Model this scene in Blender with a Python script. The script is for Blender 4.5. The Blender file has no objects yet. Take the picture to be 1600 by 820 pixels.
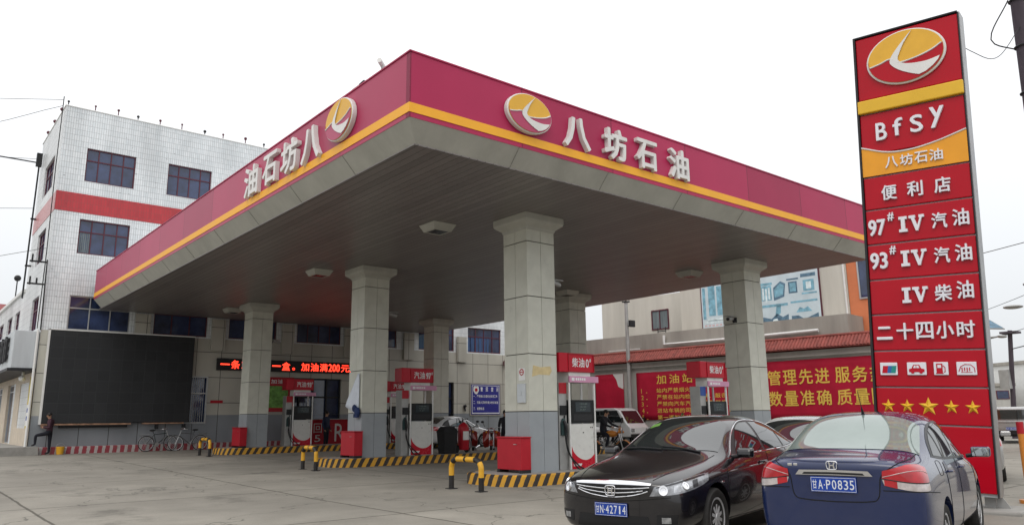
import bpy, bmesh, math, random
from mathutils import Vector, Matrix
from mathutils.bvhtree import BVHTree
R = math.radians
rnd = random.Random(7)
SC = bpy.context.scene
COL = SC.collection

# ------------------------------------------------------------------ camera
cam_d = bpy.data.cameras.new('camera')
cam = bpy.data.objects.new('camera', cam_d)
COL.objects.link(cam)
cam_d.sensor_fit = 'HORIZONTAL'
cam_d.sensor_width = 36.0
cam_d.lens = 36.0 * 1184.0 / 1600.0
cam_d.clip_start = 0.05
cam_d.clip_end = 2000
YAW, PITCH, ROLL = 0.8810, 0.2033, -0.0119
_F = Vector((math.cos(YAW)*math.cos(PITCH), math.sin(YAW)*math.cos(PITCH), math.sin(PITCH)))
_r = Vector((math.sin(YAW), -math.cos(YAW), 0))
_u = _r.cross(_F)
_R2 = _r*math.cos(ROLL) + _u*math.sin(ROLL)
_U2 = _u*math.cos(ROLL) - _r*math.sin(ROLL)
_m = Matrix((_R2, _U2, -_F)).transposed().to_4x4()
_m.translation = Vector((-6.88, -11.25, 1.50))
cam.matrix_world = _m
SC.camera = cam

# ------------------------------------------------------------------ world, sun, exposure
SUN_EL, SUN_AZ = 52.0, 215.0        # azimuth of the sun seen from the scene, degrees from +X counter-clockwise
world = bpy.data.worlds.new('World')
SC.world = world
world.use_nodes = True
nt = world.node_tree
nt.nodes.clear()
w_out = nt.nodes.new('ShaderNodeOutputWorld')
w_bg = nt.nodes.new('ShaderNodeBackground')
w_sky = nt.nodes.new('ShaderNodeTexSky')
w_sky.sky_type = 'NISHITA'
w_sky.sun_disc = False
w_sky.sun_elevation = R(SUN_EL)
w_sky.sun_rotation = R(90.0 - SUN_AZ)
w_sky.air_density = 1.0
w_sky.dust_density = 4.0
w_mix = nt.nodes.new('ShaderNodeMix')
w_mix.data_type = 'RGBA'
w_mix.inputs[0].default_value = 0.86          # a closed overcast: cloud white over most of the sky
w_geo = nt.nodes.new('ShaderNodeNewGeometry')
w_sep = nt.nodes.new('ShaderNodeSeparateXYZ')
w_ramp = nt.nodes.new('ShaderNodeValToRGB')
w_ramp.color_ramp.elements[0].position = 0.0
w_ramp.color_ramp.elements[0].color = (7.3, 7.55, 7.8, 1)
w_ramp.color_ramp.elements[1].position = 1.0
w_ramp.color_ramp.elements[1].color = (17.0, 17.0, 17.0, 1)
_e = w_ramp.color_ramp.elements.new(0.30)
_e.color = (10.8, 10.9, 11.0, 1)
w_tc = nt.nodes.new('ShaderNodeTexCoord')
w_no = nt.nodes.new('ShaderNodeTexNoise')
w_no.inputs['Scale'].default_value = 1.6
w_no.inputs['Detail'].default_value = 3
w_mul = nt.nodes.new('ShaderNodeMix'); w_mul.data_type = 'RGBA'; w_mul.blend_type = 'MULTIPLY'
w_mul.inputs[0].default_value = 0.12
nt.links.new(w_tc.outputs['Generated'], w_sep.inputs[0])
nt.links.new(w_tc.outputs['Generated'], w_no.inputs['Vector'])
nt.links.new(w_sep.outputs['Z'], w_ramp.inputs[0])
nt.links.new(w_ramp.outputs[0], w_mul.inputs[6])
nt.links.new(w_no.outputs['Fac'], w_mul.inputs[7])
nt.links.new(w_sky.outputs[0], w_mix.inputs[6])
nt.links.new(w_mul.outputs[2], w_mix.inputs[7])
nt.links.new(w_mix.outputs[2], w_bg.inputs['Color'])
w_bg.inputs['Strength'].default_value = 0.10
nt.links.new(w_bg.outputs[0], w_out.inputs['Surface'])

sun_d = bpy.data.lights.new('sun', 'SUN')
sun_d.energy = 0.6
sun_d.angle = R(35)
sun_d.color = (1.0, 0.97, 0.92)
sun = bpy.data.objects.new('sun', sun_d)
COL.objects.link(sun)
_d = Vector((math.cos(R(SUN_AZ))*math.cos(R(SUN_EL)), math.sin(R(SUN_AZ))*math.cos(R(SUN_EL)), math.sin(R(SUN_EL))))
sun.rotation_euler = _d.to_track_quat('Z', 'Y').to_euler()

SC.view_settings.view_transform = 'Standard'
SC.view_settings.look = 'None'
SC.view_settings.exposure = 0.22
SC.view_settings.gamma = 1.0
SC.view_settings.use_curve_mapping = False
SC.cycles.max_bounces = 8
SC.cycles.diffuse_bounces = 4
SC.cycles.use_denoising = True

# ------------------------------------------------------------------ materials
def _new(name):
    m = bpy.data.materials.new(name)
    m.use_nodes = True
    return m, m.node_tree, m.node_tree.nodes['Principled BSDF']

def mat(name, col, rough=0.5, metal=0.0, var=0.12, scale=3.0, dirt=0.0, dirt_col=(0.05, 0.045, 0.04), bump=0.0,
        bscale=60.0, coat=0.0, spec=0.32, rvar=0.1, streak=False):
    """a plain procedural surface: base colour, mottling, blotchy dirt, fine bump"""
    m, t, b = _new(name)
    N, L = t.nodes, t.links
    b.inputs['Roughness'].default_value = rough
    b.inputs['Metallic'].default_value = metal
    b.inputs['Specular IOR Level'].default_value = spec
    if coat:
        b.inputs['Coat Weight'].default_value = coat
        b.inputs['Coat Roughness'].default_value = 0.03
    tc = N.new('ShaderNodeTexCoord')
    mp = N.new('ShaderNodeMapping')
    if streak:
        mp.inputs['Scale'].default_value = (1, 1, 0.12)
    L.new(tc.outputs['Object'], mp.inputs[0])
    n1 = N.new('ShaderNodeTexNoise')
    n1.inputs['Scale'].default_value = scale
    n1.inputs['Detail'].default_value = 6
    n1.inputs['Roughness'].default_value = 0.62
    L.new(mp.outputs[0], n1.inputs['Vector'])
    r1 = N.new('ShaderNodeMapRange')
    r1.inputs[1].default_value = 0.3; r1.inputs[2].default_value = 0.7
    r1.inputs[3].default_value = 1 - var; r1.inputs[4].default_value = 1 + var
    L.new(n1.outputs['Fac'], r1.inputs[0])
    mx = N.new('ShaderNodeVectorMath'); mx.operation = 'SCALE'
    mx.inputs[0].default_value = col[:3]
    L.new(r1.outputs[0], mx.inputs['Scale'])
    out = mx.outputs[0]
    if dirt > 0:
        n2 = N.new('ShaderNodeTexNoise')
        n2.inputs['Scale'].default_value = scale * 0.55
        n2.inputs['Detail'].default_value = 9
        n2.inputs['Roughness'].default_value = 0.7
        L.new(mp.outputs[0], n2.inputs['Vector'])
        r2 = N.new('ShaderNodeMapRange')
        r2.inputs[1].default_value = 0.48; r2.inputs[2].default_value = 0.78
        r2.inputs[3].default_value = 0.0; r2.inputs[4].default_value = dirt
        L.new(n2.outputs['Fac'], r2.inputs[0])
        dm = N.new('ShaderNodeMix'); dm.data_type = 'RGBA'
        L.new(r2.outputs[0], dm.inputs[0]); L.new(out, dm.inputs[6])
        dm.inputs[7].default_value = (*dirt_col, 1)
        out = dm.outputs[2]
    L.new(out, b.inputs['Base Color'])
    if rvar > 0:
        r3 = N.new('ShaderNodeMapRange')
        r3.inputs[1].default_value = 0.3; r3.inputs[2].default_value = 0.7
        r3.inputs[3].default_value = max(0.02, rough - rvar*0.5); r3.inputs[4].default_value = min(1, rough + rvar*0.5)
        L.new(n1.outputs['Fac'], r3.inputs[0]); L.new(r3.outputs[0], b.inputs['Roughness'])
    if bump > 0:
        n3 = N.new('ShaderNodeTexNoise'); n3.inputs['Scale'].default_value = bscale; n3.inputs['Detail'].default_value = 3
        L.new(tc.outputs['Object'], n3.inputs['Vector'])
        bp = N.new('ShaderNodeBump'); bp.inputs['Strength'].default_value = bump; bp.inputs['Distance'].default_value = 0.01
        L.new(n3.outputs['Fac'], bp.inputs['Height']); L.new(bp.outputs[0], b.inputs['Normal'])
    return m

def mat_emit(name, col, s):
    m, t, b = _new(name)
    b.inputs['Base Color'].default_value = (*col, 1)
    b.inputs['Emission Color'].default_value = (*col, 1)
    b.inputs['Emission Strength'].default_value = s
    return m

def mat_glass(name, col, rough=0.04, spec=0.5):
    m = mat(name, col, rough, 0, 0.15, 0.8, rvar=0.0, spec=spec)
    return m

def mat_tile(name, axis, c1, c2, grout, bw, bh, mortar=0.012, rough=0.35, offset=0.0, spots=0.25):
    m, t, b = _new(name)
    N, L = t.nodes, t.links
    tc = N.new('ShaderNodeTexCoord'); sp = N.new('ShaderNodeSeparateXYZ'); cb = N.new('ShaderNodeCombineXYZ')
    L.new(tc.outputs['Object'], sp.inputs[0])
    L.new(sp.outputs[axis], cb.inputs[0]); L.new(sp.outputs['Z'], cb.inputs[1])
    br = N.new('ShaderNodeTexBrick')
    br.offset = offset; br.squash = 1.0
    br.inputs['Scale'].default_value = 1.0
    br.inputs['Brick Width'].default_value = bw
    br.inputs['Row Height'].default_value = bh
    br.inputs['Mortar Size'].default_value = mortar
    br.inputs['Mortar Smooth'].default_value = 0.1
    br.inputs['Color1'].default_value = (*c1, 1); br.inputs['Color2'].default_value = (*c2, 1); br.inputs['Mortar'].default_value = (*grout, 1)
    L.new(cb.outputs[0], br.inputs['Vector'])
    # grime: large weathering and small chipped spots
    n1 = N.new('ShaderNodeTexNoise'); n1.inputs['Scale'].default_value = 0.7; n1.inputs['Detail'].default_value = 8
    mp1 = N.new('ShaderNodeMapping'); mp1.inputs['Scale'].default_value = (1, 1, 0.3)
    L.new(tc.outputs['Object'], mp1.inputs[0]); L.new(mp1.outputs[0], n1.inputs['Vector'])
    r1 = N.new('ShaderNodeMapRange'); r1.inputs[1].default_value = 0.38; r1.inputs[2].default_value = 0.78
    r1.inputs[3].default_value = 1.0; r1.inputs[4].default_value = 0.68
    L.new(n1.outputs['Fac'], r1.inputs[0])
    n2 = N.new('ShaderNodeTexNoise'); n2.inputs['Scale'].default_value = 5.5; n2.inputs['Detail'].default_value = 5
    mp = N.new('ShaderNodeMapping'); mp.inputs['Scale'].default_value = (1, 1, 1.8)
    L.new(tc.outputs['Object'], mp.inputs[0]); L.new(mp.outputs[0], n2.inputs['Vector'])
    r2 = N.new('ShaderNodeMapRange'); r2.inputs[1].default_value = 0.69; r2.inputs[2].default_value = 0.72
    r2.inputs[3].default_value = 1.0; r2.inputs[4].default_value = 1.0 - spots
    L.new(n2.outputs['Fac'], r2.inputs[0])
    mu = N.new('ShaderNodeMath'); mu.operation = 'MULTIPLY'
    L.new(r1.outputs[0], mu.inputs[0]); L.new(r2.outputs[0], mu.inputs[1])
    sc = N.new('ShaderNodeVectorMath'); sc.operation = 'SCALE'
    L.new(br.outputs['Color'], sc.inputs[0]); L.new(mu.outputs[0], sc.inputs['Scale'])
    L.new(sc.outputs[0], b.inputs['Base Color'])
    b.inputs['Roughness'].default_value = rough
    bp = N.new('ShaderNodeBump'); bp.inputs['Strength'].default_value = 0.4; bp.inputs['Distance'].default_value = 0.01
    bp.invert = True
    L.new(br.outputs['Fac'], bp.inputs['Height']); L.new(bp.outputs[0], b.inputs['Normal'])
    return m

def mat_lines(name, axis, col, line_col, pitch, width, rough=0.4, metal=0.0, var=0.1, depth=0.01, spec=0.5):
    """boards or strips: grooves across one axis"""
    m, t, b = _new(name)
    N, L = t.nodes, t.links
    tc = N.new('ShaderNodeTexCoord'); sp = N.new('ShaderNodeSeparateXYZ')
    L.new(tc.outputs['Object'], sp.inputs[0])
    dv = N.new('ShaderNodeMath'); dv.operation = 'DIVIDE'; dv.inputs[1].default_value = pitch
    fr = N.new('ShaderNodeMath'); fr.operation = 'FRACT'
    lt = N.new('ShaderNodeMath'); lt.operation = 'LESS_THAN'; lt.inputs[1].default_value = width / pitch
    fl = N.new('ShaderNodeMath'); fl.operation = 'FLOOR'
    L.new(sp.outputs[axis], dv.inputs[0]); L.new(dv.outputs[0], fr.inputs[0]); L.new(fr.outputs[0], lt.inputs[0]); L.new(dv.outputs[0], fl.inputs[0])
    wn = N.new('ShaderNodeTexWhiteNoise'); wn.noise_dimensions = '1D'
    L.new(fl.outputs[0], wn.inputs['W'])
    n1 = N.new('ShaderNodeTexNoise'); n1.inputs['Scale'].default_value = 0.8; n1.inputs['Detail'].default_value = 7
    L.new(tc.outputs['Object'], n1.inputs['Vector'])
    ad = N.new('ShaderNodeMath'); ad.operation = 'ADD'
    L.new(wn.outputs['Value'], ad.inputs[0]); L.new(n1.outputs['Fac'], ad.inputs[1])
    rg = N.new('ShaderNodeMapRange'); rg.inputs[1].default_value = 0.3; rg.inputs[2].default_value = 1.7
    rg.inputs[3].default_value = 1 - var; rg.inputs[4].default_value = 1 + var
    L.new(ad.outputs[0], rg.inputs[0])
    sc = N.new('ShaderNodeVectorMath'); sc.operation = 'SCALE'; sc.inputs[0].default_value = col
    L.new(rg.outputs[0], sc.inputs['Scale'])
    mx = N.new('ShaderNodeMix'); mx.data_type = 'RGBA'
    L.new(lt.outputs[0], mx.inputs[0]); L.new(sc.outputs[0], mx.inputs[6]); mx.inputs[7].default_value = (*line_col, 1)
    L.new(mx.outputs[2], b.inputs['Base Color'])
    b.inputs['Roughness'].default_value = rough
    b.inputs['Metallic'].default_value = metal
    b.inputs['Specular IOR Level'].default_value = spec
    bp = N.new('ShaderNodeBump'); bp.inputs['Strength'].default_value = 0.5; bp.inputs['Distance'].default_value = depth; bp.invert = True
    L.new(lt.outputs[0], bp.inputs['Height']); L.new(bp.outputs[0], b.inputs['Normal'])
    return m

def mat_ground():
    m, t, b = _new('concrete_forecourt')
    N, L = t.nodes, t.links
    tc = N.new('ShaderNodeTexCoord')
    # warped coordinates so joints and cracks wander
    nw = N.new('ShaderNodeTexNoise'); nw.inputs['Scale'].default_value = 1.1; nw.inputs['Detail'].default_value = 5
    L.new(tc.outputs['Object'], nw.inputs['Vector'])
    sb = N.new('ShaderNodeVectorMath'); sb.operation = 'SUBTRACT'; sb.inputs[1].default_value = (0.5, 0.5, 0.5)
    L.new(nw.outputs['Color'], sb.inputs[0])
    s1 = N.new('ShaderNodeVectorMath'); s1.operation = 'SCALE'; s1.inputs['Scale'].default_value = 0.10
    L.new(sb.outputs[0], s1.inputs[0])
    a1 = N.new('ShaderNodeVectorMath'); a1.operation = 'ADD'
    L.new(tc.outputs['Object'], a1.inputs[0]); L.new(s1.outputs[0], a1.inputs[1])
    br = N.new('ShaderNodeTexBrick'); br.offset = 0.0
    br.inputs['Scale'].default_value = 1.0; br.inputs['Brick Width'].default_value = 4.6; br.inputs['Row Height'].default_value = 5.2
    br.inputs['Mortar Size'].default_value = 0.030; br.inputs['Mortar Smooth'].default_value = 0.3
    br.inputs['Color1'].default_value = (1, 1, 1, 1); br.inputs['Color2'].default_value = (0.86, 0.86, 0.86, 1)
    br.inputs['Mortar'].default_value = (0.34, 0.33, 0.31, 1)
    L.new(a1.outputs[0], br.inputs['Vector'])
    # cracks
    s2 = N.new('ShaderNodeVectorMath'); s2.operation = 'SCALE'; s2.inputs['Scale'].default_value = 1.6
    L.new(sb.outputs[0], s2.inputs[0])
    a2 = N.new('ShaderNodeVectorMath'); a2.operation = 'ADD'
    L.new(tc.outputs['Object'], a2.inputs[0]); L.new(s2.outputs[0], a2.inputs[1])
    vo = N.new('ShaderNodeTexVoronoi'); vo.feature = 'DISTANCE_TO_EDGE'; vo.inputs['Scale'].default_value = 0.22
    L.new(a2.outputs[0], vo.inputs['Vector'])
    vr = N.new('ShaderNodeMapRange'); vr.inputs[1].default_value = 0.0015; vr.inputs[2].default_value = 0.005
    vr.inputs[3].default_value = 0.50; vr.inputs[4].default_value = 1.0
    L.new(vo.outputs['Distance'], vr.inputs[0])
    # stains at three sizes
    def noise(scale, detail, lo, hi, f, to, rough=0.6, w=0):
        n = N.new('ShaderNodeTexNoise'); n.inputs['Scale'].default_value = scale; n.inputs['Detail'].default_value = detail
        n.inputs['Roughness'].default_value = rough
        mp = N.new('ShaderNodeMapping'); mp.inputs['Location'].default_value = (w, w*2, 0)
        L.new(tc.outputs['Object'], mp.inputs[0]); L.new(mp.outputs[0], n.inputs['Vector'])
        r = N.new('ShaderNodeMapRange'); r.inputs[1].default_value = lo; r.inputs[2].default_value = hi
        r.inputs[3].default_value = f; r.inputs[4].default_value = to
        L.new(n.outputs['Fac'], r.inputs[0])
        return r.outputs[0]
    big = noise(0.16, 8, 0.32, 0.68, 0.74, 1.14)
    mid = noise(0.9, 8, 0.30, 0.70, 0.84, 1.10, w=11)
    fine = noise(26, 4, 0.3, 0.7, 0.92, 1.08, w=3)
    oil = noise(0.45, 8, 0.57, 0.66, 1.0, 0.62, rough=0.70, w=31)
    def mul(a, c):
        n = N.new('ShaderNodeMath'); n.operation = 'MULTIPLY'
        L.new(a, n.inputs[0]); L.new(c, n.inputs[1]); return n.outputs[0]
    f = mul(mul(mul(mul(big, mid), fine), oil), vr.outputs[0])
    sc = N.new('ShaderNodeVectorMath'); sc.operation = 'SCALE'
    L.new(br.outputs['Color'], sc.inputs[0]); L.new(f, sc.inputs['Scale'])
    tint = N.new('ShaderNodeVectorMath'); tint.operation = 'MULTIPLY'; tint.inputs[1].default_value = (0.288, 0.268, 0.230)
    L.new(sc.outputs[0], tint.inputs[0])
    L.new(tint.outputs[0], b.inputs['Base Color'])
    b.inputs['Roughness'].default_value = 0.82
    b.inputs['Specular IOR Level'].default_value = 0.35
    bp = N.new('ShaderNodeBump'); bp.inputs['Strength'].default_value = 0.35; bp.inputs['Distance'].default_value = 0.01
    L.new(f, bp.inputs['Height']); L.new(bp.outputs[0], b.inputs['Normal'])
    return m

def mat_stripes(name, c1, c2, axis='X', pitch=0.5, slant=0.0, rough=0.55, duty=0.5, wear=0.35):
    """painted hazard stripes on a kerb, with wear"""
    m, t, b = _new(name)
    N, L = t.nodes, t.links
    tc = N.new('ShaderNodeTexCoord'); sp = N.new('ShaderNodeSeparateXYZ')
    L.new(tc.outputs['Object'], sp.inputs[0])
    ad = N.new('ShaderNodeMath'); ad.operation = 'ADD'
    if axis == 'XY':
        neg = N.new('ShaderNodeMath'); neg.operation = 'MULTIPLY'; neg.inputs[1].default_value = -1.0
        L.new(sp.outputs['Y'], neg.inputs[0])
        L.new(sp.outputs['X'], ad.inputs[0]); L.new(neg.outputs[0], ad.inputs[1])
        base = ad.outputs[0]
    else:
        base = sp.outputs[axis]
    zz = N.new('ShaderNodeMath'); zz.operation = 'MULTIPLY_ADD'; zz.inputs[1].default_value = slant
    L.new(sp.outputs['Z'], zz.inputs[0]); L.new(base, zz.inputs[2])
    nz = N.new('ShaderNodeTexNoise'); nz.inputs['Scale'].default_value = 9; nz.inputs['Detail'].default_value = 4
    L.new(tc.outputs['Object'], nz.inputs['Vector'])
    wob = N.new('ShaderNodeMath'); wob.operation = 'MULTIPLY_ADD'; wob.inputs[1].default_value = 0.05
    L.new(nz.outputs['Fac'], wob.inputs[0]); L.new(zz.outputs[0], wob.inputs[2])
    dv = N.new('ShaderNodeMath'); dv.operation = 'DIVIDE'; dv.inputs[1].default_value = pitch
    fr = N.new('ShaderNodeMath'); fr.operation = 'FRACT'; lt = N.new('ShaderNodeMath'); lt.operation = 'LESS_THAN'; lt.inputs[1].default_value = duty
    L.new(wob.outputs[0], dv.inputs[0]); L.new(dv.outputs[0], fr.inputs[0]); L.new(fr.outputs[0], lt.inputs[0])
    mx = N.new('ShaderNodeMix'); mx.data_type = 'RGBA'
    L.new(lt.outputs[0], mx.inputs[0]); mx.inputs[6].default_value = (*c1, 1); mx.inputs[7].default_value = (*c2, 1)
    n2 = N.new('ShaderNodeTexNoise'); n2.inputs['Scale'].default_value = 4; n2.inputs['Detail'].default_value = 10; n2.inputs['Roughness'].default_value = 0.7
    L.new(tc.outputs['Object'], n2.inputs['Vector'])
    r2 = N.new('ShaderNodeMapRange'); r2.inputs[1].default_value = 0.5; r2.inputs[2].default_value = 0.75; r2.inputs[3].default_value = 0; r2.inputs[4].default_value = wear
    L.new(n2.outputs['Fac'], r2.inputs[0])
    m2 = N.new('ShaderNodeMix'); m2.data_type = 'RGBA'
    L.new(r2.outputs[0], m2.inputs[0]); L.new(mx.outputs[2], m2.inputs[6]); m2.inputs[7].default_value = (0.14, 0.13, 0.115, 1)
    L.new(m2.outputs[2], b.inputs['Base Color'])
    b.inputs['Roughness'].default_value = rough
    return m

M = {}
# ------------------------------------------------------------------ mesh builder
class MB:
    def __init__(self, m=None):
        self.v = []; self.f = []; self.mi = []; self.cur = 0; self.m = m or Matrix.Identity(4)
    def add(self, vs, fs):
        o = len(self.v)
        self.v += [self.m @ Vector(p) for p in vs]
        self.f += [tuple(i + o for i in f) for f in fs]
        self.mi += [self.cur]*len(fs)
        return self
    def box(self, x0, x1, y0, y1, z0, z1):
        vs = [(x, y, z) for x in (x0, x1) for y in (y0, y1) for z in (z0, z1)]
        return self.add(vs, [(0,1,3,2),(4,6,7,5),(0,4,5,1),(2,3,7,6),(0,2,6,4),(1,5,7,3)])
    def cbox(self, c, s, rz=0):
        old = self.m
        self.m = old @ Matrix.Translation(c) @ Matrix.Rotation(rz, 4, 'Z')
        self.box(-s[0]/2, s[0]/2, -s[1]/2, s[1]/2, -s[2]/2, s[2]/2)
        self.m = old
        return self
    def prism(self, poly, z0, z1):
        n = len(poly)
        a = sum(poly[i][0]*poly[(i+1) % n][1] - poly[(i+1) % n][0]*poly[i][1] for i in range(n))
        if a < 0: poly = poly[::-1]
        vs = [(p[0], p[1], z0) for p in poly] + [(p[0], p[1], z1) for p in poly]
        fs = [tuple(range(n-1, -1, -1)), tuple(range(n, 2*n))] + [(i, (i+1) % n, n + (i+1) % n, n + i) for i in range(n)]
        return self.add(vs, fs)
    def tube(self, pts, r, n=8, cap=True, closed=False):
        pts = [Vector(p) for p in pts]
        k = len(pts)
        rr = r if isinstance(r, (list, tuple)) else [r]*k
        vs = []
        prev = None
        for i, p in enumerate(pts):
            if closed: d = pts[(i+1) % k] - pts[(i-1) % k]
            elif i == 0: d = pts[1] - p
            elif i == k-1: d = p - pts[i-1]
            else: d = (pts[i+1] - p).normalized() + (p - pts[i-1]).normalized()
            if d.length < 1e-9: d = Vector((0, 0, 1))
            d.normalize()
            if prev is None:
                a = d.cross(Vector((0, 0, 1)))
                if a.length < 0.1: a = d.cross(Vector((1, 0, 0)))
            else:
                a = prev - d*prev.dot(d)
                if a.length < 1e-6: a = d.cross(Vector((0.3, 1, 0.2)))
            a.normalize(); prev = a
            bb = d.cross(a)
            for j in range(n):
                t = 2*math.pi*j/n
                vs.append(p + (a*math.cos(t) + bb*math.sin(t))*rr[i])
        fs = []
        for i in range(k if closed else k-1):
            i2 = (i+1) % k
            for j in range(n):
                fs.append((i*n+j, i*n+(j+1) % n, i2*n+(j+1) % n, i2*n+j))
        if cap and not closed:
            fs.append(tuple(range(n-1, -1, -1)))
            fs.append(tuple(range((k-1)*n, k*n)))
        return self.add(vs, fs)
    def cyl(self, a, b, r, n=16, r2=None):
        return self.tube([a, b], [r, r if r2 is None else r2], n)
    def lathe(self, prof, n=24, axis='Z', c=(0, 0, 0)):
        vs = []
        for (rad, h) in prof:
            for j in range(n):
                t = 2*math.pi*j/n
                a, b_ = rad*math.cos(t), rad*math.sin(t)
                p = (a, b_, h) if axis == 'Z' else ((a, h, -b_) if axis == 'Y' else (h, a, b_))
                vs.append((p[0]+c[0], p[1]+c[1], p[2]+c[2]))
        k = len(prof); fs = []
        for i in range(k-1):
            for j in range(n):
                fs.append((i*n+j, i*n+(j+1) % n, (i+1)*n+(j+1) % n, (i+1)*n+j))
        if prof[0][0] > 1e-6: fs.append(tuple(range(n-1, -1, -1)))
        if prof[-1][0] > 1e-6: fs.append(tuple(range((k-1)*n, k*n)))
        return self.add(vs, fs)
    def ball(self, c, r, nu=12, nv=8):
        s = r if isinstance(r, (tuple, list)) else (r, r, r)
        vs = [(c[0], c[1], c[2]-s[2])]
        for i in range(1, nv):
            ph = -math.pi/2 + math.pi*i/nv
            for j in range(nu):
                t = 2*math.pi*j/nu
                vs.append((c[0]+s[0]*math.cos(ph)*math.cos(t), c[1]+s[1]*math.cos(ph)*math.sin(t), c[2]+s[2]*math.sin(ph)))
        vs.append((c[0], c[1], c[2]+s[2]))
        fs = [(0, 1+(j+1) % nu, 1+j) for j in range(nu)]
        for i in range(nv-2):
            for j in range(nu):
                a = 1+i*nu
                fs.append((a+j, a+(j+1) % nu, a+nu+(j+1) % nu, a+nu+j))
        a = 1+(nv-2)*nu; e = len(vs)-1
        fs += [(a+j, a+(j+1) % nu, e) for j in range(nu)]
        return self.add(vs, fs)
    def build(self, name, mats, parent=None, smooth=0.0, bevel=0.0):
        me = bpy.data.meshes.new(name)
        me.from_pydata([tuple(p) for p in self.v], [], self.f)
        ms = mats if isinstance(mats, (list, tuple)) else [mats]
        for m in ms: me.materials.append(m)
        if len(ms) > 1: me.polygons.foreach_set('material_index', self.mi)
        bm = bmesh.new(); bm.from_mesh(me)
        bmesh.ops.recalc_face_normals(bm, faces=bm.faces)
        bm.to_mesh(me); bm.free()
        return link(name, me, parent, smooth, bevel)

WORLD = {}
def link(name, me, parent=None, smooth=0.0, bevel=0.0):
    o = bpy.data.objects.new(name, me)
    COL.objects.link(o)
    if smooth:
        me.polygons.foreach_set('use_smooth', [True]*len(me.polygons))
        me.set_sharp_from_angle(angle=R(smooth))
    if bevel:
        bv = o.modifiers.new('edge', 'BEVEL'); bv.width = bevel; bv.segments = 2; bv.limit_method = 'ANGLE'; bv.angle_limit = R(40)
    if parent is not None:
        o.parent = parent
        off = WORLD.get(parent.name)
        if off is not None:                    # geometry written in place: keep it there
            o.location = -off
            WORLD[o.name] = Vector((0, 0, 0))
    return o

def tag(o, label, cat, group=None, kind=None):
    o['label'] = label; o['category'] = cat
    if group: o['group'] = group
    if kind: o['kind'] = kind
    return o

def thing(name, label, cat, loc=(0, 0, 0), rz=0.0, group=None, world=False):
    o = bpy.data.objects.new(name, None)
    COL.objects.link(o)
    o.empty_display_size = 0.2
    o.location = loc; o.rotation_euler = (0, 0, rz)
    if world: WORLD[o.name] = Vector(loc)
    return tag(o, label, cat, group)

def structure(name, mb, m, smooth=0):
    o = mb.build(name, m, None, smooth)
    o['kind'] = 'structure'
    return o

def dup(root, label=None, loc=None, rz=None, group=None):
    def cp(o, par):
        c = o.copy(); COL.objects.link(c)
        if par is not None: c.parent = par
        for ch in list(o.children): cp(ch, c)
        return c
    r = cp(root, None)
    if loc is not None: r.location = loc
    if rz is not None: r.rotation_euler = (0, 0, rz)
    if label: r['label'] = label
    if group: r['group'] = group
    return r

def frame(o, ang, lean=0.0):
    """local u = along ang, v = up, w = outward normal; lean turns it in its own plane"""
    r = Vector((math.cos(ang), math.sin(ang), 0)); n = Vector((math.sin(ang), -math.cos(ang), 0)); z = Vector((0, 0, 1))
    u = r*math.cos(lean) - z*math.sin(lean); v = r*math.sin(lean) + z*math.cos(lean)
    m = Matrix((u, v, n)).transposed().to_4x4()
    m.translation = Vector(o)
    return m

_tcache = {}
def text_geo(s, extrude, bold, res=3, bevel=0.0):
    key = (s, round(extrude, 4), bold, res, bevel)
    if key in _tcache: return _tcache[key]
    cu = bpy.data.curves.new('lettering', 'FONT')
    cu.body = s; cu.extrude = extrude; cu.offset = bold; cu.resolution_u = res
    if bevel: cu.bevel_depth = bevel; cu.bevel_resolution = 1
    o = bpy.data.objects.new('lettering', cu)
    me = bpy.data.meshes.new_from_object(o)
    vs = [v.co.copy() for v in me.vertices]; fs = [tuple(p.vertices) for p in me.polygons]
    bpy.data.objects.remove(o); bpy.data.curves.remove(cu); bpy.data.meshes.remove(me)
    _tcache[key] = (vs, fs)
    return _tcache[key]

def put_text(mb, s, u0, v0, w, h, depth=0.01, z=0.0, bold=0.012, shear=0.0, res=3, bevel=0.0):
    """lettering fitted into the box u0..u0+w, v0..v0+h of the builder's frame, standing depth proud of z.
    bold thickens the strokes by laying shifted copies of the glyph, each a hair prouder than the last"""
    vs, fs = text_geo(s, 0.05, 0.0, res, bevel)
    xs = [p.x for p in vs]; ys = [p.y for p in vs]; zs = [p.z for p in vs]
    x0, x1, y0, y1, z0, z1 = min(xs), max(xs), min(ys), max(ys), min(zs), max(zs)
    if w is None: w = h*(x1-x0)/(y1-y0)
    if h is None: h = w*(y1-y0)/(x1-x0)
    em = min(w, h) if min(w, h) > 0.3*max(w, h) else max(w, h)
    r = bold*em
    n = 1 if bold <= 0.004 else (4 if em < 0.15 else 8)
    sw, sh = max(1e-6, w-2*r*(n > 1)), max(1e-6, h-2*r*(n > 1))
    step = min(0.0004, depth*0.04)
    for k in range(n):
        a = 2*math.pi*(k+0.37)/n
        dx, dy = (0, 0) if n == 1 else (r+r*math.cos(a), r+r*math.sin(a))
        mb.add([(u0+dx+(p.x-x0)/(x1-x0)*sw, v0+dy+(p.y-y0)/max(1e-6, (y1-y0))*sh, z+(p.z-z0)/(z1-z0)*(depth-step*(n-1-k))) for p in vs], fs)
    return w

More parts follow.
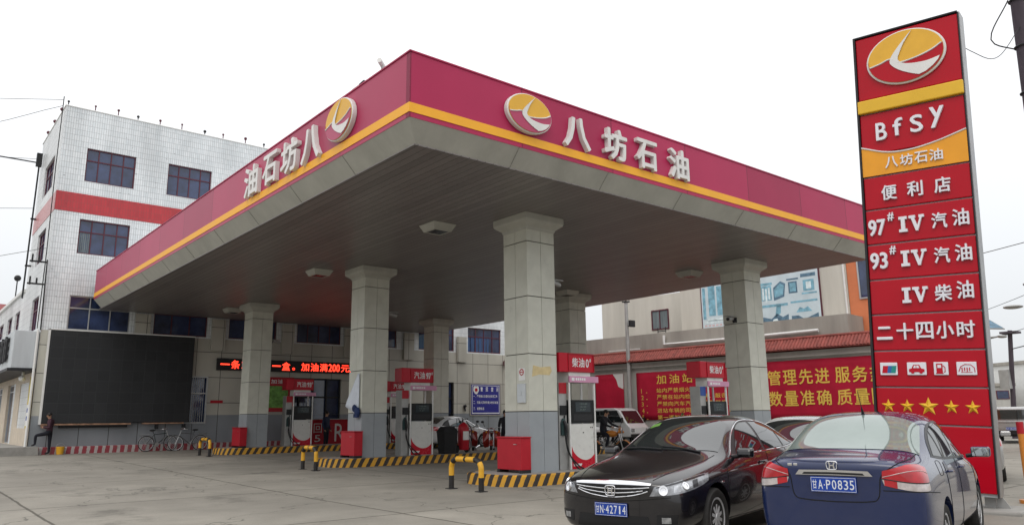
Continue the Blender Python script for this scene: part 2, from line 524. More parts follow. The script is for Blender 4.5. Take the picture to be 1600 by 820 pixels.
def put_row(mb, s, u0, v0, w, h, depth=0.004, z=0.0, bold=0.012):
    """one line of characters, each in its own cell, evenly spread"""
    n = len(s); c = w/n
    for i, ch in enumerate(s):
        if ch == ' ': continue
        if ch in '.,。，、': put_text(mb, ch, u0+i*c+0.1*c, v0, c*0.22, h*0.2, depth, z, bold)
        elif ch == '一': put_text(mb, ch, u0+i*c+0.06*c, v0+h*0.42, c*0.86, h*0.12, depth, z, bold)
        elif ch.isascii(): put_text(mb, ch, u0+i*c+0.2*c, v0, None, h, depth, z, bold)
        else: put_text(mb, ch, u0+i*c+0.06*c, v0, c*0.86, h, depth, z, bold)

def ell(cx, cy, a, b, n=48, a0=0.0, a1=360.0):
    full = abs(a1-a0-360) < 1e-6
    k = n if full else n+1
    return [(cx + a*math.cos(R(a0+(a1-a0)*i/n)), cy + b*math.sin(R(a0+(a1-a0)*i/n))) for i in range(k)]

def curve_pts(pts, n=40):
    """Catmull-Rom through points of any dimension, n samples by arc length"""
    P = [Vector(p) for p in pts]
    if len(P) == 2:
        return [P[0].lerp(P[1], i/(n-1)) for i in range(n)]
    Q = [P[0]*2-P[1]] + P + [P[-1]*2-P[-2]]
    dense = []
    for i in range(1, len(Q)-2):
        for k in range(12):
            t = k/12
            a, b, c, d = Q[i-1], Q[i], Q[i+1], Q[i+2]
            dense.append(0.5*((2*b) + (c-a)*t + (2*a-5*b+4*c-d)*t*t + (3*b-a-3*c+d)*t**3))
    dense.append(P[-1].copy())
    L = [0.0]
    for i in range(1, len(dense)): L.append(L[-1] + (dense[i]-dense[i-1]).length)
    out = []; j = 0
    for i in range(n):
        s = L[-1]*i/(n-1)
        while j < len(L)-2 and L[j+1] < s: j += 1
        d = L[j+1]-L[j]
        out.append(dense[j].lerp(dense[j+1], 0 if d < 1e-12 else min(1, (s-L[j])/d)))
    return out

def gz(y):
    return max(0.0, 0.0111*(min(y, 60.0)-3.29))
# ------------------------------------------------------------------ palette
M['ground'] = mat_ground()
M['tileY'] = mat_tile('white_wall_tile', 'X', (0.80, 0.83, 0.845), (0.70, 0.745, 0.765), (0.47, 0.485, 0.495), 0.098, 0.27, 0.009, spots=0.5)
M['tileX'] = mat_tile('white_wall_tile_side', 'Y', (0.78, 0.80, 0.80), (0.71, 0.73, 0.74), (0.44, 0.45, 0.46), 0.115, 0.30, 0.010, spots=0.35)
M['redband'] = mat_tile('red_wall_tile', 'X', (0.50, 0.035, 0.045), (0.42, 0.03, 0.04), (0.30, 0.05, 0.05), 0.115, 0.30, 0.006, spots=0.2)
M['pinkband'] = mat_tile('faded_red_tile', 'Y', (0.58, 0.24, 0.24), (0.52, 0.20, 0.20), (0.4, 0.2, 0.2), 0.115, 0.30, 0.006, spots=0.2)
M['clad'] = mat_tile('beige_stone_panel', 'X', (0.50, 0.485, 0.42), (0.46, 0.445, 0.39), (0.10, 0.10, 0.09), 1.19, 1.22, 0.016, spots=0.05, rough=0.4)
M['cladgrey'] = mat_tile('grey_stone_panel', 'X', (0.25, 0.27, 0.29), (0.23, 0.25, 0.27), (0.06, 0.06, 0.06), 1.19, 3.0, 0.016, spots=0.05, rough=0.4)
M['shopwall'] = mat('shop_wall_beige', (0.58, 0.50, 0.40), 0.75, var=0.12, dirt=0.25, dirt_col=(0.3, 0.26, 0.2))
M['white'] = mat('white_paint', (0.72, 0.72, 0.70), 0.45, var=0.06, dirt=0.12, dirt_col=(0.3, 0.28, 0.25))
M['whitemet'] = mat('white_enamel', (0.66, 0.66, 0.63), 0.3, var=0.05, scale=5, dirt=0.15, dirt_col=(0.3, 0.28, 0.25))
M['greymet'] = mat('grey_sheet_metal', (0.52, 0.55, 0.57), 0.45, 0.2, var=0.08, dirt=0.2, streak=True, dirt_col=(0.25, 0.25, 0.25))
M['dark'] = mat('dark_paint', (0.02, 0.02, 0.022), 0.5, var=0.2)
M['black'] = mat('black_rubber', (0.014, 0.014, 0.015), 0.65, var=0.3, scale=12)
M['blackgloss'] = mat('black_gloss', (0.012, 0.012, 0.014), 0.12, var=0.1)
M['steel'] = mat('dull_steel', (0.42, 0.42, 0.42), 0.35, 0.9, var=0.12)
M['chrome'] = mat('chrome', (0.80, 0.80, 0.82), 0.08, 1.0, var=0.03, rvar=0.03)
M['pane'] = mat('dark_window_glass', (0.026, 0.040, 0.095), 0.05, 0, 0.6, 1.2, rvar=0.0, spec=0.8)
M['maroon'] = mat('maroon_window_frame', (0.10, 0.022, 0.035), 0.4, var=0.15)
M['alu'] = mat('aluminium_frame', (0.45, 0.46, 0.46), 0.35, 0.6, var=0.1)
M['curtain'] = mat('grey_curtain', (0.16, 0.19, 0.20), 0.8, var=0.25, scale=6, streak=True)
M['bluecurtain'] = mat('blue_curtain', (0.045, 0.09, 0.20), 0.8, var=0.3, scale=7, streak=True)
M['fasciaX'] = mat_lines('crimson_fascia_front', 'X', (0.40, 0.024, 0.085), (0.22, 0.015, 0.05), 2.70, 0.030, 0.42, 0.0, 0.15, 0.004, 0.22)
M['fasciaY'] = mat_lines('crimson_fascia_side', 'Y', (0.38, 0.026, 0.085), (0.22, 0.015, 0.05), 2.72, 0.030, 0.38, 0.0, 0.14, 0.004, 0.32)
M['stripe'] = mat('yellow_stripe', (0.86, 0.41, 0.025), 0.45, var=0.06, scale=1.5)
M['trim'] = mat('beige_metal_trim', (0.43, 0.425, 0.375), 0.45, 0.0, var=0.10, scale=1.5, dirt=0.3, dirt_col=(0.16, 0.15, 0.13), streak=True)
M['ceiling'] = mat_lines('metal_strip_ceiling', 'X', (0.205, 0.186, 0.178), (0.11, 0.10, 0.096), 0.20, 0.02, 0.40, 0.15, 0.16, 0.008)
M['colclad'] = mat('cream_column_panel', (0.57, 0.57, 0.495), 0.32, var=0.08, scale=2.2, dirt=0.22, dirt_col=(0.33, 0.30, 0.25))
M['colgrey'] = mat('grey_column_panel', (0.31, 0.335, 0.355), 0.35, var=0.08, scale=1.2, dirt=0.15, dirt_col=(0.18, 0.17, 0.16))
M['joint'] = mat('dark_joint_core', (0.06, 0.058, 0.052), 0.8)  # dark grey column core seen between the cladding panels
M['hazard'] = mat_stripes('hazard_kerb', (0.035, 0.028, 0.024), (0.66, 0.34, 0.03), 'XY', 0.30, -0.55, wear=0.45)
M['redwhite'] = mat_stripes('red_white_kerb', (0.27, 0.035, 0.05), (0.42, 0.38, 0.37), 'X', 0.30, -0.1, duty=0.42, wear=0.75)
M['conc'] = mat('kerb_concrete', (0.30, 0.29, 0.27), 0.85, var=0.15, dirt=0.35, bump=0.2)
M['redpaint'] = mat('red_paint', (0.42, 0.014, 0.026), 0.38, spec=0.25, var=0.08, dirt=0.12)
M['redsign'] = mat('red_acrylic', (0.48, 0.010, 0.026), 0.22, spec=0.2, var=0.05, scale=1.2, dirt=0.08, dirt_col=(0.3, 0.02, 0.03))
M['pinksign'] = mat('faded_pink_sign', (0.62, 0.30, 0.45), 0.5, var=0.1)
M['banner'] = mat('red_banner_cloth', (0.46, 0.016, 0.045), 0.6, spec=0.15, var=0.12, scale=1.4, dirt=0.18, dirt_col=(0.3, 0.02, 0.04))
M['goldtext'] = mat('gold_lettering', (0.80, 0.55, 0.10), 0.5, var=0.08)
M['whitetext'] = mat('white_lettering', (0.78, 0.78, 0.78), 0.4, var=0.04)
M['rooftile'] = mat('red_roof_tile', (0.24, 0.060, 0.048), 0.75, var=0.35, scale=4, dirt=0.3, dirt_col=(0.12, 0.05, 0.04))
M['render'] = mat('grey_render', (0.44, 0.43, 0.40), 0.85, var=0.12, scale=1.0, dirt=0.4, dirt_col=(0.24, 0.23, 0.21), streak=True)
M['beige'] = mat('beige_render', (0.57, 0.545, 0.485), 0.85, var=0.12, scale=0.8, dirt=0.5, dirt_col=(0.36, 0.33, 0.28), streak=True)
M['cement'] = mat('weathered_cement', (0.34, 0.32, 0.285), 0.9, var=0.18, scale=1.0, dirt=0.55, dirt_col=(0.14, 0.13, 0.12), streak=True)
M['orange'] = mat('orange_render', (0.62, 0.20, 0.09), 0.8, var=0.10, scale=1.0, dirt=0.2, dirt_col=(0.35, 0.13, 0.08))
M['ledface'] = mat_tile('led_screen_modules', 'X', (0.020, 0.0215, 0.024), (0.0145, 0.016, 0.0185), (0.026, 0.028, 0.031), 0.48, 0.48, 0.010, rough=0.62, spots=0.0)
M['ledred'] = mat_emit('red_led', (1.0, 0.045, 0.02), 2.6)
M['galv'] = mat('galvanised_pole', (0.38, 0.38, 0.37), 0.5, 0.4, var=0.15)
M['wire'] = mat('wire_black', (0.02, 0.02, 0.02), 0.6)

# ------------------------------------------------------------------ ground
g = MB()
ys = [-400, -120, -40, -15, -5, 3.29, 10, 20, 35, 60, 150, 700]
xs = [-500, -150, -50, -20, -8, 0, 8, 20, 50, 150, 700]
g.add([(x, y, gz(y)) for y in ys for x in xs],
      [(j*len(xs)+i, j*len(xs)+i+1, (j+1)*len(xs)+i+1, (j+1)*len(xs)+i) for j in range(len(ys)-1) for i in range(len(xs)-1)])
structure('ground', g, M['ground'])
# raised shop terrace and the red-and-white kerb along the foot of the station wall
g = MB(); g.box(-14, -1.55, 26.25, 50, 0.0, 0.60)
structure('terrace', g, M['conc'])
k = MB(); k.box(-2.3, 20.0, 26.62, 27.02, 0.12, 0.56)
tag(k.build('striped_kerb', M['redwhite'], None, bevel=0.03), 'red and white striped kerb running along the foot of the station wall', 'kerb')
# kerb of the street beyond the price totem
g = MB(); g.tube([(13, -9.5, 0.03), (21, -5.2, 0.03), (30, -1.8, 0.03), (46, 1.5, 0.03)], 0.10, 6)
structure('street_kerb', g, M['conc'])

# ------------------------------------------------------------------ walls with window openings
def wall_holes(mb, u0, u1, v0, v1, holes, depth, w=0.0):
    us = sorted({u0, u1, *[a for h in holes for a in (h[0], h[1])]})
    vs = sorted({v0, v1, *[a for h in holes for a in (h[2], h[3])]})
    us = [a for a in us if u0-1e-6 <= a <= u1+1e-6]; vs = [a for a in vs if v0-1e-6 <= a <= v1+1e-6]
    for i in range(len(us)-1):
        for j in range(len(vs)-1):
            cu, cv = (us[i]+us[i+1])/2, (vs[j]+vs[j+1])/2
            if any(h[0] < cu < h[1] and h[2] < cv < h[3] for h in holes): continue
            mb.add([(us[i], vs[j], w), (us[i+1], vs[j], w), (us[i+1], vs[j+1], w), (us[i], vs[j+1], w)], [(0, 1, 2, 3)])
    for (a, b, c, d) in holes:
        q = [(a, c), (b, c), (b, d), (a, d)]
        for n in range(4):
            p, r = q[n], q[(n+1) % 4]
            mb.add([(p[0], p[1], w), (r[0], r[1], w), (r[0], r[1], w-depth), (p[0], p[1], w-depth)], [(0, 1, 2, 3)])

def window(parent, fr, a, b, c, d, z, lights=4, transom=0.36, fm=None, rail=True, curtain=None, group_curtain=0):
    """a window in its opening: frame (part) with its pane (sub-part) and any curtain behind it"""
    f = MB(fr); t = 0.055
    f.box(a, b, c, c+t, z-0.03, z+0.03); f.box(a, b, d-t, d, z-0.03, z+0.03)
    f.box(a, a+t, c+t, d-t, z-0.03, z+0.03); f.box(b-t, b, c+t, d-t, z-0.03, z+0.03)
    h = d-(d-c)*transom
    f.box(a+t, b-t, h-0.025, h+0.025, z-0.028, z+0.028)
    n = lights
    for i in range(1, n):
        x = a+(b-a)*i/n
        f.box(x-0.022, x+0.022, c+t, h-0.025, z-0.026, z+0.026)
        f.box(x-0.022, x+0.022, h+0.025, d-t, z-0.026, z+0.026)
    fo = f.build('window', fm or M['maroon'], parent)
    p = MB(fr); p.box(a+0.01, b-0.01, c+0.01, d-0.01, z-0.014, z-0.006)
    p.build('pane', M['pane'], fo)
    if curtain:
        q = MB(fr); x0, x1, mname = curtain
        n = 18
        for i in range(n):
            ua, ub = x0+(x1-x0)*i/n, x0+(x1-x0)*(i+1)/n
            q.add([(ua, c+0.05, z-0.004+0.006*math.sin(i*1.9)), (ub, c+0.05, z-0.004+0.006*math.sin((i+1)*1.9)),
                   (ub, h, z-0.004+0.006*math.sin((i+1)*1.9)), (ua, h, z-0.004+0.006*math.sin(i*1.9))], [(0, 1, 2, 3)])
        q.build('curtain', M[mname], fo)
    return fo

# ------------------------------------------------------------------ station building
bld = thing('station_building', 'four storey white tiled station building with a red band behind the canopy', 'building', (10, 31, 0), world=True)
FB = frame((0, 27.04, 0), 0.0)              # front wall: u = X, v = Z
FS = frame((-1.84, 0, 0), -math.pi/2)       # side wall: u = -Y
wx = [(-0.80, 1.31), (2.78, 4.88), (6.35, 8.45), (9.92, 12.02), (13.5, 15.6), (17.1, 19.2), (20.7, 22.8)]
w2 = [(-0.87, 1.68), (2.70, 5.18), (6.24, 8.72), (9.84, 12.40), (13.45, 15.95), (17.45, 20.00), (21.06, 23.70)]
h4 = [(a, b, 12.46, 14.06) for a, b in wx]; h3 = [(a, b, 9.06, 10.66) for a, b in wx]; h2 = [(a, b, 5.60, 7.14) for a, b in w2]
s4 = [(-31.5, -28.7, 12.4, 14.0)]; s3 = [(-31.2, -28.9, 8.95, 10.5)]; s2 = [(-30.6, -28.6, 5.7, 7.25)]
mb = MB(); mb.box(-1.60, 24.3, 27.30, 33.3, 0.05, 15.80)
mb.build('core', M['cement'], bld)
mb = MB(FB); wall_holes(mb, -1.84, 24.5, 5.53, 15.88, h4+h3+h2, 0.24)
mb.build('front_wall', M['tileY'], bld)
mb = MB(FS); wall_holes(mb, -33.45, -27.043, 0.3, 15.88, s4+s3+s2, 0.22)
mb.build('side_wall', M['tileX'], bld)
mb = MB(); mb.box(24.3, 24.5, 27.05, 33.4, 0.05, 15.86); mb.box(-1.62, 24.3, 33.3, 33.45, 0.05, 15.86)
mb.build('rear_wall', M['tileX'], bld)
mb = MB(); mb.box(-1.87, 24.55, 27.01, 27.28, 15.88, 15.94); mb.box(-1.87, -1.6, 27.28, 33.5, 15.88, 15.94)
mb.build('coping', M['white'], bld, bevel=0.02)
mb = MB(FB); mb.box(-1.855, 24.5, 10.94, 11.83, 0.003, 0.018)
mb.build('red_band', M['redband'], bld)
mb = MB(FS); mb.box(-33.4, -27.03, 10.94, 11.83, 0.003, 0.016)
mb.build('faded_band', M['pinkband'], bld)
mb = MB(FB); wall_holes(mb, -1.84, 24.5, 1.86, 5.53, [(4.30, 5.38, 1.861, 3.70), (9.35, 12.5, 1.861, 3.74), (19.3, 20.0, 1.861, 3.72)], 0.24, 0.03)
mb.add([(-1.84, 5.53, 0.03), (24.5, 5.53, 0.03), (24.5, 5.53, -0.01), (-1.84, 5.53, -0.01)], [(0, 1, 2, 3)])
mb.build('cladding', M['clad'], bld)
mb = MB(FB); wall_holes(mb, -1.84, 24.5, 0.05, 1.86, [(4.30, 5.38, 1.46, 1.859), (9.35, 12.5, 0.3, 1.859), (19.3, 20.0, 0.3, 1.859)], 0.24, 0.034)
mb.build('grey_plinth', M['cladgrey'], bld)
for i, (a, b, c, d) in enumerate(h4):
    window(bld, FB, a, b, c, d, -0.12, 4)
for i, (a, b, c, d) in enumerate(h3):
    window(bld, FB, a, b, c, d, -0.12, 4, curtain=(a+0.06, a+(b-a)*(0.24 if i else 0.23), 'curtain') if i < 2 else None)
for i, (a, b, c, d) in enumerate(h2):
    window(bld, FB, a, b, c, d, -0.12, 3 if i < 3 else 4, curtain=(a+0.06, b-0.9, 'bluecurtain') if i == 6 else None,
           fm=M['alu'] if i == 0 else None)
for (a, b, c, d) in s4+s3+s2:
    window(bld, FS, a, b, c, d, -0.12, 3)
# pilasters beside the windows under the canopy
for x in (2.2, 5.7, 9.3, 12.9, 16.7, 20.5):
    mb = MB(); mb.box(x-0.33, x+0.33, 26.86, 27.0, 4.95, 6.5)
    mb.build('pilaster', M['clad'], bld)
# barred ground-floor window
mb = MB(FB)
mb.box(4.30, 5.38, 1.46, 1.53, -0.02, 0.06); mb.box(4.30, 5.38, 3.63, 3.70, -0.02, 0.06)
mb.box(4.30, 4.37, 1.53, 3.63, -0.02, 0.06); mb.box(5.31, 5.38, 1.53, 3.63, -0.02, 0.06); mb.box(4.37, 5.31, 2.85, 2.92, -0.02, 0.055)
for i in range(1, 9):
    x = 4.37+0.94*i/9
    mb.cyl((x, 1.53, 0.02), (x, 3.63, 0.02), 0.012, 6)
wo = mb.build('window', M['alu'], bld)
mb = MB(FB); mb.box(4.32, 5.36, 1.48, 3.68, -0.16, -0.14); mb.build('pane', M['pane'], wo)
# glazed entrance and side entrance
for (a, b, dn) in ((9.35, 12.5, 4), (19.3, 20.0, 1)):
    mb = MB(FB)
    mb.box(a, b, 3.66, 3.74, -0.16, -0.08); mb.box(a, b, 2.72, 2.80, -0.16, -0.08)
    for i in range(dn+1):
        x = a+(b-a-0.07)*i/dn
        mb.box(x, x+0.07, 0.3, 2.72, -0.16, -0.08); mb.box(x, x+0.07, 2.80, 3.66, -0.16, -0.08)
    do = mb.build('door', M['dark'], bld)
    mb = MB(FB); mb.box(a+0.02, b-0.02, 0.32, 3.7, -0.21, -0.19); mb.build('pane', M['pane'], do)
for a, b in ((19.0, 20.4), (9.1, 12.8)):
    mb = MB(FB); mb.box(a, b, 0.1, 0.3, 0.02, 0.6); mb.build('door_step', M['conc'], bld)
# little lamps set along the parapet
for i in range(17):
    x = -1.7+1.02*i+rnd.uniform(-.15, .15)
    mb = MB(); mb.cyl((x, 27.1, 15.98), (x, 27.1, 16.07+0.05*(i % 3)), 0.025, 6); mb.ball((x, 27.1, 16.13+0.05*(i % 3)), rnd.uniform(.05, .085), 8, 6)
    mb.build('parapet_lamp', M['maroon'] if i % 3 else M['dark'], bld)
for i in range(3):
    mb = MB(); y = 28.5+1.9*i
    mb.cyl((-1.8, y, 15.98), (-1.8, y, 16.15), 0.025, 6); mb.ball((-1.8, y, 16.2), 0.09, 8, 6)
    mb.build('parapet_lamp', M['maroon'], bld)
# cables and brackets on the corner
mb = MB()
mb.tube([(-1.93, 27.3, 16.4), (-1.95, 27.3, 13), (-1.92, 27.32, 9), (-1.95, 27.3, 5.6)], 0.022, 6)
mb.tube([(-1.9, 26.98, 8.6), (-1.86, 26.96, 5.5)], 0.03, 6)
mb.build('corner_cable', M['wire'], bld)
for z in (8.55, 7.55):
    mb = MB(); mb.box(-2.5, -1.84, 27.5, 27.56, z, z+0.07); mb.cyl((-2.4, 27.53, z-0.02), (-2.4, 27.53, z+0.35), 0.04, 6); mb.cyl((-2.15, 27.53, z+.02), (-2.15, 27.53, z+0.3), 0.04, 6)
    mb.build('cable_bracket', M['dark'], bld)
mb = MB(); mb.tube([(-1.95, 26.92, 5.5), (-1.95, 26.92, 0.5)], 0.05, 8); mb.build('drainpipe', M['white'], bld)

# ------------------------------------------------------------------ low shop wing to the left
wing = thing('shop_wing', 'low two storey white shop wing joined to the left of the station building', 'building', (-1, 40, 0), world=True)
sw = [(-36.4, -34.6, 5.7, 7.25), (-39.5, -37.5, 5.7, 7.25), (-43.5, -41.2, 5.7, 7.25)]
mb = MB(FS); wall_holes(mb, -52, -33.46, 3.8, 8.05, sw, 0.22); mb.build('upper_wall', M['tileX'], wing)
for (a, b, c, d) in sw: window(wing, FS, a, b, c, d, -0.12, 2)
mb = MB(); mb.box(-1.6, 6, 33.5, 52, 0.5, 7.95); mb.box(-1.83, -1.6, 52, 52.1, 0.5, 7.9); mb.build('core', M['cement'], wing)
mb = MB(); mb.box(-1.95, 6, 33.46, 52.05, 8.05, 8.2); mb.build('coping', M['white'], wing)
gh = [(-31.0, -28.4, 1.35, 3.35), (-35.4, -32.6, 0.62, 3.45), (-41.5, -37.6, 0.62, 3.45)]
mb = MB(FS); wall_holes(mb, -52, -27.05, 0.55, 3.8, gh, 0.22, 0.03); mb.build('shop_wall', M['shopwall'], wing)
for (a, b, c, d) in gh:
    n = 2
    window(wing, FS, a, b, c, d, -0.1, n, 0.12, fm=M['alu'])
# sign box over the shop front with worn black characters
mb = MB(); mb.box(-2.78, -1.86, 27.06, 44, 3.86, 5.46); mb.build('sign_box', M['greymet'], wing, bevel=0.02)
mb = MB(); mb.box(-2.9, -1.87, 27.0, 44, 3.74, 3.86); mb.build('sign_soffit', M['dark'], wing)
FW = frame((-2.80, 0, 0), -math.pi/2)
for i in range(7):
    mb = MB(FW); u = -28.2-1.25*i
    for q in range(3): mb.box(u-0.95, u-0.05, 4.35+0.36*q, 4.50+0.36*q, 0.0, 0.10)
    mb.box(u-0.60, u-0.42, 4.2, 5.3, 0.02, 0.12); mb.box(u-0.92, u-0.80, 4.2, 4.9, 0.02, 0.11); mb.box(u-0.2, u-0.08, 4.2, 5.1, 0.02, 0.11)
    mb.build('character', M['dark'], wing)
mb = MB(); mb.cyl((-2.2, 27.9, 3.74), (-2.2, 27.9, 3.55), 0.05, 8); mb.ball((-2.25, 27.7, 3.45), (0.13, 0.2, 0.13), 10, 8)
tag(mb.build('floodlight', M['white'], None, smooth=40), 'small white floodlight under the grey shop sign box', 'light')
# posters at the shop corner
mb = MB(FS); mb.box(-28.1, -27.08, 1.35, 3.55, 0.035, 0.05)
po = mb.build('shop_poster', mat('yellow_poster', (0.62, 0.50, 0.08), 0.6, var=0.35, scale=5), None)
tag(po, 'tall yellow poster pasted at the corner beside the shop window', 'poster')
mb = MB(FS); mb.box(-28.12, -27.3, 1.45, 2.35, 0.052, 0.06)
no = mb.build('notice_sheet', M['white'], None)
tag(no, 'white notice sheet with two blue blocks pasted over the yellow poster', 'notice')
mb = MB(FS)
for v in (2.02, 1.68): mb.box(-27.98, -27.45, v, v+0.18, 0.061, 0.064)
mb.build('blue_block', mat('blue_print', (0.03, 0.08, 0.32), 0.5), no)
# ------------------------------------------------------------------ canopy
L1, L2 = 18.48, 26.59
M['trimjoint'] = mat('trim_joint_line', (0.20, 0.195, 0.17), 0.7)
ZT, ZB, ZS, S = 8.236, 6.947, 6.574, 0.35
can = thing('canopy', 'large crimson forecourt canopy with a yellow stripe over the fuel pumps', 'canopy', (9.2, 13.3, 6.5), world=True)
T = 0.12
mb = MB(); mb.box(0, L1, 0, T, ZB, ZT); mb.build('front_fascia', M['fasciaX'], can)
mb = MB(); mb.box(0, T, T+0.002, L2, ZB, ZT); mb.build('side_fascia', M['fasciaY'], can)
mb = MB(); mb.box(L1-T, L1, T+0.002, L2, ZB, ZT); mb.build('side_fascia', M['fasciaY'], can)
mb = MB(); mb.box(-0.012, L1+0.012, -0.012, -0.002, 7.043, 7.228); mb.box(-0.012, -0.002, -0.002, L2, 7.043, 7.228); mb.box(L1+0.002, L1+0.012, -0.002, L2, 7.043, 7.228)
mb.build('stripe', M['stripe'], can)
mb = MB()
for (a, b, x, y) in (((-0.02, -0.02), (L1+0.02, 0.14), 0, 0), ((-0.02, 0.14), (0.14, L2), 0, 0), ((L1-0.14, 0.14), (L1+0.02, L2), 0, 0)):
    mb.box(a[0], b[0], a[1], b[1], ZT+0.001, ZT+0.03)
mb.build('edge_capping', M['fasciaX'], can)
mb = MB()
P = [(0.01, 0.01, ZB), (L1-0.01, 0.01, ZB), (L1-S, S, ZS), (S, S, ZS), (0.01, L2, ZB), (S, L2, ZS), (L1-0.01, L2, ZB), (L1-S, L2, ZS)]
mb.add(P, [(0, 1, 2, 3), (0, 3, 5, 4), (1, 6, 7, 2)])
mb.add([(0.01, L2, ZB), (S, L2, ZS), (S, L2, ZB)], [(0, 1, 2)])
mb.build('soffit_trim', M['trim'], can)
for i in range(1, 7):                               # joints of the trim sheets
    x = L1*i/7; mb = MB(); mb.tube([(x, 0.008, ZB-0.002), (x, S-0.004, ZS-0.002)], 0.006, 4); mb.build('trim_joint', M['trimjoint'], can)
for i in range(1, 10):
    y = L2*i/10; mb = MB(); mb.tube([(0.008, y, ZB-0.002), (S-0.004, y, ZS-0.002)], 0.006, 4); mb.build('trim_joint', M['trimjoint'], can)
mb = MB(); mb.box(S-0.02, L1-S+0.02, S-0.02, 27.0, ZS-0.001, ZS+0.05); mb.build('ceiling', M['ceiling'], can)
mb = MB(); mb.box(T, L1-T, T+.002, 27.0, 7.55, 7.75); mb.build('roof_deck', M['greymet'], can)

def emblem(parent, fr, cu, cv, a, b, depth=0.13, low_m='emblemred'):
    """round relief emblem: yellow field, white bend, red lower field"""
    mb = MB(fr); mb.prism(ell(cu, cv, a, b), 0.0, depth)
    rim = mb.build('emblem', M['signwhite'], parent, smooth=40, bevel=0.015)
    k = 0.945; z = depth+0.003
    q = lambda x, y: (cu+x*a*k, cv+y*b*k)
    def inside(pts): return [q(x, y) for x, y in pts]
    mb = MB(fr); mb.prism(ell(cu, cv, a*k, b*k), z, z+0.012); mb.build('yellow_field', M['emblemyellow'], rim)
    low = curve_pts([(-0.985, -0.17), (-0.70, -0.10), (-0.42, 0.0), (-0.25, -0.16), (-0.10, -0.22), (0.3, -0.16), (0.7, -0.02), (0.985, 0.17)], 26)
    poly = [(p[0], p[1]) for p in low] + [(math.cos(R(t)), math.sin(R(t))) for t in range(8, -188, -6)]
    poly = [(x*0.995, y*0.995) for x, y in poly]
    mb = MB(fr); mb.prism(inside(poly), z+0.0125, z+0.020); mb.build('red_field', M[low_m], rim)
    left = curve_pts([(0.22, 0.93), (-0.04, 0.58), (-0.29, 0.20), (-0.40, -0.06), (-0.38, -0.24), (-0.18, -0.50), (0.10, -0.72), (0.34, -0.86)], 24)
    bot = [(0.34, -0.86), (0.52, -0.79), (0.70, -0.64), (0.84, -0.46), (0.90, -0.32)]
    inn = curve_pts([(0.90, -0.32), (0.55, -0.40), (0.15, -0.36), (-0.08, -0.26), (-0.19, -0.08), (-0.14, 0.14), (0.0, 0.52), (0.22, 0.93)], 24)
    poly = [(p[0], p[1]) for p in left] + bot[1:-1] + [(p[0], p[1]) for p in inn[:-1]]
    mb = MB(fr); mb.prism(inside(poly), z+0.0205, z+0.034); mb.build('white_bend', M['signwhite'], rim)
    # thin white outline between the fields
    for seg in (low[:9], low[10:]):
        mb = MB(fr); mb.tube([(*q(p[0]*0.97, p[1]), z+0.022) for p in seg], 0.014*a/0.6, 6); mb.build('outline', M['signwhite'], rim)
    return rim
M['signwhite'] = mat('white_sign_plastic', (0.70, 0.69, 0.67), 0.35, var=0.06, scale=3, dirt=0.18, dirt_col=(0.35, 0.33, 0.3))
M['emblemyellow'] = mat('emblem_yellow', (0.72, 0.40, 0.04), 0.35, var=0.06)
M['emblemred'] = mat('emblem_red', (0.42, 0.05, 0.12), 0.35, var=0.06)

FF = frame((0, -0.002, 0), 0.0)                         # front fascia: u = X
FL = frame((-0.002, 0, 0), -math.pi/2)                  # side fascia: u = -Y
for ch, u0, u1, v0, v1 in (('八', 3.84, 4.62, 7.24, 7.96), ('坊', 5.06, 5.82, 7.24, 7.99), ('石', 6.15, 6.89, 7.24, 7.97), ('油', 7.36, 8.10, 7.23, 8.00)):
    mb = MB(FF); put_text(mb, ch, u0, v0, u1-u0, v1-v0, 0.11, 0.0, 0.024); mb.build('character', M['signwhite'], can, smooth=30)
for ch, u0, u1, v0, v1 in (('八', -4.50, -3.58, 7.18, 8.00), ('坊', -5.66, -4.72, 7.22, 8.05), ('石', -6.80, -5.92, 7.24, 8.04), ('油', -8.06, -7.12, 7.22, 8.05)):
    mb = MB(FL); put_text(mb, ch, u0, v0, u1-u0, v1-v0, 0.11, 0.0, 0.024); mb.build('character', M['signwhite'], can, smooth=30)
emblem(can, FF, 2.84, 7.69, 0.61, 0.425, 0.11)
emblem(can, FL, -2.64, 7.71, 0.62, 0.455, 0.11)

# ------------------------------------------------------------------ columns
def column():
    t = thing('canopy_column', '', 'column')
    a = 0.462
    mb = MB(); mb.box(-a+0.03, a-0.03, -a+0.03, a-0.03, -0.1, 6.0); mb.build('core', M['joint'], t)
    seams = [0.0, 1.42, 2.80, 4.22, 5.615, 6.0]      # above the island top
    gap = 0.011
    for lo, hi, name, m in ((0, 1, 'grey_base', 'colgrey'), (1, 5, 'cream_cladding', 'colclad')):
        mb = MB()
        for s in range(lo, hi):
            z0, z1 = seams[s]+(gap if s else 0.0), seams[s+1]-gap
            if z1-z0 < 0.05: continue
            for q in range(4):
                mb.m = Matrix.Rotation(q*math.pi/2, 4, 'Z')
                mb.box(-a, -gap/2, -a, -a+0.028, z0, z1); mb.box(gap/2, a-0.030, -a, -a+0.028, z0, z1)
        mb.m = Matrix.Identity(4)
        mb.build(name, M[m], t)
    mb = MB()                                         # flared capital up to the ceiling
    def ring(w, z): return [(-w, -w, z), (w, -w, z), (w, w, z), (-w, w, z)]
    rings = [(a+0.01, 5.92), (a+0.03, 5.99), (a+0.17, 6.10), (a+0.19, 6.15), (a+0.19, 6.30)]
    vs = []; fs = []
    for (w, z) in rings: vs += ring(w, z)
    for i in range(len(rings)-1):
        for j in range(4): fs.append((i*4+j, i*4+(j+1) % 4, i*4+4+(j+1) % 4, i*4+4+j))
    fs.append((3, 2, 1, 0)); fs.append(tuple(range(len(vs)-4, len(vs))))
    mb.add(vs, fs); mb.build('capital', M['trim'], t)
    return t
col0 = column()
CX, CY = (5.68, 15.10), (3.29, 11.61, 21.64)
